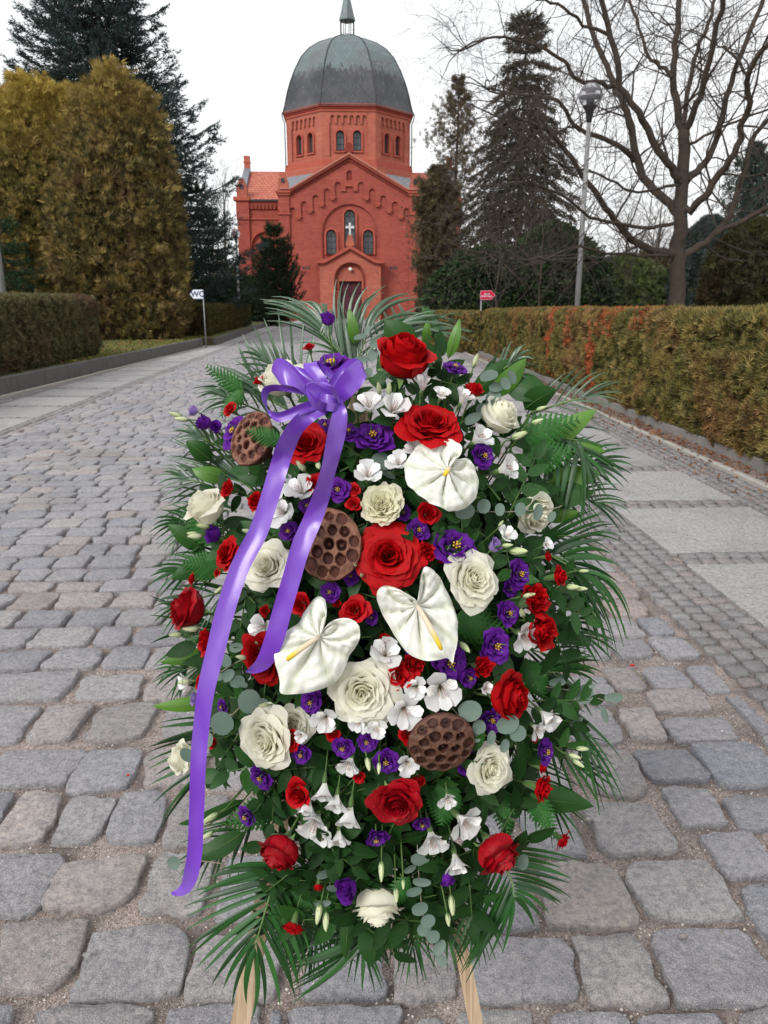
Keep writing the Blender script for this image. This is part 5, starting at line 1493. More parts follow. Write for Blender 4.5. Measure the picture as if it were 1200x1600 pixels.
def text_mesh(s, size, extr=.002, bold=.0):
    cu = bpy.data.curves.new("lettering", 'FONT'); cu.body = s; cu.size = size; cu.extrude = extr; cu.align_x = 'CENTER'; cu.align_y = 'CENTER'; cu.offset = bold
    o = bpy.data.objects.new("lettering_tmp", cu); coll.objects.link(o)
    dg = bpy.context.evaluated_depsgraph_get(); me = bpy.data.meshes.new_from_object(o.evaluated_get(dg))
    bpy.data.objects.remove(o); return me
def arrow_sign(name, label, Y, x0, x1, y0, y1, right, matp, matb, lines, tm):
    c = AY((x0 + x1) / 2, (y0 + y1) / 2, Y); w = AY(x1, y0, Y).x - AY(x0, y0, Y).x; h = AY(x0, y0, Y).z - AY(x0, y1, Y).z
    t = thing(name, label, "sign", Vector((c.x, Y, 0))); s_ = 1 if right else -1
    def out(k): return [(s_ * (-w/2 + k), c.z - h/2 + k), (s_ * (w/2 - h * .42), c.z - h/2 + k), (s_ * (w/2 - k * 1.4), c.z), (s_ * (w/2 - h * .42), c.z + h/2 - k), (s_ * (-w/2 + k), c.z + h/2 - k)]
    m = MB(); m.prism([out(0)], -.012, .012, back=True); m.build("border", matb, t, smooth=False)
    m = MB(); m.prism([out(h * .06)], -.016, -.0125); m.build("panel", matp, t, smooth=False)
    px_ = -s_ * w / 2 * .95 if not right else -w / 2 + .03
    m = MB(); m.tube([(px_, .03, 0), (px_, .03, c.z + h / 2)], .02, 6); m.build("post", M_POST, t)
    for (s, sz, dx, dz) in lines:
        me = text_mesh(s, sz * h, .002, sz * h * .02); me.materials.append(tm)
        link("lettering", me, t, Matrix.Translation((dx * w, -.02, c.z + dz * h)) @ Matrix.Rotation(math.pi / 2, 4, 'X'))
    return t
M_SIGNW = plain("white_sign", (.72, .75, .80), .5, var=.05); M_SIGNR = plain("red_sign", (.55, .012, .06), .5, var=.1); M_NAVY = plain("navy_lettering", (.012, .02, .09), .5); M_SIGNBORDER = plain("pink_sign_border", (.6, .25, .30), .5)
arrow_sign("toilet_sign", "white arrow sign reading WC pointing left before the blue green conifer", 24.0, 296.5, 317.5, 452.5, 467, False, M_SIGNW, plain("pale_blue_border", (.45, .50, .6), .5), [("WC", .86, .10, 0)], M_NAVY)
arrow_sign("red_arrow_sign", "small red arrow sign with white lettering above the end of the right hedge", 22, 750.5, 774, 454, 468.5, True, M_SIGNR, M_SIGNBORDER, [("BIURO", .22, -.06, .12), ("CMENTARZA", .22, -.08, -.13)], M_SIGNW)
# bench beside the toilet sign
M_RAILW = plain("grey_rail_wood", (.16, .14, .12), .8)
c1 = AY(318, 477, 35.0); c2 = AY(352, 477, 35.0)
t = thing("wooden_rail", "thin grey bench board beside the WC arrow sign", "rail", Vector((c1.x, 35.0, .2)))  # a grey wooden rail behind the low hedge, built as a board on legs
m = MB(); m.box(0, c2.x - c1.x, -.2, .2, c1.z - .27, c1.z - .2); m.build("rail_board", M_RAILW, t, smooth=False)
for dx in (.1, c2.x - c1.x - .18):
    m = MB(); m.box(dx, dx + .08, -.16, .16, 0, c1.z - .272); m.build("leg", M_RAILW, t, smooth=False)

# ------------------------------------------------------------------ the standing flower arrangement
def petalmat(name, c0, c1, rough=.5, trans=.18, base=None, sheen=.3, spec=.35, nz=None):
    m, n, l, b = nm(name); nt = m.node_tree
    uv = n.new("ShaderNodeTexCoord").outputs["UV"]; sx = n.new("ShaderNodeSeparateXYZ"); l.new(uv, sx.inputs[0])
    f = tex_noise(nt, 6, 3, .6, objco(nt))
    c = mix(nt, orand(nt), c0, c1)
    if nz: c = mix(nt, ramp(nt, f, [(.4, 0.0), (.65, .6)]), c, nz)
    if base: c = mix(nt, ramp(nt, sx.outputs[1], [(.0, 1.0), (.45, 0.0)]), c, base)
    mp = n.new("ShaderNodeMapping"); mp.inputs["Scale"].default_value = (26, 1.2, 1); l.new(uv, mp.inputs["Vector"])
    v = tex_noise(nt, 1.5, 3, .6, mp.outputs["Vector"])
    c = mix(nt, ramp(nt, v, [(.40, .12), (.55, 0.0)]), c, tuple(x * .7 for x in c1))
    l.new(c, b.inputs["Base Color"]); b.inputs["Roughness"].default_value = rough; b.inputs["Specular IOR Level"].default_value = spec
    b.inputs["Sheen Weight"].default_value = sheen
    bump(nt, v, .25, .001, b)
    tr = n.new("ShaderNodeBsdfTranslucent"); l.new(c, tr.inputs["Color"])
    ms = n.new("ShaderNodeMixShader"); ms.inputs["Fac"].default_value = trans
    l.new(b.outputs["BSDF"], ms.inputs[1]); l.new(tr.outputs["BSDF"], ms.inputs[2]); l.new(ms.outputs["Shader"], n["Material Output"].inputs["Surface"])
    return m
M_RED = petalmat("red_rose_petal", (.50, .0015, .004), (.36, .001, .003), .6, .16, sheen=0, spec=.16, nz=(.26, .001, .003))
M_DRED = petalmat("crimson_rose_petal", (.40, .0015, .010), (.30, .001, .007), .5, .12, sheen=0, spec=.28, nz=(.20, .001, .005))
M_WHITE = petalmat("ivory_rose_petal", (.91, .895, .77), (.90, .875, .72), .6, .46, sheen=0, spec=.2, base=(.84, .84, .58), nz=(.91, .90, .84))
M_CREAM = petalmat("cream_rose_petal", (.90, .875, .70), (.89, .86, .64), .6, .5, sheen=0, spec=.2, base=(.88, .84, .48), nz=(.90, .88, .76))
M_PURPLE = petalmat("violet_lisianthus_petal", (.115, .012, .28), (.085, .007, .20), .6, .2, sheen=0, spec=.15, nz=(.17, .03, .36))
M_LILAC = petalmat("lilac_petal", (.34, .22, .55), (.28, .16, .50), .6, .2, base=(.6, .62, .5))
M_CARN = petalmat("scarlet_spray_petal", (.54, .002, .007), (.40, .001, .005), .6, .15, sheen=0, spec=.18, nz=(.36, .001, .005))
M_CALYX = petalmat("calyx_green", (.10, .20, .045), (.14, .25, .07), .5, .1, base=(.07, .14, .03))
M_BUDG = petalmat("pale_green_bud", (.52, .60, .30), (.62, .66, .42), .5, .2, base=(.22, .38, .10))
M_STEM = plain("flower_stem", (.07, .13, .035), .5, var=.3, scale=40)
M_STAMEN = plain("yellow_stamen", (.62, .38, .03), .6)
M_LEAF = petalmat("dark_glossy_leaf", (.018, .070, .012), (.032, .105, .020), .42, .08, sheen=0, spec=.22, nz=(.014, .045, .012))
M_LIME = petalmat("fresh_green_leaf", (.13, .30, .03), (.09, .22, .03), .4, .25, sheen=0, spec=.5, nz=(.05, .14, .025))
M_PALM = petalmat("palm_leaflet_green", (.018, .080, .016), (.034, .125, .026), .36, .1, sheen=0, spec=.32, nz=(.02, .075, .02))
M_PALMP = petalmat("sky_glare_palm_leaflet", (.035, .085, .035), (.06, .12, .058), .26, .1, sheen=0, spec=.8, nz=(.04, .09, .045))  # palm green lightened: the sky's glare on the leaflets is put into the colour
M_PALMD = petalmat("deep_palm_leaflet", (.008, .042, .010), (.022, .075, .016), .30, .06, sheen=0, spec=.5, nz=(.008, .034, .010))
M_FERN = petalmat("fern_green", (.022, .10, .018), (.036, .14, .026), .45, .12, sheen=0, spec=.2)
M_EUC = petalmat("eucalyptus_grey_green", (.095, .145, .115), (.145, .20, .165), .6, .1, sheen=0, nz=(.08, .125, .095))
M_EUCS = plain("eucalyptus_stem", (.22, .19, .14), .6)
M_RIB = None
def ribbon_material():
    m, n, l, b = nm("violet_satin"); nt = m.node_tree
    uv = n.new("ShaderNodeTexCoord").outputs["UV"]
    mp = n.new("ShaderNodeMapping"); mp.inputs["Scale"].default_value = (90, 3, 1); l.new(uv, mp.inputs["Vector"])
    f = tex_noise(nt, 3, 2, .5, mp.outputs["Vector"])
    c = mix(nt, f, (.145, .034, .44), (.19, .050, .53))
    l.new(c, b.inputs["Base Color"]); b.inputs["Roughness"].default_value = .30; b.inputs["Specular IOR Level"].default_value = .9
    b.inputs["Sheen Weight"].default_value = .15; b.inputs["Anisotropic"].default_value = .6
    bump(nt, f, .12, .0006, b)
    tr = n.new("ShaderNodeBsdfTranslucent"); l.new(c, tr.inputs["Color"])
    ms = n.new("ShaderNodeMixShader"); ms.inputs["Fac"].default_value = .15
    l.new(b.outputs["BSDF"], ms.inputs[1]); l.new(tr.outputs["BSDF"], ms.inputs[2]); l.new(ms.outputs["Shader"], n["Material Output"].inputs["Surface"])
    return m
M_RIB = ribbon_material()
def anth_material():
    m, n, l, b = nm("white_anthurium_spathe"); nt = m.node_tree
    b.inputs["Base Color"].default_value = (.80, .81, .76, 1); b.inputs["Roughness"].default_value = .3; b.inputs["Specular IOR Level"].default_value = .5
    f = tex_noise(nt, 90, 3, .6, geopos(nt)); c = mix(nt, ramp(nt, f, [(.35, .0), (.7, .35)]), (.76, .765, .70), (.82, .83, .79))
    sx = n.new('ShaderNodeSeparateXYZ'); l.new(n.new('ShaderNodeTexCoord').outputs['UV'], sx.inputs[0]); c = mix(nt, ramp(nt, sx.outputs[0], [(.15, 0.0), (.9, .75)]), c, (.52, .56, .40))
    l.new(c, b.inputs["Base Color"]); bump(nt, f, .25, .001, b)
    tr = n.new("ShaderNodeBsdfTranslucent"); tr.inputs["Color"].default_value = (.8, .82, .7, 1)
    ms = n.new("ShaderNodeMixShader"); ms.inputs["Fac"].default_value = .15
    l.new(b.outputs["BSDF"], ms.inputs[1]); l.new(tr.outputs["BSDF"], ms.inputs[2]); l.new(ms.outputs["Shader"], n["Material Output"].inputs["Surface"])
    return m
M_ANTH = anth_material()
def spadix_material():
    m, n, l, b = nm("spadix"); nt = m.node_tree
    uv = n.new("ShaderNodeTexCoord").outputs["UV"]; sx = n.new("ShaderNodeSeparateXYZ"); l.new(uv, sx.inputs[0])
    c = ramp(nt, sx.outputs[1], [(0, (.62, .52, .42)), (.45, (.66, .52, .36)), (.62, (.70, .50, .03)), (1, (.60, .36, .02))])
    l.new(c, b.inputs["Base Color"]); b.inputs["Roughness"].default_value = .6; bump(nt, tex_noise(nt, 900, 1, .5, geopos(nt)), .6, .0008, b); return m
M_SPADIX = spadix_material()
def alstro_material():
    m, n, l, b = nm("alstroemeria_inner_petal"); nt = m.node_tree
    uv = n.new("ShaderNodeTexCoord").outputs["UV"]; sx = n.new("ShaderNodeSeparateXYZ"); l.new(uv, sx.inputs[0])
    w = n.new("ShaderNodeTexWave"); w.bands_direction = 'X'; w.inputs["Scale"].default_value = 1.9; w.inputs["Distortion"].default_value = 2.2; w.inputs["Detail"].default_value = 1; l.new(uv, w.inputs["Vector"])
    st = ramp(nt, w.outputs["Fac"], [(.78, 0.0), (.86, 1.0)])
    band = ramp(nt, sx.outputs[1], [(.15, 0.0), (.32, 1.0), (.68, 1.0), (.86, 0.0)])
    br = tex_noise(nt, 14, 1, .5, uv); brk = ramp(nt, br, [(.42, 0.0), (.5, 1.0)])
    x1 = n.new("ShaderNodeMath"); x1.operation = 'MULTIPLY'; l.new(st, x1.inputs[0]); l.new(band, x1.inputs[1])
    x2 = n.new("ShaderNodeMath"); x2.operation = 'MULTIPLY'; l.new(x1.outputs[0], x2.inputs[0]); l.new(brk, x2.inputs[1])
    c = mix(nt, x2.outputs[0], (.87, .87, .85), (.13, .03, .07))
    l.new(c, b.inputs["Base Color"]); b.inputs["Roughness"].default_value = .5; return m
M_ALS_IN = alstro_material()
M_ALS = petalmat("alstroemeria_outer_petal", (.86, .86, .85), (.84, .84, .84), .6, .4, sheen=0, spec=.2, base=(.74, .78, .55), nz=(.88, .88, .88))
def pod_material(name, k):
    m, n, l, b = nm(name); nt = m.node_tree
    at = n.new("ShaderNodeAttribute"); at.attribute_name = "UVMap"
    sx = n.new("ShaderNodeSeparateXYZ"); l.new(at.outputs["Vector"], sx.inputs[0])
    f = tex_noise(nt, 120, 4, .7, geopos(nt))
    c = ramp(nt, sx.outputs[0], [(0, (.06 * k, .018 * k, .014 * k)), (.55, (.12 * k, .034 * k, .024 * k)), (1, (.27 * k, .12 * k, .075 * k))])
    c = mix(nt, ramp(nt, f, [(.35, .6), (.6, 0.0)]), c, (.05 * k, .018 * k, .012 * k))
    l.new(c, b.inputs["Base Color"]); b.inputs["Roughness"].default_value = .6; b.inputs["Specular IOR Level"].default_value = .35
    bump(nt, f, .5, .0015, b); return m
M_POD = pod_material("dried_seed_pod", .85); M_POD2 = pod_material("dark_seed_pod", .5)
def wood_material():
    m, n, l, b = nm("pale_pine_batten"); nt = m.node_tree
    mp = n.new("ShaderNodeMapping"); mp.inputs["Scale"].default_value = (160, 30, 6); l.new(geopos(nt), mp.inputs["Vector"])
    f = tex_noise(nt, 1, 4, .6, mp.outputs["Vector"], .6)
    c = ramp(nt, f, [(.3, (.24, .165, .10)), (.5, (.40, .29, .19)), (.7, (.48, .37, .26))])
    l.new(c, b.inputs["Base Color"]); b.inputs["Roughness"].default_value = .7; bump(nt, f, .3, .001, b); return m
M_WOOD = wood_material()
M_FILL = petalmat("shade_darkened_leaf", (.008, .034, .006), (.016, .055, .010), .5, .05, sheen=0, spec=.15, nz=(.006, .024, .005))  # leaf green darkened: shade inside the arrangement is put into the colour
M_FOAM = plain("shade_darkened_foam", (.006, .011, .005), 1, var=.4, scale=60)  # green taken near black, painting in the shade behind the flowers

CX, CY = 605, 985
def DEPTH(px, py):
    e = ((px - CX) / 350) ** 2 + ((py - CY) / 530) ** 2
    return 1.215 - .15 * math.sqrt(max(0, 1 - min(1, e)))
def W3(dx, dy, dz):       # image right, image up, toward camera -> world direction
    return RIGHT * dx + UP * dy - FWD * dz
def NORM(px, py, ax=0, ay=0, k=.75):
    return W3((px - CX) / 350 * k + ax, -(py - CY) / 530 * k * .8 + .10 + ay, 1).normalized()
def frame(pos, nrm, spin=0, s=1):
    y = (UP - nrm * UP.dot(nrm)).normalized(); x = y.cross(nrm)
    M = Matrix((x, y, nrm)).transposed().to_4x4()
    return Matrix.Translation(pos) @ M @ Matrix.Rotation(spin, 4, 'Z') @ Matrix.Scale(s, 4)

# landmarks used in the wording of the many small flowers
LAND = [((500, 600), "the purple bow"), ((632, 553), "the topmost red rose"), ((392, 683), "the upper left seed pod"), ((512, 848), "the middle seed pod"),
        ((690, 1160), "the lower right seed pod"), ((690, 738), "the topmost white anthurium"), ((498, 1010), "the left white anthurium"), ((655, 960), "the right white anthurium"),
        ((608, 868), "the largest open red rose"), ((597, 785), "the cream ruffled rose"), ((288, 953), "the leftmost red rose"), ((320, 790), "the upper left white rose"),
        ((565, 1082), "the big white rose below the anthuriums"), ((588, 1418), "the lowest white rose"), ((433, 1335), "the lower left red rose"), ((778, 1335), "the lower right red rose"),
        ((835, 800), "the rightmost white rose"), ((800, 1090), "the red rose on the right side"), ((617, 1253), "the red rose under the lower right pod"), ((770, 1200), "the white rose right of the dark pod"),
        ((413, 1155), "the double white rose"), ((740, 905), "the white rose beside the right anthurium"), ((415, 883), "the white rose behind the ribbon tails"), ((673, 657), "the second red rose from the top"),
        ((283, 1185), "the leftmost white rose"), ((460, 900), "the inner ribbon tail"), ((310, 1250), "the long ribbon tail"), ((780, 645), "the white rose near the top right")]
used_labels = set()
def where(desc, px, py):
    c = sorted(LAND, key=lambda q: (q[0][0] - px) ** 2 + (q[0][1] - py) ** 2)
    for (q, nm_) in c:
        dx, dy = px - q[0], py - q[1]
        if abs(dx) + abs(dy) < 6: continue
        a = math.degrees(math.atan2(-dy, dx)) % 360
        d = ["right of", "above and right of", "above", "above and left of", "left of", "below and left of", "below", "below and right of"][int((a + 22.5) // 45) % 8]
        for pre in ("just ", ""):
            dist = math.hypot(dx, dy)
            if pre == "just " and dist > 85: continue
            if pre == "" and dist <= 85 : pass
            s = f"{desc} {pre}{d} {nm_}"
            if s not in used_labels and len(s.split()) <= 16:
                used_labels.add(s); return s
    s = f"{desc} within the arrangement"; used_labels.add(s); return s

def petal_fn(rm, rt, zt, Wd, curl, ruff, seed, tooth=0, zb=0, rb=.04, side=.16, lean=0):
    def fn(u, v):
        a = u * 2 - 1; s = v * (1 - side * abs(a) ** 2.5)
        if tooth: s -= tooth * v ** 4 * abs(math.sin(a * 9 + seed))
        q = 1 - s
        rho = q**3 * rb + 3*q*q*s * rm * 1.25 + 3*q*s*s * rm * 1.02 + s**3 * rt
        z = q**3 * zb + 3*q*q*s * (zb + .02) + 3*q*s*s * zt * .66 + s**3 * zt
        k = max(0, (s - .70) / .30) ** 2 * curl
        rho += k * .30 + .05 * abs(a) ** 3 * curl; z -= k * .26
        az = a * Wd * (.3 + .7 * min(1, s * 2.0)) * (1 - .30 * s ** 5)
        nn = noise.noise(Vector((a * 1.9 + seed * 3.1, s * 2.2, seed))) * ruff * s * 1.6
        rho += nn; z += noise.noise(Vector((a * 2.6 + seed, s * 2, seed * 2 + 9))) * ruff * s * 1.3
        return (rho * math.cos(az), rho * math.sin(az), z)
    return fn
_cache = {}
def bloom_parts(kind, mat, variant):
    """list of (part name, mesh, matrix): petals and calyx in a frame where the flower looks along +Z, radius about 1"""
    key = (kind, mat.name, variant)
    if key in _cache: return _cache[key]
    rg = random.Random(hash(kind) % 97 * 0 + sum(map(ord, kind)) + variant * 13)
    L = []
    spec = {  # n petals, functions of t
        'rose':     (38, lambda t: (.07 + .60 * t, .02 + .95 * t ** 1.15, .96 - .42 * t ** 2.2, 1.7 - .85 * t, .9 * t ** 1.6 + .15, .05 + .07 * t, 0)),
        'bigrose':  (34, lambda t: (.09 + .66 * t, .04 + 1.0 * t ** .95, .90 - .52 * t ** 1.8, 1.7 - .80 * t, 1.0 * t + .1, .05 + .09 * t, 0)),
        'garden':   (58, lambda t: (.05 + .62 * t, .08 + .86 * t ** .9, .86 - .28 * t ** 3, 1.2 - .60 * t, .5 * t, .10, .05)),
        'cup':      (24, lambda t: (.12 + .66 * t, .08 + .72 * t ** 1.5, 1.42 - .36 * t ** 3, 1.9 - .75 * t, 1.3 * t ** 3, .06 + .06 * t, 0)),
        'mini':     (13, lambda t: (.10 + .58 * t, .08 + .90 * t, .90 - .45 * t * t, 1.8 - .95 * t, .9 * t, .10, 0)),
        'carn':     (22, lambda t: (.15 + .45 * t, .12 + .92 * t, 1.05 - .42 * t * t, .75, .5 * t, .22, .14)),
        'lisi':     (12, lambda t: (.22 + .50 * t, .38 + .62 * t, .82 - .40 * t, 1.05 - .15 * t, .55, .17, 0)),
        'lisicup':  (9, lambda t: (.25 + .40 * t, .22 + .52 * t, 1.35 - .15 * t, 1.25 - .25 * t, .5 * t, .10, 0)),
        'bud':      (5, lambda t: (.30 + .12 * t, .06 + .05 * t, 1.9, 1.5, 0, .03, 0)),
    }[kind]
    n, fn = spec
    grid = (8, 7) if kind in ('rose', 'bigrose', 'garden', 'cup') else (6, 5)
    for i in range(n):
        t = i / (n - 1); rm, rt, zt, Wd, curl, ruff, tooth = fn(t)
        j = 1 + rg.uniform(-.06, .06)
        zb = .16 * (1 - t) if kind not in ('bud',) else 0
        m = MB(); m.grid(petal_fn(rm * j, rt * j, zt * (1 + rg.uniform(-.05, .05)), Wd, curl * rg.uniform(.6, 1.3), ruff, rg.uniform(0, 50), tooth, zb), *grid)
        az = i * 2.39996 + rg.uniform(-.2, .2)
        L.append(("petal", m.mesh("petal", mat), Matrix.Rotation(az, 4, 'Z')))
    cm = MB()
    if kind in ('rose', 'bigrose', 'garden', 'cup'):
        for k in range(5):
            a = 2 * math.pi * k / 5 + variant
            P = []; Sd = []; Wl = []
            for q in range(6):
                t = q / 5; r_ = .10 + .46 * math.sin(t * 1.9) + .25 * t * t; z = -.06 + .42 * t - .5 * t ** 3 * ((k + variant) % 3) * .5
                P.append((r_ * math.cos(a), r_ * math.sin(a), z)); Sd.append(Vector((-math.sin(a), math.cos(a), 0))); Wl.append(.17 * (1 - t) ** .7 + .01)
            cm.strip(P, Sd, Wl, 0, 2)
        cm.lathe([(.03, -.32), (.10, -.26), (.16, -.12), (.20, .02)], 9)
    elif kind in ('mini', 'carn'):
        cm.lathe([(.06, -.95), (.16, -.88), (.24, -.55), (.30, -.15), (.36, .12), (.30, .14)], 9)
        for k in range(5):
            a = 2 * math.pi * k / 5
            cm.strip([(.30 * math.cos(a), .30 * math.sin(a), -.05), (.42 * math.cos(a), .42 * math.sin(a), .2), (.56 * math.cos(a), .56 * math.sin(a), .36)], Vector((-math.sin(a), math.cos(a), 0)), [.14, .1, .01])
    else:
        for k in range(5):
            a = 2 * math.pi * k / 5
            cm.strip([(.06 * math.cos(a), .06 * math.sin(a), -.05), (.30 * math.cos(a), .30 * math.sin(a), .18), (.36 * math.cos(a), .36 * math.sin(a), .55), (.40 * math.cos(a), .40 * math.sin(a), .85)], Vector((-math.sin(a), math.cos(a), 0)), [.08, .07, .04, .005])
        cm.lathe([(.03, -.3), (.07, -.1), (.09, .05)], 7)
    L.append(("calyx", cm.mesh("calyx", M_CALYX), Matrix.Identity(4)))
    if kind == 'lisi':
        sm = MB()
        for k in range(6):
            a = k * 1.05; sm.tube([(.04 * math.cos(a), .04 * math.sin(a), .2), (.13 * math.cos(a), .13 * math.sin(a), .55), (.17 * math.cos(a), .17 * math.sin(a), .66)], [.012, .012, .05], 5)
        sm.tube([(0, 0, .2), (0, 0, .62), (0, 0, .70)], [.05, .03, .08], 6)
        L.append(("stamens", sm.mesh("stamens", M_STAMEN), Matrix.Identity(4)))
    _cache[key] = L
    return L
ARR_FOAM = PD(CX, CY, 1.30)
def stem_to_foam(m, root_pos, nrm, r, length=.10):
    pts = [root_pos]
    tgt = ARR_FOAM + (root_pos - ARR_FOAM) * .55
    pts.append(root_pos - nrm * length * .4); pts.append(root_pos - nrm * length * .5 + (tgt - root_pos).normalized() * length * .6)
    m.tube(pts, [r, r, r], 6)
def flower(name, kind, mat, px, py, rpx, desc, cat, group, ax=0, ay=0, spin=None, up=0.0, label=None, variant=None, sq=1, k=.75, stem=True):
    nrm = NORM(px, py, ax, ay, k)
    d = DEPTH(px, py) - up
    R = rpx * d / F
    hc = {'cup': .75, 'bud': .95, 'lisicup': .7, 'mini': .55, 'carn': .6}.get(kind, .55)
    pos = PD(px, py, d) - nrm * R * hc
    rg = random.Random(int(px * 7 + py))
    M = frame(pos, nrm, rg.uniform(0, 6.28) if spin is None else spin, R) @ Matrix.Diagonal((rg.uniform(.90, 1.08), rg.uniform(.90, 1.08), rg.uniform(.9, 1.12), 1))
    t = thing(name, label or where(desc, px, py), cat, M, group)
    used_labels.add(t["label"])
    for (pn, me, Mm) in bloom_parts(kind, mat, (int(px + py) % 5) if variant is None else variant):
        link(pn, me, t, Mm)
    if stem:
        m = MB(); r = .0022 / R if kind in ('rose', 'bigrose', 'garden', 'cup') else .0013 / R
        Mi = M.inverted()
        z0 = -.3 if kind in ('rose', 'bigrose', 'garden', 'cup') else (-.92 if kind in ('mini', 'carn') else -.28)
        p0 = Vector((0, 0, z0)); tgt = Mi @ (ARR_FOAM + (pos - ARR_FOAM) * .45)
        p1 = p0 + Vector((0, 0, -1)) * .6; m.tube([p0, p1, p1.lerp(tgt, .6)], [r, r, r], 5); m.build("stem", M_STEM, t)
    return t
G_RR, G_WR, G_SP, G_LI, G_AL, G_BU = "red roses in the arrangement", "white roses in the arrangement", "small red spray flowers", "purple lisianthus flowers", "white alstroemeria flowers", "green white flower buds"
# big red roses
for a in [
 (632, 553, 48, 'cup', M_RED, "topmost red rose, half open and seen from the side above the bow", .35, .75),
 (673, 657, 45, 'rose', M_RED, "red rose tilted upward between the top rose and the topmost white anthurium", .0, .55),
 (478, 692, 36, 'rose', M_RED, "red rose glowing between the two purple ribbon tails under the bow", .1, .1),
 (608, 868, 50, 'bigrose', M_RED, "largest open red rose facing forward in the middle of the arrangement", -.05, .05),
 (354, 864, 27, 'rose', M_RED, "small tight red rose on the left edge below the upper white rose", -.5, .3),
 (289, 952, 38, 'cup', M_DRED, "dark crimson rose seen from the side at the far left edge", -1.1, .35),
 (407, 1030, 38, 'rose', M_RED, "red rose half hidden behind the end of the inner ribbon tail", -.1, -.3),
 (800, 1090, 40, 'cup', M_RED, "red rose seen from the side above and right of the dark seed pod", .9, .1),
 (838, 935, 30, 'carn', M_RED, "ragged red bloom at the right edge below the small purple buds", .2, .3),
 (850, 985, 34, 'carn', M_RED, "lower ragged red bloom at the right edge beside a white alstroemeria", .3, .1),
 (620, 1256, 39, 'rose', M_DRED, "deep red rose under the dark seed pod near the bottom", -.05, -.1),
 (434, 1335, 38, 'cup', M_DRED, "crimson rose hanging downward at the lower left above the palm fan", -.4, -.9),
 (780, 1337, 40, 'cup', M_DRED, "crimson rose hanging downward at the lower right above the palm fan", .7, -.9)]:
    flower("red_rose", a[3], a[4], a[0], a[1], a[2], "", "rose", G_RR, ax=a[6], ay=a[7], up=.035, label=a[5])
for a in [
 (437, 590, 36, 'cup', M_WHITE, "white rose mostly hidden behind the left loops of the purple bow", -.3, .8, 0),
 (320, 792, 35, 'cup', M_WHITE, "cup shaped white rose standing upright at the upper left edge", -.3, .9, .03),
 (597, 786, 39, 'garden', M_CREAM, "cream ruffled rose facing forward right above the largest red rose", 0, 0, .03),
 (416, 884, 41, 'rose', M_WHITE, "white rose between the two ribbon tails left of the middle seed pod", .05, .1, .035),
 (566, 1084, 48, 'rose', M_WHITE, "big open white rose directly below the left white anthurium", .05, -.1, .03),
 (740, 906, 43, 'rose', M_WHITE, "open white rose touching the upper right of the right anthurium", .1, .1, .03),
 (413, 1156, 45, 'rose', M_WHITE, "front white rose of the touching pair at the lower left", -.1, 0, .03),
 (455, 1134, 30, 'rose', M_WHITE, "rear white rose of the touching pair, behind a small red bloom", .3, .2, .0),
 (285, 1186, 28, 'cup', M_WHITE, "small white rose at the left edge half behind the long ribbon tail", -.8, .3, 0),
 (770, 1202, 39, 'rose', M_WHITE, "white rose with loose petals right below the dark seed pod", .1, .2, .025),
 (590, 1416, 37, 'cup', M_WHITE, "white rose hanging upside down at the very bottom of the arrangement", 0, -1.5, .0),
 (838, 802, 36, 'cup', M_WHITE, "white rose at the right edge behind a row of eucalyptus leaves", .2, -.8, -.02),
 (782, 646, 34, 'cup', M_WHITE, "white rose seen from the side among leaves at the upper right", .6, .5, .0)]:
    flower("white_rose", a[3], a[4], a[0], a[1], a[2], "", "rose", G_WR, ax=a[6], ay=a[7], up=a[8], label=a[5])
# small red spray flowers
for i, a in enumerate([(483, 540, 11, .0, 1), (403, 594, 10, -.5, .6), (742, 607, 17, .3, .9), (358, 637, 13, -.3, .2), (353, 762, 17, -.6, 0), (398, 782, 18, -.2, 0), (492, 755, 18, .2, .1), (553, 763, 11, 0, 0), (552, 787, 13, 0, 0),
 (670, 803, 21, 0, -.2), (668, 862, 19, .3, 0), (298, 905, 10, -1, .2), (337, 895, 9, -.8, 0), (412, 955, 10, 0, 0), (320, 1002, 22, -.7, 0), (312, 1066, 16, -.6, .2), (553, 953, 23, 0, .2), (526, 943, 8, 0, 0), (620, 1056, 26, 0, .2), (648, 1038, 20, .2, 0),
 (755, 1043, 19, .2, 0), (640, 1150, 18, 0, 0), (452, 1158, 18, 0, 0), (330, 1160, 14, -.3, 0), (465, 1243, 25, -.1, .1), (878, 900, 20, 1.2, .2), (857, 870, 9, 1.2, 0), (838, 1152, 10, 1, 0), (849, 1200, 10, 1, .1), (850, 1233, 23, .9, 0),
 (883, 1316, 18, 1, -.7), (457, 1453, 19, -.2, -1.8), (497, 1387, 9, .2, -1.6), (468, 945, 20, 0, 0), (308, 1130, 11, -.7, 0), (390, 1003, 14, -.3, 0), (430, 905, 13, 0, 0), (695, 870, 12, .2, 0), (600, 1000, 13, 0, .2), (520, 1150, 12, 0, -.2), (655, 1220, 12, 0, 0), (700, 1090, 12, .2, 0), (560, 1215, 11, 0, 0), (440, 1190, 11, 0, -.2)]):
    kind = 'mini' if a[0] in (553, 452, 465, 552, 640) else ('carn' if i % 3 else 'mini')
    flower("red_spray_flower", kind, M_CARN, a[0], a[1], a[2], "tiny red spray bud" if a[2] < 12 else ("small red spray rose" if kind == 'mini' else "small ruffled red carnation"), "spray flower", G_SP, ax=a[3], ay=a[4], up=.025 if a[2] > 15 else .015)
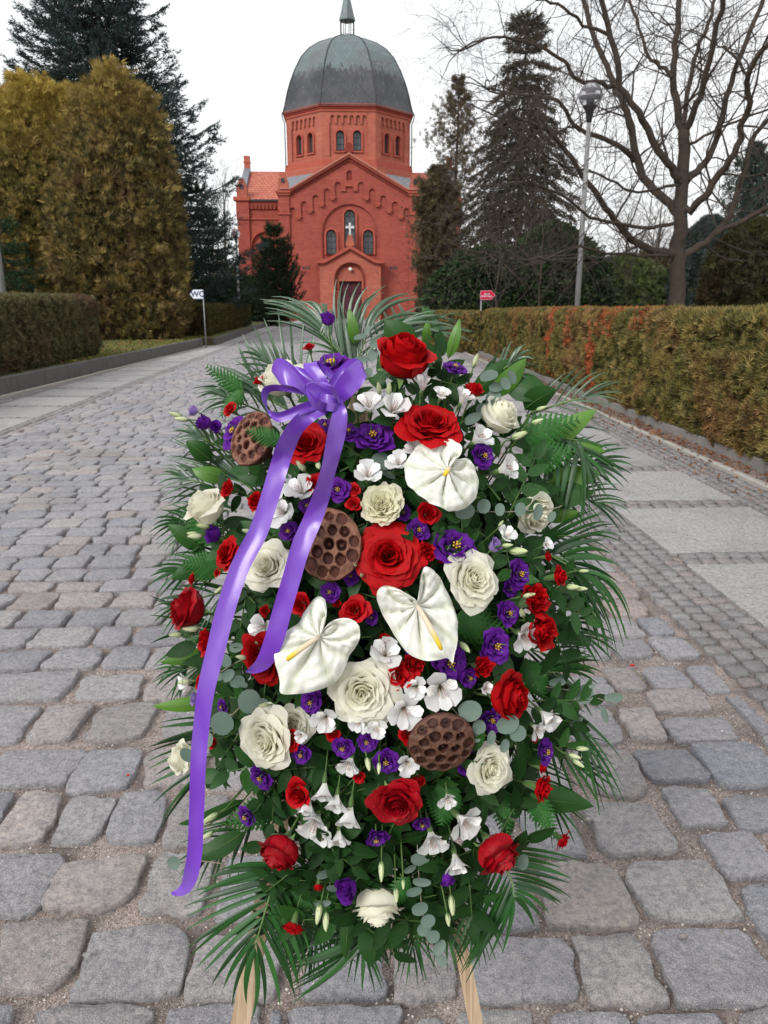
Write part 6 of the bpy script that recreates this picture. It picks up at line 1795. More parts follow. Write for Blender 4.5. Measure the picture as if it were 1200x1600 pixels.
for i, a in enumerate([(512, 498, 15, 'lisicup', .0, 1.6), (517, 566, 33, 'lisi', 0, .7), (318, 660, 18, 'lisicup', -1, .2), (301, 641, 12, 'lisicup', -1.2, .3), (337, 668, 13, 'lisicup', .8, 0), (362, 672, 28, 'lisi', -.3, .1), (712, 572, 20, 'lisi', .2, .9), (583, 679, 31, 'lisi', 0, .1),
 (545, 672, 17, 'lisi', 0, .2), (508, 664, 16, 'lisi', 0, 0), (758, 712, 22, 'lisi', .2, -.2), (528, 765, 19, 'lisi', 0, -.2), (655, 828, 19, 'lisi', .2, 0), (712, 853, 35, 'lisi', .05, .25), (773, 853, 14, 'lisicup', .2, .5), (815, 897, 23, 'lisi', .3, 0), (333, 835, 18, 'lisicup', -.4, 0),
 (515, 925, 16, 'lisi', 0, 0), (548, 900, 13, 'lisi', 0, 0), (777, 1010, 28, 'lisi', 0, 0), (798, 958, 20, 'lisi', .2, .2), (705, 1037, 30, 'lisi', .1, -.1), (485, 1098, 19, 'lisi', 0, 0), (573, 1160, 17, 'lisi', 0, 0), (603, 1192, 22, 'lisi', 0, 0),
 (770, 1126, 22, 'lisi', 0, 0), (855, 1175, 22, 'lisi', .4, .2), (405, 1217, 20, 'lisi', -.1, -.2), (382, 1278, 19, 'lisi', -.3, 0), (588, 1313, 20, 'lisi', .1, -.4), (542, 1389, 25, 'lisicup', -.5, .2), (698, 1372, 14, 'lisicup', 0, -.8), (580, 965, 13, 'lisi', 0, 0),
 (440, 1040, 16, 'lisi', 0, 0), (648, 1010, 17, 'lisi', 0, 0), (535, 1170, 18, 'lisi', 0, -.1), (735, 1060, 16, 'lisi', .2, 0), (450, 830, 16, 'lisi', 0, 0), (630, 800, 14, 'lisi', 0, 0), (660, 1290, 14, 'lisi', 0, -.3), (800, 920, 15, 'lisi', .2, 0), (470, 1180, 16, 'lisi', 0, 0), (730, 1200, 15, 'lisi', 0, 0), (345, 1105, 12, 'lisi', -.3, 0), (305, 1092, 13, 'lisicup', -.6, .4), (735, 1165, 14, 'lisi', 0, 0), (480, 790, 15, 'lisi', 0, 0)]):
    mt = M_LILAC if (a[0], a[1]) in ((301, 641), (305, 1092), (773, 853)) else M_PURPLE
    ds = ("lilac" if mt is M_LILAC else "purple") + (" half closed lisianthus" if a[3] == 'lisicup' else (" open lisianthus" if a[2] > 24 else " small lisianthus"))
    flower("lisianthus", a[3], mt, a[0], a[1], a[2], ds, "lisianthus", G_LI, ax=a[4], ay=a[5], up=.02 if a[2] > 15 else .01)

# alstroemeria
M_ALST = plain("alstroemeria_stamen", (.45, .30, .25), .6)
def alstro_meshes(v, closed):
    out = []; rg = random.Random(v * 7 + 3)
    def pet(L, w, base_a, end_a, mat, name="petal"):
        """petal whose direction turns from base_a (from the axis) to end_a: a trumpet that opens"""
        m = MB(); P = []; Wl = []; x = .05; z = 0; n = 10
        for q in range(n + 1):
            t = q / n; a = base_a + (end_a - base_a) * t ** 1.2
            P.append((x, rg.uniform(-.01, .01), z)); x += math.sin(a) * L / n; z += math.cos(a) * L / n
            Wl.append(max(.03, w * (.18 + .95 * t ** 1.3) * (1 - t ** 8) ** .5))
        m.strip(P, Vector((0, 1, 0)), Wl, -.22, 4)
        tw = [noise.noise(Vector((p[0] * 3, p[1] * 3, v + 5))) * .07 for p in m.v]
        m.v = [(p[0], p[1], p[2] + k) for p, k in zip(m.v, tw)]
        return m.mesh(name, mat)
    o = -.42 if closed else 0
    for k in range(3):
        A = pet(1.15 * rg.uniform(.92, 1.05), .47, .25, 1.55 + o + rg.uniform(-.25, .25), M_ALS)
        out.append(("petal", A, Matrix.Rotation(2 * math.pi * k / 3 + math.pi / 2 + rg.uniform(-.12, .12), 4, 'Z')))
    for k in range(3):
        B = pet(1.12 * rg.uniform(.92, 1.05), .30, .15, 1.30 + o + rg.uniform(-.2, .2), M_ALS_IN if k < 2 else M_ALS)
        out.append(("petal", B, Matrix.Translation((0, 0, .04)) @ Matrix.Rotation(2 * math.pi * k / 3 + math.pi / 6 + rg.uniform(-.12, .12), 4, 'Z')))
    m = MB()
    for k in range(6):
        a = k * 1.05 + .2; m.tube([(.03 * math.cos(a), .03 * math.sin(a), .1), (.10 * math.cos(a), .10 * math.sin(a), .55), (.16 * math.cos(a), .10 * math.sin(a) - .06, .85)], [.010, .009, .022], 4)
    out.append(("stamens", m.mesh("stamens", M_ALST), Matrix.Identity(4)))
    m = MB(); m.lathe([(.03, -.55), (.07, -.38), (.12, -.15), (.14, .0), (.11, .15)], 8); out.append(("calyx", m.mesh("calyx", M_CALYX), Matrix.Identity(4)))
    return out
ALSV = [alstro_meshes(v, v >= 4) for v in range(7)]
rga = random.Random(17)
for (x, y, r, ax, ay) in [(577, 632, 26, 0, .2), (615, 636, 29, .2, -.1), (750, 683, 25, .6, .6), (792, 731, 26, .9, -.1), (660, 600, 20, .2, .9), (575, 740, 25, 0, .1), (622, 722, 22, 0, .2), (470, 765, 28, 0, .1), (440, 800, 28, -.2, -.2), (408, 980, 24, -.1, .2),
 (690, 1080, 34, 0, .05), (633, 1112, 32, 0, -.1), (603, 1020, 28, -.1, .3), (820, 995, 26, .1, -.4), (856, 1122, 26, .4, -.5), (508, 1125, 24, 0, -.3), (545, 1196, 22, 0, -.5), (492, 1290, 32, 0, -.4), (545, 1278, 27, .1, -1.5), (505, 1238, 24, 0, -1.5),
 (727, 1286, 31, .2, 0), (676, 1316, 28, -.2, -.4), (713, 1350, 27, .2, -.7), (290, 1066, 19, -.8, .2), (792, 836, 18, .3, .3), (637, 1195, 20, 0, -.2), (715, 770, 10, 0, 0), (648, 700, 20, -.1, .5), (760, 1075, 14, .2, .2), (470, 1150, 12, 0, 0), (530, 1310, 20, 0, -.9), (855, 850, 12, .5, 0), (725, 620, 20, .3, .7), (560, 1130, 18, 0, -.4), (690, 615, 16, 0, .6), (480, 1262, 20, -.2, -1.2), (525, 1255, 22, 0, -.9), (505, 1305, 22, 0, -.5), (650, 1075, 20, 0, .1), (590, 1140, 18, 0, 0), (430, 770, 20, -.1, 0), (700, 1250, 18, .1, -.3), (840, 1140, 18, .4, -.3)]:
    nrm = NORM(x, y, ax + rga.uniform(-.3, .3), ay + rga.uniform(-.25, .25)); d = DEPTH(x, y) - .025; R = r * 1.22 * d / F; rg = random.Random(int(x * 3 + y))
    M = frame(PD(x, y, d) - nrm * R * .6, nrm, rg.uniform(-.7, .7), R)
    t = thing("alstroemeria", where(f"white alstroemeria bloom" if r > 24 else "small white alstroemeria", x, y), "alstroemeria", M, G_AL)
    vs_ = ALSV[rga.randrange(4, 7)] if abs(ay) > .6 or abs(ax) > .55 else ALSV[rga.randrange(0, 5)]
    for (pn, me, Mm) in vs_: link(pn, me, t, Mm)
    m = MB(); m.tube([(0, 0, -.5), (0, 0, -1.1), (0, -.1, -1.7)], [.05, .045, .04], 5); m.build("stem", M_STEM, t)

# anthuriums from their outlines
def anthurium(att, tip_sp, outline, label, ax, ay, up, bend):
    x0, y0 = att; nrm = NORM(x0, y0, ax, ay, .3); d = DEPTH(x0, y0) - up
    M = frame(PD(x0, y0, d), nrm, 0, 1); t = thing("anthurium", label, "anthurium", M, "white anthuriums in the arrangement")
    used_labels.add(label)
    s = d / F
    pts = [((x - x0) * s, -(y - y0) * s) for x, y in outline]
    # dense closed outline
    n = len(pts); dens = []
    for i in range(n):
        p0, p1, p2, p3 = (Vector(pts[(i + k) % n]) for k in (-1, 0, 1, 2))
        for q in range(4):
            u = q / 4; dens.append(.5 * ((2 * p1) + (-p0 + p2) * u + (2*p0 - 5*p1 + 4*p2 - p3) * u*u + (-p0 + 3*p1 - 3*p2 + p3) * u**3))
    N2 = len(dens); nr = 16
    tip = max(dens, key=lambda p: p.length * (1 + .0 * p.y)); ta = math.atan2(*((Vector(((tip_sp[0]-x0), -(tip_sp[1]-y0)))).yx))
    L = max(p.length for p in dens)
    m = MB(); vs = [(0, 0, 0)]; fs = []; uvs = [(.3, 0)]
    nv = 11
    for j in range(1, nr + 1):
        q = j / nr
        for i, p in enumerate(dens):
            a = math.atan2(p.y, p.x) - ta; a = (a + math.pi) % (2 * math.pi) - math.pi
            r = p.length * q
            x, y = p.x * q, p.y * q
            # veins arching from the attachment
            vein = math.cos(a * nv * .5 * (1 - .25 * q)) ; vh = -(1 - abs(vein)) ** 2.5 * .012 * math.sin(math.pi * min(1, q * 1.0) ** .8) ** .7
            wr = noise.noise(Vector((x * 75, y * 75, x0))) * .0022 * q + noise.noise(Vector((a * 9, q * 7, x0))) * .003 * q + .0062 * q * (abs(math.sin(a * 5.5)) ** .6) * (abs(math.sin(q * 13 + abs(a) * 2.6)) ** .55)
            cup = .020 * (q ** 2) * math.cos(a * 2 + .3) - bend * q ** 3 * .5 + (.010 * q if abs(a) > 2.2 else 0)
            edge = -.006 * max(0, (q - .85) / .15) ** 2
            vs.append((x, y, vh + wr + cup * .6 + edge)); uvs.append((min(1, (1 - abs(vein)) ** 4 * 1.2 + .35 * (1 - abs(math.sin(a * 5.5)) ** .6 * abs(math.sin(q * 13 + abs(a) * 2.6)) ** .55) * q), q))
    for i in range(N2): fs.append((0, 1 + i, 1 + (i + 1) % N2))
    for j in range(nr - 1):
        for i in range(N2):
            k = (i + 1) % N2; fs.append((1 + j*N2 + i, 1 + (j+1)*N2 + i, 1 + (j+1)*N2 + k, 1 + j*N2 + k))
    m.add(vs, fs, 0, uvs); m.build("spathe", M_ANTH, t)
    ex, ey = (tip_sp[0] - x0) * s, -(tip_sp[1] - y0) * s
    m = MB(); m.tube([(ex * k, ey * k, .004 + (.022 if abs(ex) + abs(ey) > .03 else .010) * math.sin(k * 1.8)) for k in (0, .15, .35, .6, .85, .97, 1.0)], [.0030, .0033, .0035, .0036, .0032, .0026, .001], 10)
    m.build("spadix", M_SPADIX, t)
    m = MB(); m.tube([(0, 0, -.001), (-.01 * (1 if ex > 0 else -1), .02, -.04), (0, .01, -.09)], .003, 6); m.build("stem", M_STEM, t)
def zz(ox, oy, L): return [(ox + a / 3, oy + b / 3) for a, b in L]
anthurium((700.7, 733.3), (684, 757), zz(580, 440, [(392, 850), (440, 838), (488, 860), (512, 905), (514, 960), (490, 1012), (445, 1050), (400, 1072), (340, 1082), (290, 1072), (240, 1043), (190, 1008), (160, 960), (154, 900), (170, 830), (208, 770), (250, 716), (300, 706), (358, 722), (402, 745), (424, 785), (412, 828), (385, 852), (372, 868)]),
          "topmost white anthurium, heart shaped, right of the bow under two red roses", .1, .15, .055, .01)
anthurium((500, 995), (457, 1031), zz(230, 800, [(826, 565), (850, 528), (900, 500), (960, 497), (1003, 530), (1005, 582), (980, 625), (942, 672), (915, 740), (880, 790), (830, 822), (760, 845), (700, 853), (636, 850), (625, 790), (604, 720), (599, 650), (612, 590), (652, 552), (692, 518), (712, 468), (745, 420), (780, 395), (820, 412), (839, 468), (836, 530)]),
          "left white anthurium with a yellow tipped spadix just above the big white rose", -.1, .05, .06, .015)
anthurium((651, 946), (683, 1014), zz(580, 800, [(210, 428), (190, 402), (140, 368), (80, 345), (42, 352), (29, 392), (52, 462), (92, 540), (132, 612), (172, 662), (240, 691), (310, 690), (350, 684), (374, 708), (384, 670), (405, 600), (414, 520), (402, 440), (370, 370), (340, 312), (290, 267), (250, 260), (230, 300), (224, 370), (219, 412)]),
          "right white anthurium with a green tipped spadix directly below the largest red rose", .1, 0, .055, .01)

# lotus pods
def pod(px, py, rx, ry, rot, mat, label, ax, ay, dark):
    nrm = NORM(px, py, ax, ay, .5); d = DEPTH(px, py) - .035; R = max(rx, ry) * d / F
    M = frame(PD(px, py, d), nrm, rot, R); t = thing("seed_pod", label, "seed pod", M, "dried lotus seed pods"); used_labels.add(label)
    ratio = min(rx, ry) / max(rx, ry)
    holes = []; rg_h = random.Random(px)
    for k in range(21):
        r = .20 * math.sqrt(k) * 1.0 if k else 0; a = k * 2.39996 + px
        if r < .86: holes.append([r * math.cos(a), r * math.sin(a)])
    for it in range(60):
        for i in range(len(holes)):
            for j in range(len(holes)):
                if i == j: continue
                dx, dy = holes[i][0] - holes[j][0], holes[i][1] - holes[j][1]; dd = math.hypot(dx, dy) + 1e-6
                if dd < .40: holes[i][0] += dx / dd * (.40 - dd) * .3; holes[i][1] += dy / dd * (.40 - dd) * .3
            rr_ = math.hypot(*holes[i])
            if rr_ > .80: holes[i][0] *= .80 / rr_; holes[i][1] *= .80 / rr_
    for h in holes: h.append(rg_h.uniform(.93, 1.25))
    vs = []; uv = []; fs = []; NR, NA = 40, 96
    for j in range(NR + 1):
        q = j / NR
        for i in range(NA):
            a = 2 * math.pi * i / NA; wob = 1 + .03 * noise.noise(Vector((math.cos(a) * 2, math.sin(a) * 2, px))) + .015 * math.cos(a * 13)
            x, y = q * math.cos(a) * wob, q * math.sin(a) * wob
            z = .24 * (1 - q ** 2.4)
            dmin = min(math.hypot(x - h[0], y - h[1]) * h[2] for h in holes) + .018 * noise.noise(Vector((x * 9, y * 9, px + 3)))
            rim = 1.0
            if dmin < .175: rim = (dmin / .175) ** 7 * .7; z -= .24 * (1 - (dmin / .175) ** 7)
            elif dmin < .22: z += .03 * (1 - (dmin - .175) / .045)
            z += noise.noise(Vector((x * 7, y * 7, px))) * .03 + noise.noise(Vector((x * 22, y * 22, px))) * .012
            vs.append((x, y, z)); uv.append((rim, q))
    for j in range(NR):
        for i in range(NA):
            k = (i + 1) % NA; fs.append((j*NA+i, (j+1)*NA+i, (j+1)*NA+k, j*NA+k))
    m = MB(); m.add(vs, fs, 0, uv); o = m.build("pod_face", mat, t); o.scale = (1, ratio, 1) if ry < rx else (ratio, 1, 1)
    m = MB(); m.lathe([(1.0, 0), (1.03, -.06), (.93, -.25), (.70, -.62), (.38, -.95), (.14, -1.2), (.07, -1.4)], 28); m.uv = [(.6, .5)] * len(m.v); o = m.build("pod_cone", mat, t); o.scale = (1, ratio, 1) if ry < rx else (ratio, 1, 1)
    seeds = 0
    sd = MB(); sd.lathe([(.02, -.05), (.075, -.03), (.09, .02), (.06, .06), (.015, .075)], 8); sm = sd.mesh("seed", mat)
    for h in holes[::3]:
        q = math.hypot(h[0], h[1]); link("seed", sm, t, Matrix.Translation((h[0] * (1 if ry < rx else ratio), h[1] * (ratio if ry < rx else 1), .24 * (1 - q ** 2.4) - .16)))
pod(392, 684, 36, 47, .1, M_POD, "upper left dried seed pod beside the open purple bloom, partly under the bow", -.15, .15, 0)
pod(514, 850, 50, 57, .15, M_POD, "middle dried seed pod crossed by the inner purple ribbon tail", .1, .0, 0)
pod(690, 1161, 52, 50, 0, M_POD2, "darkest seed pod, lower right, under two white alstroemeria blooms", .0, -.25, 1)

# buds on thin stalks
for (x, y, r, ax, ay) in [(538, 614, 8, -.1, 1.2), (556, 608, 7, .2, 1.3), (592, 606, 8, -.2, 1.2), (608, 608, 9, .1, 1.3), (743, 564, 9, .4, 1.4), (463, 603, 8, -1.2, -.1), (275, 648, 8, -1.5, .3), (284, 655, 9, -1.5, -.2), (470, 728, 9, -.8, .8), (497, 727, 9, .3, -.8),
 (812, 680, 11, 1.4, .4), (840, 658, 8, 1.4, .3), (846, 638, 7, 1.5, .3), (737, 777, 9, -1, -.2), (300, 834, 8, -1.3, 0), (318, 822, 8, -1.2, .1), (306, 838, 9, -1.3, -.2), (386, 830, 8, -1, .2), (396, 841, 8, 1, .2), (811, 861, 12, 1.4, -.1), (793, 852, 7, 1.3, 0), (826, 930, 9, 1.2, .3), (816, 957, 9, -.6, .8),
 (896, 917, 9, 1.4, -.1), (906, 920, 8, 1.5, 0), (299, 983, 10, -1.3, .1), (275, 992, 8, -1.4, 0), (406, 1010, 9, -.5, 1), (377, 1027, 8, -1.2, .4), (412, 1102, 7, -1, .1), (726, 1011, 10, .5, -.6), (287, 1066, 8, -1.3, 0), (329, 1278, 11, -1, -.5), (323, 1306, 9, -1.2, -.5), (314, 1292, 6, -1.2, 0),
 (575, 1194, 9, .3, -.9), (592, 1200, 7, 0, -1), (596, 1360, 10, 0, -1.8), (498, 1428, 11, -.3, -1.8), (509, 1440, 11, .1, -1.9), (706, 1414, 11, .1, -1.8), (700, 1438, 8, .2, -1.8), (619, 1400, 9, .1, -1.8), (630, 1382, 6, 0, -1.6), (910, 1170, 8, 1.4, .2), (898, 1182, 8, 1.4, -.3), (903, 1192, 8, 1.2, -.9), (342, 922, 7, -.5, -.8), (912, 892, 6, 1.5, 0), (565, 898, 6, .1, .2), (555, 883, 5, .1, .2), (783, 818, 6, .4, .8)]:
    flower("flower_bud", 'bud', M_BUDG, x, y, r * 1.35, "pale green pointed bud" if r > 7 else "tiny pale green bud", "flower bud", G_BU, ax=ax, ay=ay, up=.035, k=.3)

# ------------------------------------------------------------------ ribbon
bowlab = "purple satin bow with two long tails near the top of the arrangement"
KN = (507, 622)
kd = DEPTH(*KN) - .075
bow = thing("ribbon_bow", bowlab, "ribbon", Matrix.Translation(PD(*KN, kd))); used_labels.add(bowlab)
bo = PD(*KN, kd)
def catmull(P, k=5):
    out = []
    for i in range(len(P) - 1):
        p0 = P[max(i-1, 0)]; p1 = P[i]; p2 = P[i+1]; p3 = P[min(i+2, len(P)-1)]
        for q in range(k):
            u = q / k; out.append(.5 * ((2 * p1) + (-p0 + p2) * u + (2*p0 - 5*p1 + 4*p2 - p3) * u*u + (-p0 + 3*p1 - 3*p2 + p3) * u**3))
    out.append(P[-1]); return out
def ribbon(name, rows):
    """rows: (edge1 px,py,depth offset, edge2 px,py,depth offset); offset is toward the camera"""
    A = catmull([PD(r[0], r[1], kd - r[2]) - bo for r in rows]); B = catmull([PD(r[3], r[4], kd - r[5]) - bo for r in rows])
    m = MB(); na = 6; vs = []; uv = []; n = len(A)
    for j in range(n):
        for i in range(na + 1):
            u = i / na; p = A[j].lerp(B[j], u); p = p - FWD * (-.0015 * math.sin(math.pi * u) + .0038 * noise.noise(Vector((j * .22, u * 1.4, rows[0][0] * .1))) * min(1, j / 4))
            vs.append(p); uv.append((u, j * .2))
    fs = [(j*(na+1)+i, j*(na+1)+i+1, (j+1)*(na+1)+i+1, (j+1)*(na+1)+i) for j in range(n-1) for i in range(na)]
    m.add(vs, fs, 0, uv); return m.build(name, M_RIB, bow)
def tail(name, C, w, twist=None):
    rows = []
    w = [q * .88 for q in w]
    for i, (x, y, o) in enumerate(C):
        a = C[max(i-1, 0)]; b = C[min(i+1, len(C)-1)]; t = Vector((b[0]-a[0], b[1]-a[1])).normalized(); nn = Vector((-t.y, t.x))
        ww = w[i] if hasattr(w, '__len__') else w
        tw = twist[i] if twist else (0, 0)
        rows.append((x + nn.x * ww, y + nn.y * ww, o + tw[0], x - nn.x * ww, y - nn.y * ww, o + tw[1]))
    return ribbon(name, rows)
tail("tail", [(508, 636, .01), (486, 646, .015), (462, 668, .02), (446, 700, .025), (436, 730, .028), (420, 782, .03), (403, 832, .03), (376, 884, .035), (354, 948, .04), (336, 1020, .045), (321, 1084, .05), (313, 1150, .05), (309, 1210, .05), (307, 1270, .045), (304, 1335, .04), (296, 1374, .03), (285, 1392, .015), (268, 1396, -.005)],
     [12, 14, 15, 16.5, 16.5, 16.5, 17, 17, 17, 16.5, 15.5, 14.5, 14, 14, 13.5, 13, 9, 3],
     [(0, 0), (0, 0), (.01, -.01), (.015, -.015)] + [(0, 0)] * 11 + [(-.01, .01), (-.015, .01), (0, 0)])
tail("tail", [(528, 625, .01), (531, 645, .02), (527, 672, .025), (520, 705, .03), (513, 735, .032), (503, 772, .035), (487, 815, .038), (470, 855, .04), (455, 905, .04), (442, 950, .035), (428, 1000, .03), (412, 1035, .02), (396, 1046, .005), (384, 1049, -.005)],
     [7, 13, 16, 15, 13.5, 15, 17, 17, 16.5, 17, 17, 14, 8, 1], [(0, 0), (.0, 0), (.012, -.012), (.015, -.01), (.02, -.015), (.015, -.01)] + [(0, 0)] * 8)
# loops, each a closed band from the knot out and back
ribbon("loop", [(522, 612, 0, 516, 630, 0), (480, 592, .02, 486, 622, .015), (452, 566, .03, 463, 606, .03), (432, 560, .025, 446, 601, .03), (424, 578, .01, 437, 600, .015), (432, 584, -.02, 447, 602, -.02), (462, 572, -.03, 474, 600, -.025), (500, 590, -.01, 506, 612, -.01)])
ribbon("loop", [(520, 618, 0, 518, 634, 0), (478, 628, .02, 470, 648, .02), (436, 644, .025, 440, 660, .02), (415, 636, .02, 420, 648, .02), (408, 618, .01, 418, 622, -.01), (414, 604, -.01, 424, 612, -.025), (440, 601, -.02, 446, 612, -.03), (495, 612, -.005, 495, 622, -.02)])
ribbon("loop", [(514, 620, .0, 528, 634, 0), (524, 600, .02, 546, 622, .015), (540, 578, .025, 562, 606, .02), (556, 563, .02, 572, 590, .02), (566, 566, .0, 570, 580, .0), (552, 560, -.02, 558, 574, -.02), (530, 574, -.03, 540, 590, -.03), (512, 600, -.01, 520, 610, -.01)])
ribbon("loop", [(522, 632, .01, 508, 646, .01), (500, 626, .04, 494, 640, .04), (484, 612, .05, 484, 628, .05), (478, 600, .045, 476, 604, .05), (492, 596, .04, 500, 596, .04), (508, 602, .05, 520, 604, .05), (522, 618, .03, 532, 626, .03), (524, 630, .01, 526, 632, .01)])
ribbon("loop", [(506, 622, -.01, 520, 620, -.01), (492, 596, -.005, 512, 594, -.005), (474, 574, -.01, 496, 570, -.01), (482, 568, -.02, 500, 566, -.02), (512, 590, -.03, 528, 590, -.03), (512, 620, -.02, 520, 622, -.02)])
m = MB(); m.grid(lambda u, v: (PD(514 + 15 * math.cos(u * 6.283) * (.75 + .25 * math.cos((v - .5) * 3)), 628 + (v - .5) * 26 + 2 * math.sin(u * 9), kd - .012 + .014 * -math.sin(u * 6.283) * 1.0) - bo), 16, 6, closed=True)
m.build("knot", M_RIB, bow)

# ------------------------------------------------------------------ greenery
def leaf_blade(m, P, wmax, fold=.25, shape=.55, side=None, na=2, nz=0):
    n = len(P); Wl = []
    for k in range(n):
        t = k / (n - 1); Wl.append(max(.0004, wmax * (math.sin(math.pi * min(1, max(0, t)) ** shape)) ** .75))
    m.strip(P, side, Wl, fold, na)
def bez2(a, c, b, n): return [a * (1-t)**2 + c * 2*t*(1-t) + b * t*t for t in [i / n for i in range(n + 1)]]
rgp = random.Random(99)
def frond(label, rachis, sides, d0, wpx=4.5, arch=(0, 0), dend=.0, mat=None, rw=.0022, grp="palm fronds in the arrangement", fold=.35, t0=.0):
    """rachis px points; sides: lists of (end px points, count, arch px); each leaflet is its own mesh"""
    R3 = catmull([PD(p[0], p[1], d0 + (p[2] if len(p) > 2 else 0)) for p in rachis], 6)
    t = thing("palm_frond", label, "palm frond", Matrix.Translation(R3[0]), grp); used_labels.add(label)
    m = MB(); m.tube([p - R3[0] for p in R3], [rw * (1 - .7 * i / len(R3)) for i in range(len(R3))], 6); m.build("rachis", M_CALYX, t)
    for (ends, cnt_, ar, de) in sides:
        E = [Vector((e[0], e[1])) for e in ends]
        for k in range(cnt_):
            u = k / max(1, cnt_ - 1); q = u * (len(E) - 1); i = min(int(q), len(E) - 2) if len(E) > 1 else 0
            e = E[i].lerp(E[i+1], q - i) if len(E) > 1 else E[0]
            e = e + Vector((rgp.gauss(0, 3), rgp.gauss(0, 3)))
            b = R3[min(len(R3) - 1, int((t0 + (1 - t0) * u) * (len(R3) - 1)))]
            dd = d0 + de + rgp.uniform(-.012, .012)
            ep = PD(e.x, e.y, dd)
            mid = b.lerp(ep, .5) + W3(ar[0] * d0 / F, -ar[1] * d0 / F, rgp.uniform(.0, .012))
            P = [p - R3[0] for p in bez2(b, mid, ep, 9)]; dr_ = rgp.uniform(-.004, .010) * (ep - b).length / .1
            P = [p - UP * dr_ * (i / 9) ** 3 for i, p in enumerate(P)]
            T = (ep - b).normalized(); sd = T.cross(FWD).normalized(); roll = rgp.uniform(-.7, .7)
            sd = (sd * math.cos(roll) + FWD * math.sin(roll))
            mm = MB(); leaf_blade(mm, P, wpx * rgp.uniform(.8, 1.15) * d0 / F, fold, .62, sd)
            mm.build("leaflet", mat or (M_PALMD if rgp.random() < .4 else M_PALM), t)
    return t
D0 = 1.20
frond("palm frond fanning out at the lower left over the left wooden leg", [(436, 1352, .03), (420, 1405, .0), (398, 1480, -.01)],
      [([(345, 1352), (307, 1392), (292, 1420), (290, 1478), (308, 1520), (337, 1543), (385, 1570)], 15, (-10, -6), .0), ([(500, 1400), (490, 1470), (470, 1530), (464, 1553), (395, 1588)], 14, (14, 10), .01)], D0 - .03, wpx=4.4)
frond("palm frond curving along the bottom centre below the hanging white rose", [(648, 1372, .04), (606, 1446, .02), (558, 1478, .0)],
      [([(500, 1390), (462, 1470), (446, 1520), (455, 1545), (466, 1553)], 15, (0, 14), .0), ([(660, 1420), (640, 1480), (612, 1505), (590, 1512)], 8, (6, 6), .02)], D0, wpx=4.6)
frond("palm frond fanning out at the lower right over the right wooden leg", [(768, 1325, .03), (798, 1372, .0), (803, 1402, -.01)],
      [([(704, 1480), (710, 1505), (716, 1520), (724, 1526), (740, 1500), (789, 1484)], 13, (6, -4), .0), ([(906, 1340), (874, 1352), (896, 1382), (888, 1400), (873, 1411), (856, 1421), (833, 1443)], 12, (4, -10), .0)], D0 - .03, wpx=4.2)
frond("palm frond drooping at the lower right edge with long thin leaflets", [(826, 1078, .03), (862, 1098, .0), (886, 1128, 0)],
      [([(972, 1190), (975, 1240), (958, 1256), (944, 1262), (928, 1245), (905, 1215)], 12, (14, -28), .0), ([(890, 1180), (880, 1200)], 3, (4, -8), .02)], D0, wpx=3.4)
frond("short palm frond pointing right beside the eucalyptus sprig on the right edge", [(800, 1062, .03), (845, 1052, .0), (872, 1050, 0)],
      [([(905, 1015), (934, 1022), (938, 1045), (934, 1062)], 7, (0, -14), .0), ([(900, 1118), (924, 1093), (934, 1102), (928, 1113)], 6, (2, -6), .0)], D0, wpx=4.4)
frond("palm frond spreading right at mid height with broad leaflets", [(800, 880, .04), (860, 868, .0), (890, 880, 0)],
      [([(935, 790), (944, 810), (944, 827), (940, 838), (956, 858), (960, 876), (967, 907)], 10, (0, -16), .0), ([(850, 940), (870, 960), (930, 1010), (950, 1012)], 5, (8, -16), .0)], D0, wpx=4.8)
frond("palm frond arching over the right side with drooping thin tips", [(812, 838, .03), (868, 872, -.01), (903, 893, -.02)],
      [([(915, 1020), (934, 1014), (956, 1008), (970, 1003), (981, 996), (985, 960)], 13, (20, -40), .0)], D0 - .01, wpx=3.0)
frond("palm frond sweeping from the upper right flowers to the slab side", [(790, 700, .04), (850, 684, .0), (905, 688, -.01)],
      [([(926, 640), (950, 668), (974, 730), (968, 743), (952, 756), (942, 766), (933, 781), (925, 800), (905, 830)], 17, (12, -30), .0), ([(800, 770), (850, 800), (880, 815)], 8, (4, -4), .0)], D0, wpx=4.0)
frond("palm frond at the top arching right in front of the chapel door", [(548, 600, .02), (560, 560, .02), (575, 520, 0)],
      [([(530, 441), (540, 440), (568, 446), (590, 443), (607, 449), (635, 452), (646, 463), (663, 466)], 13, (-26, -30), .02), ([(665, 468), (702, 484), (742, 516), (700, 500)], 9, (-6, -44), .02)], D0 + .02, wpx=3.0, mat=M_PALMP)
frond("palm frond at the top right above the topmost red rose", [(600, 585, .02), (622, 550, .02), (645, 520, 0)],
      [([(640, 490), (655, 500), (700, 482), (740, 512), (742, 530), (720, 540)], 10, (-6, -24), .02), ([(575, 500), (590, 480), (620, 470)], 6, (-6, -12), .03)], D0 + .03, wpx=3.0, mat=M_PALMP)
frond("palm frond at the top left reaching over the road with many pale leaflets", [(560, 590, .02), (535, 555, .0), (500, 520, 0)],
      [([(470, 555), (420, 490), (412, 480), (414, 470), (408, 456), (430, 458), (470, 470), (500, 480)], 20, (16, -36), .02), ([(540, 470), (520, 480)], 5, (0, -10), .02)], D0 + .02, wpx=3.2, mat=M_PALMP)
frond("upright thin palm leaflets standing left of the bow", [(470, 625, .02), (450, 605, .02), (400, 600, .02)],
      [([(500, 500), (471, 480), (443, 466), (420, 488), (397, 497), (388, 520), (362, 535)], 8, (-3, -6), .02)], D0 + .02, wpx=3.0, mat=M_PALMP)
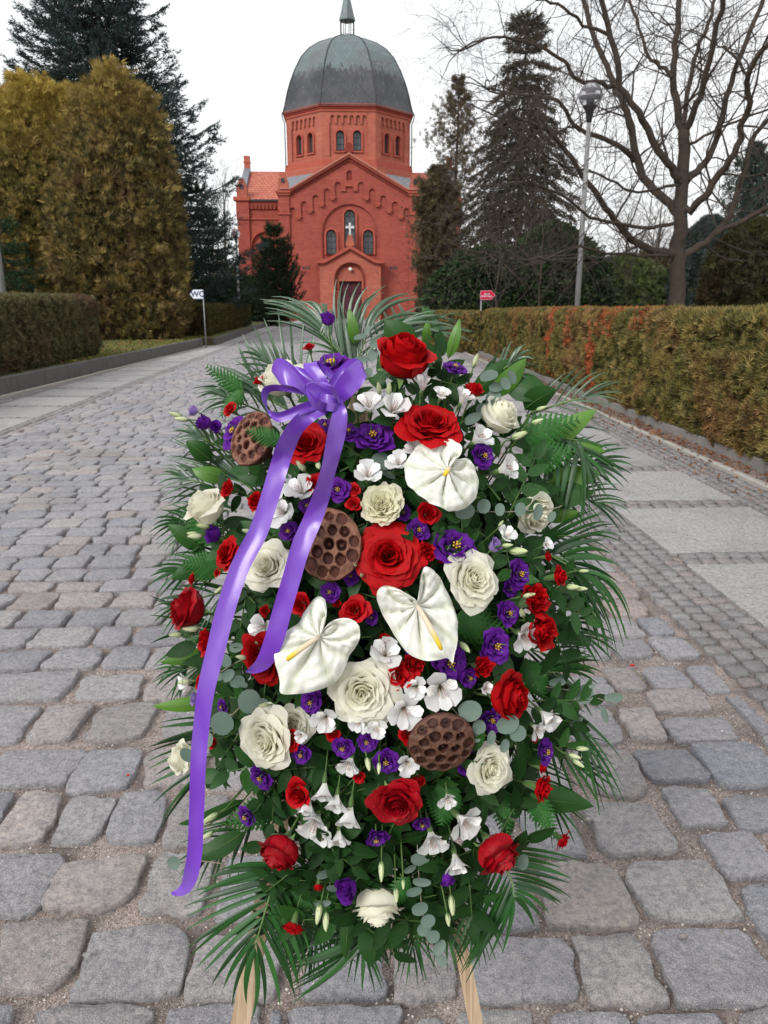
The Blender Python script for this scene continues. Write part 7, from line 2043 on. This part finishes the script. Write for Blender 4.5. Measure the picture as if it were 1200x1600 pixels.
frond("palm frond spreading left above the purple buds", [(450, 640, .02), (410, 620, .02), (370, 610, .02)],
      [([(400, 560), (350, 560), (322, 578), (300, 598), (305, 615), (318, 640)], 14, (4, -12), .02)], D0 + .02, wpx=3.2, mat=M_PALMP)
frond("thin palm blades pointing left below the purple lisianthus cluster", [(400, 770, .02), (380, 755, .02), (350, 745, .02)],
      [([(290, 655), (265, 675), (263, 698), (253, 718), (280, 745)], 9, (4, -6), .02)], D0 + .02, wpx=3.4, mat=M_PALMP)
frond("curved thin palm blades behind the upper left white rose", [(370, 800, .03), (345, 785, .03), (320, 785, .03)],
      [([(258, 758), (245, 803), (250, 830), (257, 850), (262, 870), (273, 880)], 11, (-8, -28), .02)], D0 + .02, wpx=2.6, mat=M_PALMP)
frond("palm blades at the left edge below the leftmost red rose", [(350, 990, .03), (325, 985, .03), (305, 985, .03)],
      [([(232, 930), (240, 945), (235, 1000), (238, 1062), (262, 1090), (278, 1100), (285, 1085)], 10, (-2, -10), .02)], D0 + .02, wpx=3.6)
frond("palm frond with level leaflets at the left edge beside the small white rose", [(350, 1120, .03), (325, 1160, .03), (310, 1215, .03)],
      [([(250, 1103), (252, 1128), (247, 1154), (230, 1165), (231, 1177), (232, 1188), (242, 1213), (233, 1229), (243, 1262), (258, 1287)], 13, (0, -5), .02)], D0 + .02, wpx=3.2)
frond("palm frond hidden low in the centre behind the hanging buds", [(560, 1330, .04), (530, 1390, .03), (500, 1450, .03)],
      [([(480, 1380), (440, 1430), (430, 1480), (450, 1510)], 10, (-4, 4), .02), ([(600, 1400), (590, 1460), (560, 1500)], 9, (6, 4), .02)], D0 + .03, wpx=4)

# more short fronds round the rim
rim = random.Random(55)
for (x, y, ang, L, pale) in [(850, 640, 20, 110, 1), (870, 720, 0, 100, 0), (880, 770, -12, 90, 0), (850, 905, -18, 100, 0), (860, 960, -30, 95, 0), (840, 1150, -35, 120, 0), (820, 1200, -50, 110, 0), (770, 590, 40, 70, 1), (330, 820, 172, 80, 0), (330, 880, 190, 80, 0), (330, 760, 160, 75, 1), (345, 700, 150, 70, 1),
      (330, 930, 195, 80, 0), (330, 1040, 185, 80, 0), (370, 1300, 215, 90, 0), (450, 590, 140, 80, 1), (800, 1010, -10, 110, 0), (400, 640, 155, 80, 1), (680, 1400, -70, 90, 0), (500, 1420, -105, 90, 0), (840, 840, 5, 110, 0), (560, 1430, -80, 90, 0), (610, 1400, -60, 110, 0), (520, 1400, -120, 110, 0), (650, 1410, -95, 100, 0), (740, 1390, -85, 90, 0), (460, 1380, -100, 90, 0), (570, 1390, -100, 80, 0)]:
    a = math.radians(ang); c, s_ = math.cos(a), -math.sin(a)
    rch = [(x - c * 30, y - s_ * 30, .03), (x + c * L * .25, y + s_ * L * .25, .0), (x + c * L * .6, y + s_ * L * .6 + 4, 0)]
    def e_(off, k): return (x + math.cos(a + off) * L * k, y - math.sin(a + off) * L * k + 12)
    frond(where("short palm frond", x + c * L, y + s_ * L), rch, [([e_(.95, .62), e_(.65, .9), e_(.3, 1.1), e_(.08, 1.2)], 8, (0, -10), .0), ([e_(-.95, .62), e_(-.65, .88), e_(-.3, 1.08), e_(-.05, 1.18)], 8, (0, -10), .0)], D0 + .02, wpx=rim.uniform(1.9, 2.8), mat=M_PALMP if pale else None)

# broad leaves
LEAFN = "broad leaves tucked into the arrangement"
def broad(x0, y0, x1, y1, w, d, mat, desc, arch=0, roll=0.2, fold=.22, na=4):
    a = PD(x0, y0, d + .015); b = PD(x1, y1, d); T = (b - a); sd = T.normalized().cross(FWD).normalized()
    c = a.lerp(b, .5) + W3(-(y1-y0), -(x1-x0), 0).normalized() * arch * d / F + W3(0, 0, .02)
    P = [p - a for p in bez2(a, c, b, 10)]
    sd = sd * math.cos(roll) + FWD * math.sin(roll)
    t = thing("broad_leaf", where(desc, (x0 + x1) / 2, (y0 + y1) / 2), "leaf", Matrix.Translation(a), LEAFN)
    m = MB(); leaf_blade(m, P, w * d / F, fold, .72, sd, na); m.build("blade", mat, t)
    m = MB(); m.tube(P[:9], [.0012 * (1 - i / 10) for i in range(9)], 4); m.build("midrib", M_STEM if mat is not M_LIME else M_CALYX, t)
for a in [(770, 620, 822, 560, 17, 1.21, M_LIME, "pointed fresh green leaf", 6), (850, 700, 932, 640, 17, 1.2, M_LIME, "pointed fresh green leaf", -5), (860, 700, 946, 706, 14, 1.21, M_LIME, "lime green leaf", -8), (850, 760, 940, 738, 22, 1.21, M_LIME, "broad lime green leaf", -8),
          (850, 780, 928, 770, 22, 1.20, M_LEAF, "broad dark leaf", -6), (850, 810, 905, 800, 12, 1.21, M_LIME, "lime green leaf", 0), (860, 920, 932, 966, 17, 1.21, M_LIME, "lime green leaf", -10), (850, 970, 922, 1010, 18, 1.21, M_LEAF, "broad dark leaf", -6), (700, 560, 718, 498, 9, 1.22, M_LIME, "upright fresh green leaf", 2),
          (665, 540, 668, 500, 8, 1.23, M_LIME, "upright fresh green leaf", 2), (555, 540, 545, 482, 9, 1.22, M_LIME, "upright fresh green leaf", 2), (640, 560, 600, 500, 26, 1.22, M_LEAF, "broad grey green leaf", 5), (340, 1090, 238, 1103, 12, 1.2, M_LIME, "pointed fresh green leaf", -6),
          (330, 1015, 250, 1035, 11, 1.2, M_LIME, "pointed fresh green leaf", -5), (380, 1250, 278, 1288, 12, 1.16, M_LEAF, "long dark leaf crossing the ribbon", -8), (380, 1300, 296, 1340, 16, 1.18, M_LEAF, "pointed dark leaf", -6), (590, 1440, 582, 1508, 28, 1.19, M_LEAF, "broad hanging dark leaf", 0),
          (455, 1370, 445, 1415, 22, 1.19, M_LEAF, "dark leaf hanging", 0), (560, 1350, 520, 1440, 24, 1.19, M_FILL, "deep green hanging leaf", 0), (620, 1370, 625, 1450, 26, 1.19, M_FILL, "deep green hanging leaf", 4), (670, 1370, 690, 1440, 22, 1.19, M_FILL, "deep green hanging leaf", 3), (500, 1340, 490, 1410, 24, 1.19, M_FILL, "deep green hanging leaf", 0), (730, 1330, 725, 1400, 20, 1.19, M_FILL, "deep green hanging leaf", 0), (545, 1410, 540, 1500, 12, 1.19, M_LEAF, "ribbed hanging leaf", 0), (780, 1240, 928, 1260, 26, 1.19, M_LEAF, "broad dark leaf", -8), (560, 1232, 605, 1290, 11, 1.12, M_LIME, "slender fresh green leaf", -6), (740, 620, 800, 560, 16, 1.22, M_LEAF, "dark leaf", -4),
          (790, 600, 860, 620, 24, 1.215, M_LEAF, "broad dark leaf", -6), (820, 640, 870, 610, 20, 1.21, M_LEAF, "broad dark leaf", -6), (660, 480, 690, 540, 12, 1.24, M_LEAF, "dark leaf", 4), (330, 720, 290, 690, 16, 1.21, M_LEAF, "grey green leaf", 4), (355, 745, 300, 732, 14, 1.2, M_LIME, "fresh green leaf", -4),
          (320, 860, 262, 820, 16, 1.21, M_LEAF, "broad dark leaf", 4), (330, 880, 268, 905, 16, 1.21, M_LEAF, "broad dark leaf", 4), (800, 1160, 900, 1140, 20, 1.2, M_LEAF, "broad dark leaf", -6), (860, 1050, 880, 1120, 20, 1.21, M_LEAF, "broad dark leaf", 6), (440, 770, 420, 735, 9, 1.12, M_LEAF, "small dark leaf", 0)]:
    broad(a[0], a[1], a[2], a[3], a[4], a[5], a[6], a[7], a[8], roll=rgp.uniform(-.5, .5))

# fern sprigs
def fern(x0, y0, x1, y1, L, d, desc, n=11, mat=None):
    a = PD(x0, y0, d + .01); b = PD(x1, y1, d); T = (b - a).normalized(); sd = T.cross(FWD).normalized()
    t = thing("fern", where(desc, (x0 + x1) / 2, (y0 + y1) / 2), "fern", Matrix.Translation(a), "fern sprigs in the arrangement")
    m = MB(); m.tube([Vector((0, 0, 0)), (b - a) * .5, b - a], [.0012, .001, .0004], 4); m.build("rachis", M_STEM, t)
    for k in range(n):
        u = (k + .5) / n; ln = L * d / F * (1 - u) ** .7 * (.55 + .45 * min(1, u * 5)) + .004
        for s_ in (-1, 1):
            o = (b - a) * u; dr = (sd * s_ * .85 + T * .65).normalized()
            m = MB(); ns = 9
            # toothed pinna
            vs = []; fs = []
            for j in range(ns + 1):
                q = j / ns; c = o + dr * ln * q + FWD * (.006 * q * q); wv = T * (ln * .30 * (1 - q) ** .6 * (1.0 if j % 2 else .45))
                vs += [c - wv * .9, c - FWD * .0012, c + wv]
            for j in range(ns): fs += [(3*j, 3*j+1, 3*j+4, 3*j+3), (3*j+1, 3*j+2, 3*j+5, 3*j+4)]
            m.add(vs, fs); m.uv = [(.5, .8)] * len(m.v); m.build("pinna", mat or M_FERN, t)
for a in [(700, 975, 795, 985, 46, 1.10, "toothed fern sprig"), (735, 930, 770, 1005, 30, 1.11, "small fern sprig"), (700, 1215, 690, 1290, 44, 1.10, "toothed fern sprig"), (720, 1205, 660, 1220, 30, 1.12, "small fern sprig"), (800, 690, 905, 655, 46, 1.17, "feathery fern sprig"), (810, 720, 900, 705, 42, 1.17, "feathery fern sprig"),
          (440, 690, 385, 672, 22, 1.035, "small fern sprig"), (380, 610, 322, 572, 22, 1.2, "pale fern sprig"), (345, 850, 285, 800, 36, 1.2, "feathery fern sprig"), (350, 890, 285, 880, 36, 1.19, "feathery fern sprig"), (780, 1230, 795, 1310, 30, 1.14, "hanging fern sprig"), (830, 1240, 868, 1310, 30, 1.15, "hanging fern sprig"),
          (440, 1260, 350, 1290, 40, 1.15, "feathery fern sprig"), (640, 1370, 600, 1430, 26, 1.13, "hanging fern sprig"), (380, 610, 345, 650, 20, 1.19, "pale fern sprig"), (760, 780, 850, 830, 36, 1.17, "feathery fern sprig"), (470, 1180, 430, 1290, 34, 1.15, "feathery fern sprig"), (820, 1030, 850, 1090, 36, 1.17, "feathery fern sprig"), (600, 1380, 640, 1440, 26, 1.15, "hanging fern sprig"), (640, 1400, 655, 1480, 26, 1.18, "hanging fern sprig"), (480, 1380, 470, 1450, 28, 1.18, "hanging fern sprig")]:
    fern(*a)

# eucalyptus
def eucalyptus(label, stem, leaves, d, desc=None):
    P = catmull([PD(x, y, d + .004) for x, y in stem], 4)
    t = thing("eucalyptus", label, "eucalyptus", Matrix.Translation(P[0]), "eucalyptus sprigs in the arrangement"); used_labels.add(label)
    m = MB(); m.tube([p - P[0] for p in P], .0009, 5); m.build("stem", M_EUCS, t)
    for (x, y, r, *rest) in leaves:
        sq = rest[0] if rest else rgp.uniform(.6, .95); an = rest[1] if len(rest) > 1 else rgp.uniform(0, 3.14)
        c = PD(x, y, d - rgp.uniform(0, .01)) - P[0]; rr_ = r * d / F; tl = rgp.uniform(-.5, .5)
        nrm = W3(rgp.uniform(-.4, .4), rgp.uniform(0, .5), 1).normalized(); M3 = frame(Vector((0, 0, 0)), nrm, an, 1)
        m = MB()
        def lf(u, v):
            a = u * 2 * math.pi; q = v; rad = q * rr_ * (1 + .06 * math.cos(a) - .08 * (math.cos(a) < -.96))
            return c + (M3 @ Vector((rad * math.cos(a), rad * math.sin(a) * sq, .14 * rr_ * q * q * (math.sin(a) ** 2))))
        m.grid(lf, 16, 3, closed=True); m.uv = [(u_, .7) for u_, v_ in m.uv]; m.build("leaf", M_EUC, t)
eucalyptus("row of round grey eucalyptus leaves crossing the rightmost white rose", [(700, 795), (780, 800), (860, 795), (878, 790)], [(725, 799, 17, .75, .2), (756, 792, 12, .9, 1.5), (781, 797, 11, .7, 1.5), (813, 797, 12, .7, 1.5), (840, 801, 14, .6, 1.2), (862, 808, 10, .6, 1.2)], 1.08)
eucalyptus("eucalyptus sprig with large round leaves between long ribbon tail and double white rose", [(400, 1080), (370, 1110), (340, 1140), (300, 1185)], [(390, 1097, 19, .95), (412, 1105, 14, .9), (348, 1131, 19, .9), (318, 1157, 18, .85), (293, 1180, 13, .7), (306, 1194, 12, .5, 1.4), (370, 1065, 12, .8)], 1.085)
eucalyptus("eucalyptus sprig with small leaves at the ribbon edge above the large round ones", [(400, 1020), (370, 1035), (345, 1050)], [(368, 1012, 11, .7), (353, 1033, 11, .8), (356, 1056, 12, .7), (342, 1058, 10, .6), (380, 1070, 8, .6)], 1.085)
eucalyptus("pale eucalyptus sprig standing left of the topmost red rose", [(575, 590), (572, 550), (570, 510)], [(562, 527, 11, .5, .2), (588, 536, 13, .6, .3), (582, 556, 11, .8, 1), (564, 562, 12, .5, .1), (574, 517, 8, .6, 1.2), (575, 583, 9, .8)], 1.17)
eucalyptus("eucalyptus sprig with blue grey leaves above the white rose at the upper right", [(760, 680), (765, 630), (775, 585)], [(763, 588, 15, .7, .3), (775, 605, 13, .6, .2), (770, 622, 14, .8), (754, 640, 12, .9), (738, 655, 15, .6, .5), (790, 600, 12, .7), (800, 590, 12, .6)], 1.13)
eucalyptus("eucalyptus sprig with round leaves lying over the dark seed pod's upper right", [(705, 1105), (735, 1135), (780, 1160)], [(733, 1111, 19, .85, .2), (748, 1137, 12, .9), (768, 1153, 11, .6, 1.4), (745, 1150, 11, .6), (792, 1132, 19, .75, .3), (808, 1146, 14, .9), (788, 1166, 11, .7)], 1.06)
eucalyptus("eucalyptus sprig sticking out to the right edge over the cobbles", [(830, 1070), (885, 1078), (925, 1088), (945, 1095), (990, 1112)], [(870, 1066, 14, .5, .2), (912, 1085, 17, .85, .6), (958, 1090, 16, .45, .05), (945, 1118, 13, .4, 1.9), (925, 1072, 6, .5), (900, 1128, 12, .4, .6)], 1.17)
eucalyptus("long eucalyptus trail hanging at the bottom towards the right leg", [(652, 1320), (657, 1400), (668, 1460), (692, 1505)], [(655, 1343, 15, .6, 0), (640, 1358, 11, .5, .3), (658, 1378, 15, .45, 0), (646, 1394, 13, .5, .2), (655, 1420, 14, .7, .1), (668, 1440, 12, .8), (662, 1452, 12, .8), (676, 1464, 11, .8), (686, 1482, 14, .6, 1), (691, 1500, 10, .9)], 1.12)
eucalyptus("eucalyptus trail hanging below the lowest white alstroemeria on the left", [(524, 1310), (518, 1360), (512, 1410)], [(508, 1330, 14, .4, .1), (528, 1338, 13, .4, -.3), (506, 1366, 14, .45, .2), (520, 1388, 12, .4, -.2), (504, 1412, 13, .4, .2)], 1.13)
eucalyptus("single round eucalyptus leaf left of the lower end of the long ribbon tail", [(350, 1350), (310, 1345), (280, 1348)], [(271, 1348, 12, .85, .2)], 1.16)
eucalyptus("pale eucalyptus leaves just left of the topmost white anthurium", [(620, 745), (600, 725), (585, 715)], [(597, 722, 17, .9), (618, 716, 14, .6), (608, 742, 12, .5), (632, 740, 10, .6)], 1.09)
eucalyptus("single eucalyptus leaf at the tip of the lower right crimson rose", [(800, 1330), (815, 1345)], [(817, 1348, 12, .7, 1.3)], 1.13)

# dark filler sprigs: stem with pairs of leaves, shared meshes
fm = []
for v in range(4):
    m = MB(); r_ = random.Random(v)
    P = [Vector((0, t, .12 * math.sin(t * 2 + v) * t)) for t in [i / 7 for i in range(8)]]
    m.strip(P, Vector((1, 0, 0)), [max(.004, .24 * math.sin(math.pi * (i / 7) ** .75) ** .8) for i in range(8)], .25, 2)
    fm.append([m.mesh("leaf", mt) for mt in (M_FILL, M_FILL, M_LEAF)])
sm = MB(); sm.tube([(0, -.3, 0), (0, .5, 0), (0, 1.0, .02)], [.02, .016, .006], 4); stem_mesh = sm.mesh("stem", M_STEM)
rf = random.Random(1234)
FILL_L = "dark green leafy sprig packed between the flowers, showing only in the gaps"
nsp = 0
for k in range(280):
    a = rf.uniform(0, 6.283); q = math.sqrt(rf.random()) * 1.0
    x = CX - 5 + math.cos(a) * q * 268; y = CY + 10 + math.sin(a) * q * 418
    if k >= 250: x = rf.uniform(440, 760); y = rf.uniform(1340, 1440)
    nrm = NORM(x, y, rf.uniform(-.4, .4), rf.uniform(-.4, .4)); d = DEPTH(x, y) + rf.uniform(.01, .05)
    sz = rf.uniform(.05, .088)
    M = frame(PD(x, y, d), nrm, rf.uniform(0, 6.28), sz)
    t = thing("leafy_sprig", FILL_L, "leafy sprig", M, "dark leafy sprigs filling the gaps"); link("stem", stem_mesh, t)
    c = rf.choice((0, 1, 1, 2))
    for j in range(7):
        s_ = -1 if j % 2 else 1; u = -.1 + j * .17
        Mm = Matrix.Translation((0, u, 0)) @ Matrix.Rotation(-s_ * rf.uniform(.6, 1.2) * (0 if j == 6 else 1), 4, 'Z') @ Matrix.Rotation(rf.uniform(-.5, .5), 4, 'X') @ Matrix.Scale(rf.uniform(.42, .62), 4)
        link("leaf", fm[rf.randrange(4)][c], t, Mm)

# foam block and easel
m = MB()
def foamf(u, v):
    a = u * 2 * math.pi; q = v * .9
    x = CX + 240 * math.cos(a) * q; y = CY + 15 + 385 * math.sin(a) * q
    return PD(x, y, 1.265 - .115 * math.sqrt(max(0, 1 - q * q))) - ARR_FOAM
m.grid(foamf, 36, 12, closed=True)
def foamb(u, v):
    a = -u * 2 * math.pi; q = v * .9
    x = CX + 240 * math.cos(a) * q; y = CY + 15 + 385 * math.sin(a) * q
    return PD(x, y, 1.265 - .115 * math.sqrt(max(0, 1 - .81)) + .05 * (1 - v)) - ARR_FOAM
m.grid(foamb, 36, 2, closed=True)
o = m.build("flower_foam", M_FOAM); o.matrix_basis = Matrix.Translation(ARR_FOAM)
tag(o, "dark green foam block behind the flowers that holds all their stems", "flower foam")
easel = thing("easel", "pale wooden easel whose two front legs stand under the flower arrangement", "easel", Matrix.Translation(Vector((0, 1, 0))))
eo = Vector((0, 1, 0))
def batten(name, A, B, w, th):
    T = (B - A).normalized(); sd = (RIGHT - T * RIGHT.dot(T)).normalized(); nn = sd.cross(T)
    m = MB(); vs = []
    for P in (A, B):
        for (a, b) in ((-1, -1), (1, -1), (1, 1), (-1, 1)): vs.append(P + sd * a * w / 2 + nn * b * th / 2 - eo)
    m.add(vs, [(3,2,1,0), (4,5,6,7), (0,1,5,4), (1,2,6,5), (2,3,7,6), (3,0,4,7)]); m.build(name, M_WOOD, easel, smooth=False)
def plane_pt(px, py):  # on the leaning easel plane
    return PD(px, py, 1.255)
def to_ground(px0, py0, px1, py1):
    a = plane_pt(px0, py0); b = plane_pt(px1, py1); T = (b - a).normalized(); return b + T * ((0 - b.z) / T.z)
for (xa, ya, xb, yb) in ((398, 1485, 376, 1600), (722, 1485, 744, 1600)):
    g0 = to_ground(xa, ya, xb, yb); top_ = plane_pt(xa + (xa - xb) * 7.6, ya - (yb - ya) * 7.6)
    batten("leg", g0, top_, .031 if xa < 500 else .023, .018)
batten("crossbar", plane_pt(455, 1250) + FWD * .02, plane_pt(672, 1250) + FWD * .02, .03, .018)
g0 = Vector((0, 2.05, 0)); batten("rear_leg", g0, plane_pt(561, 640) + FWD * .03, .03, .018)
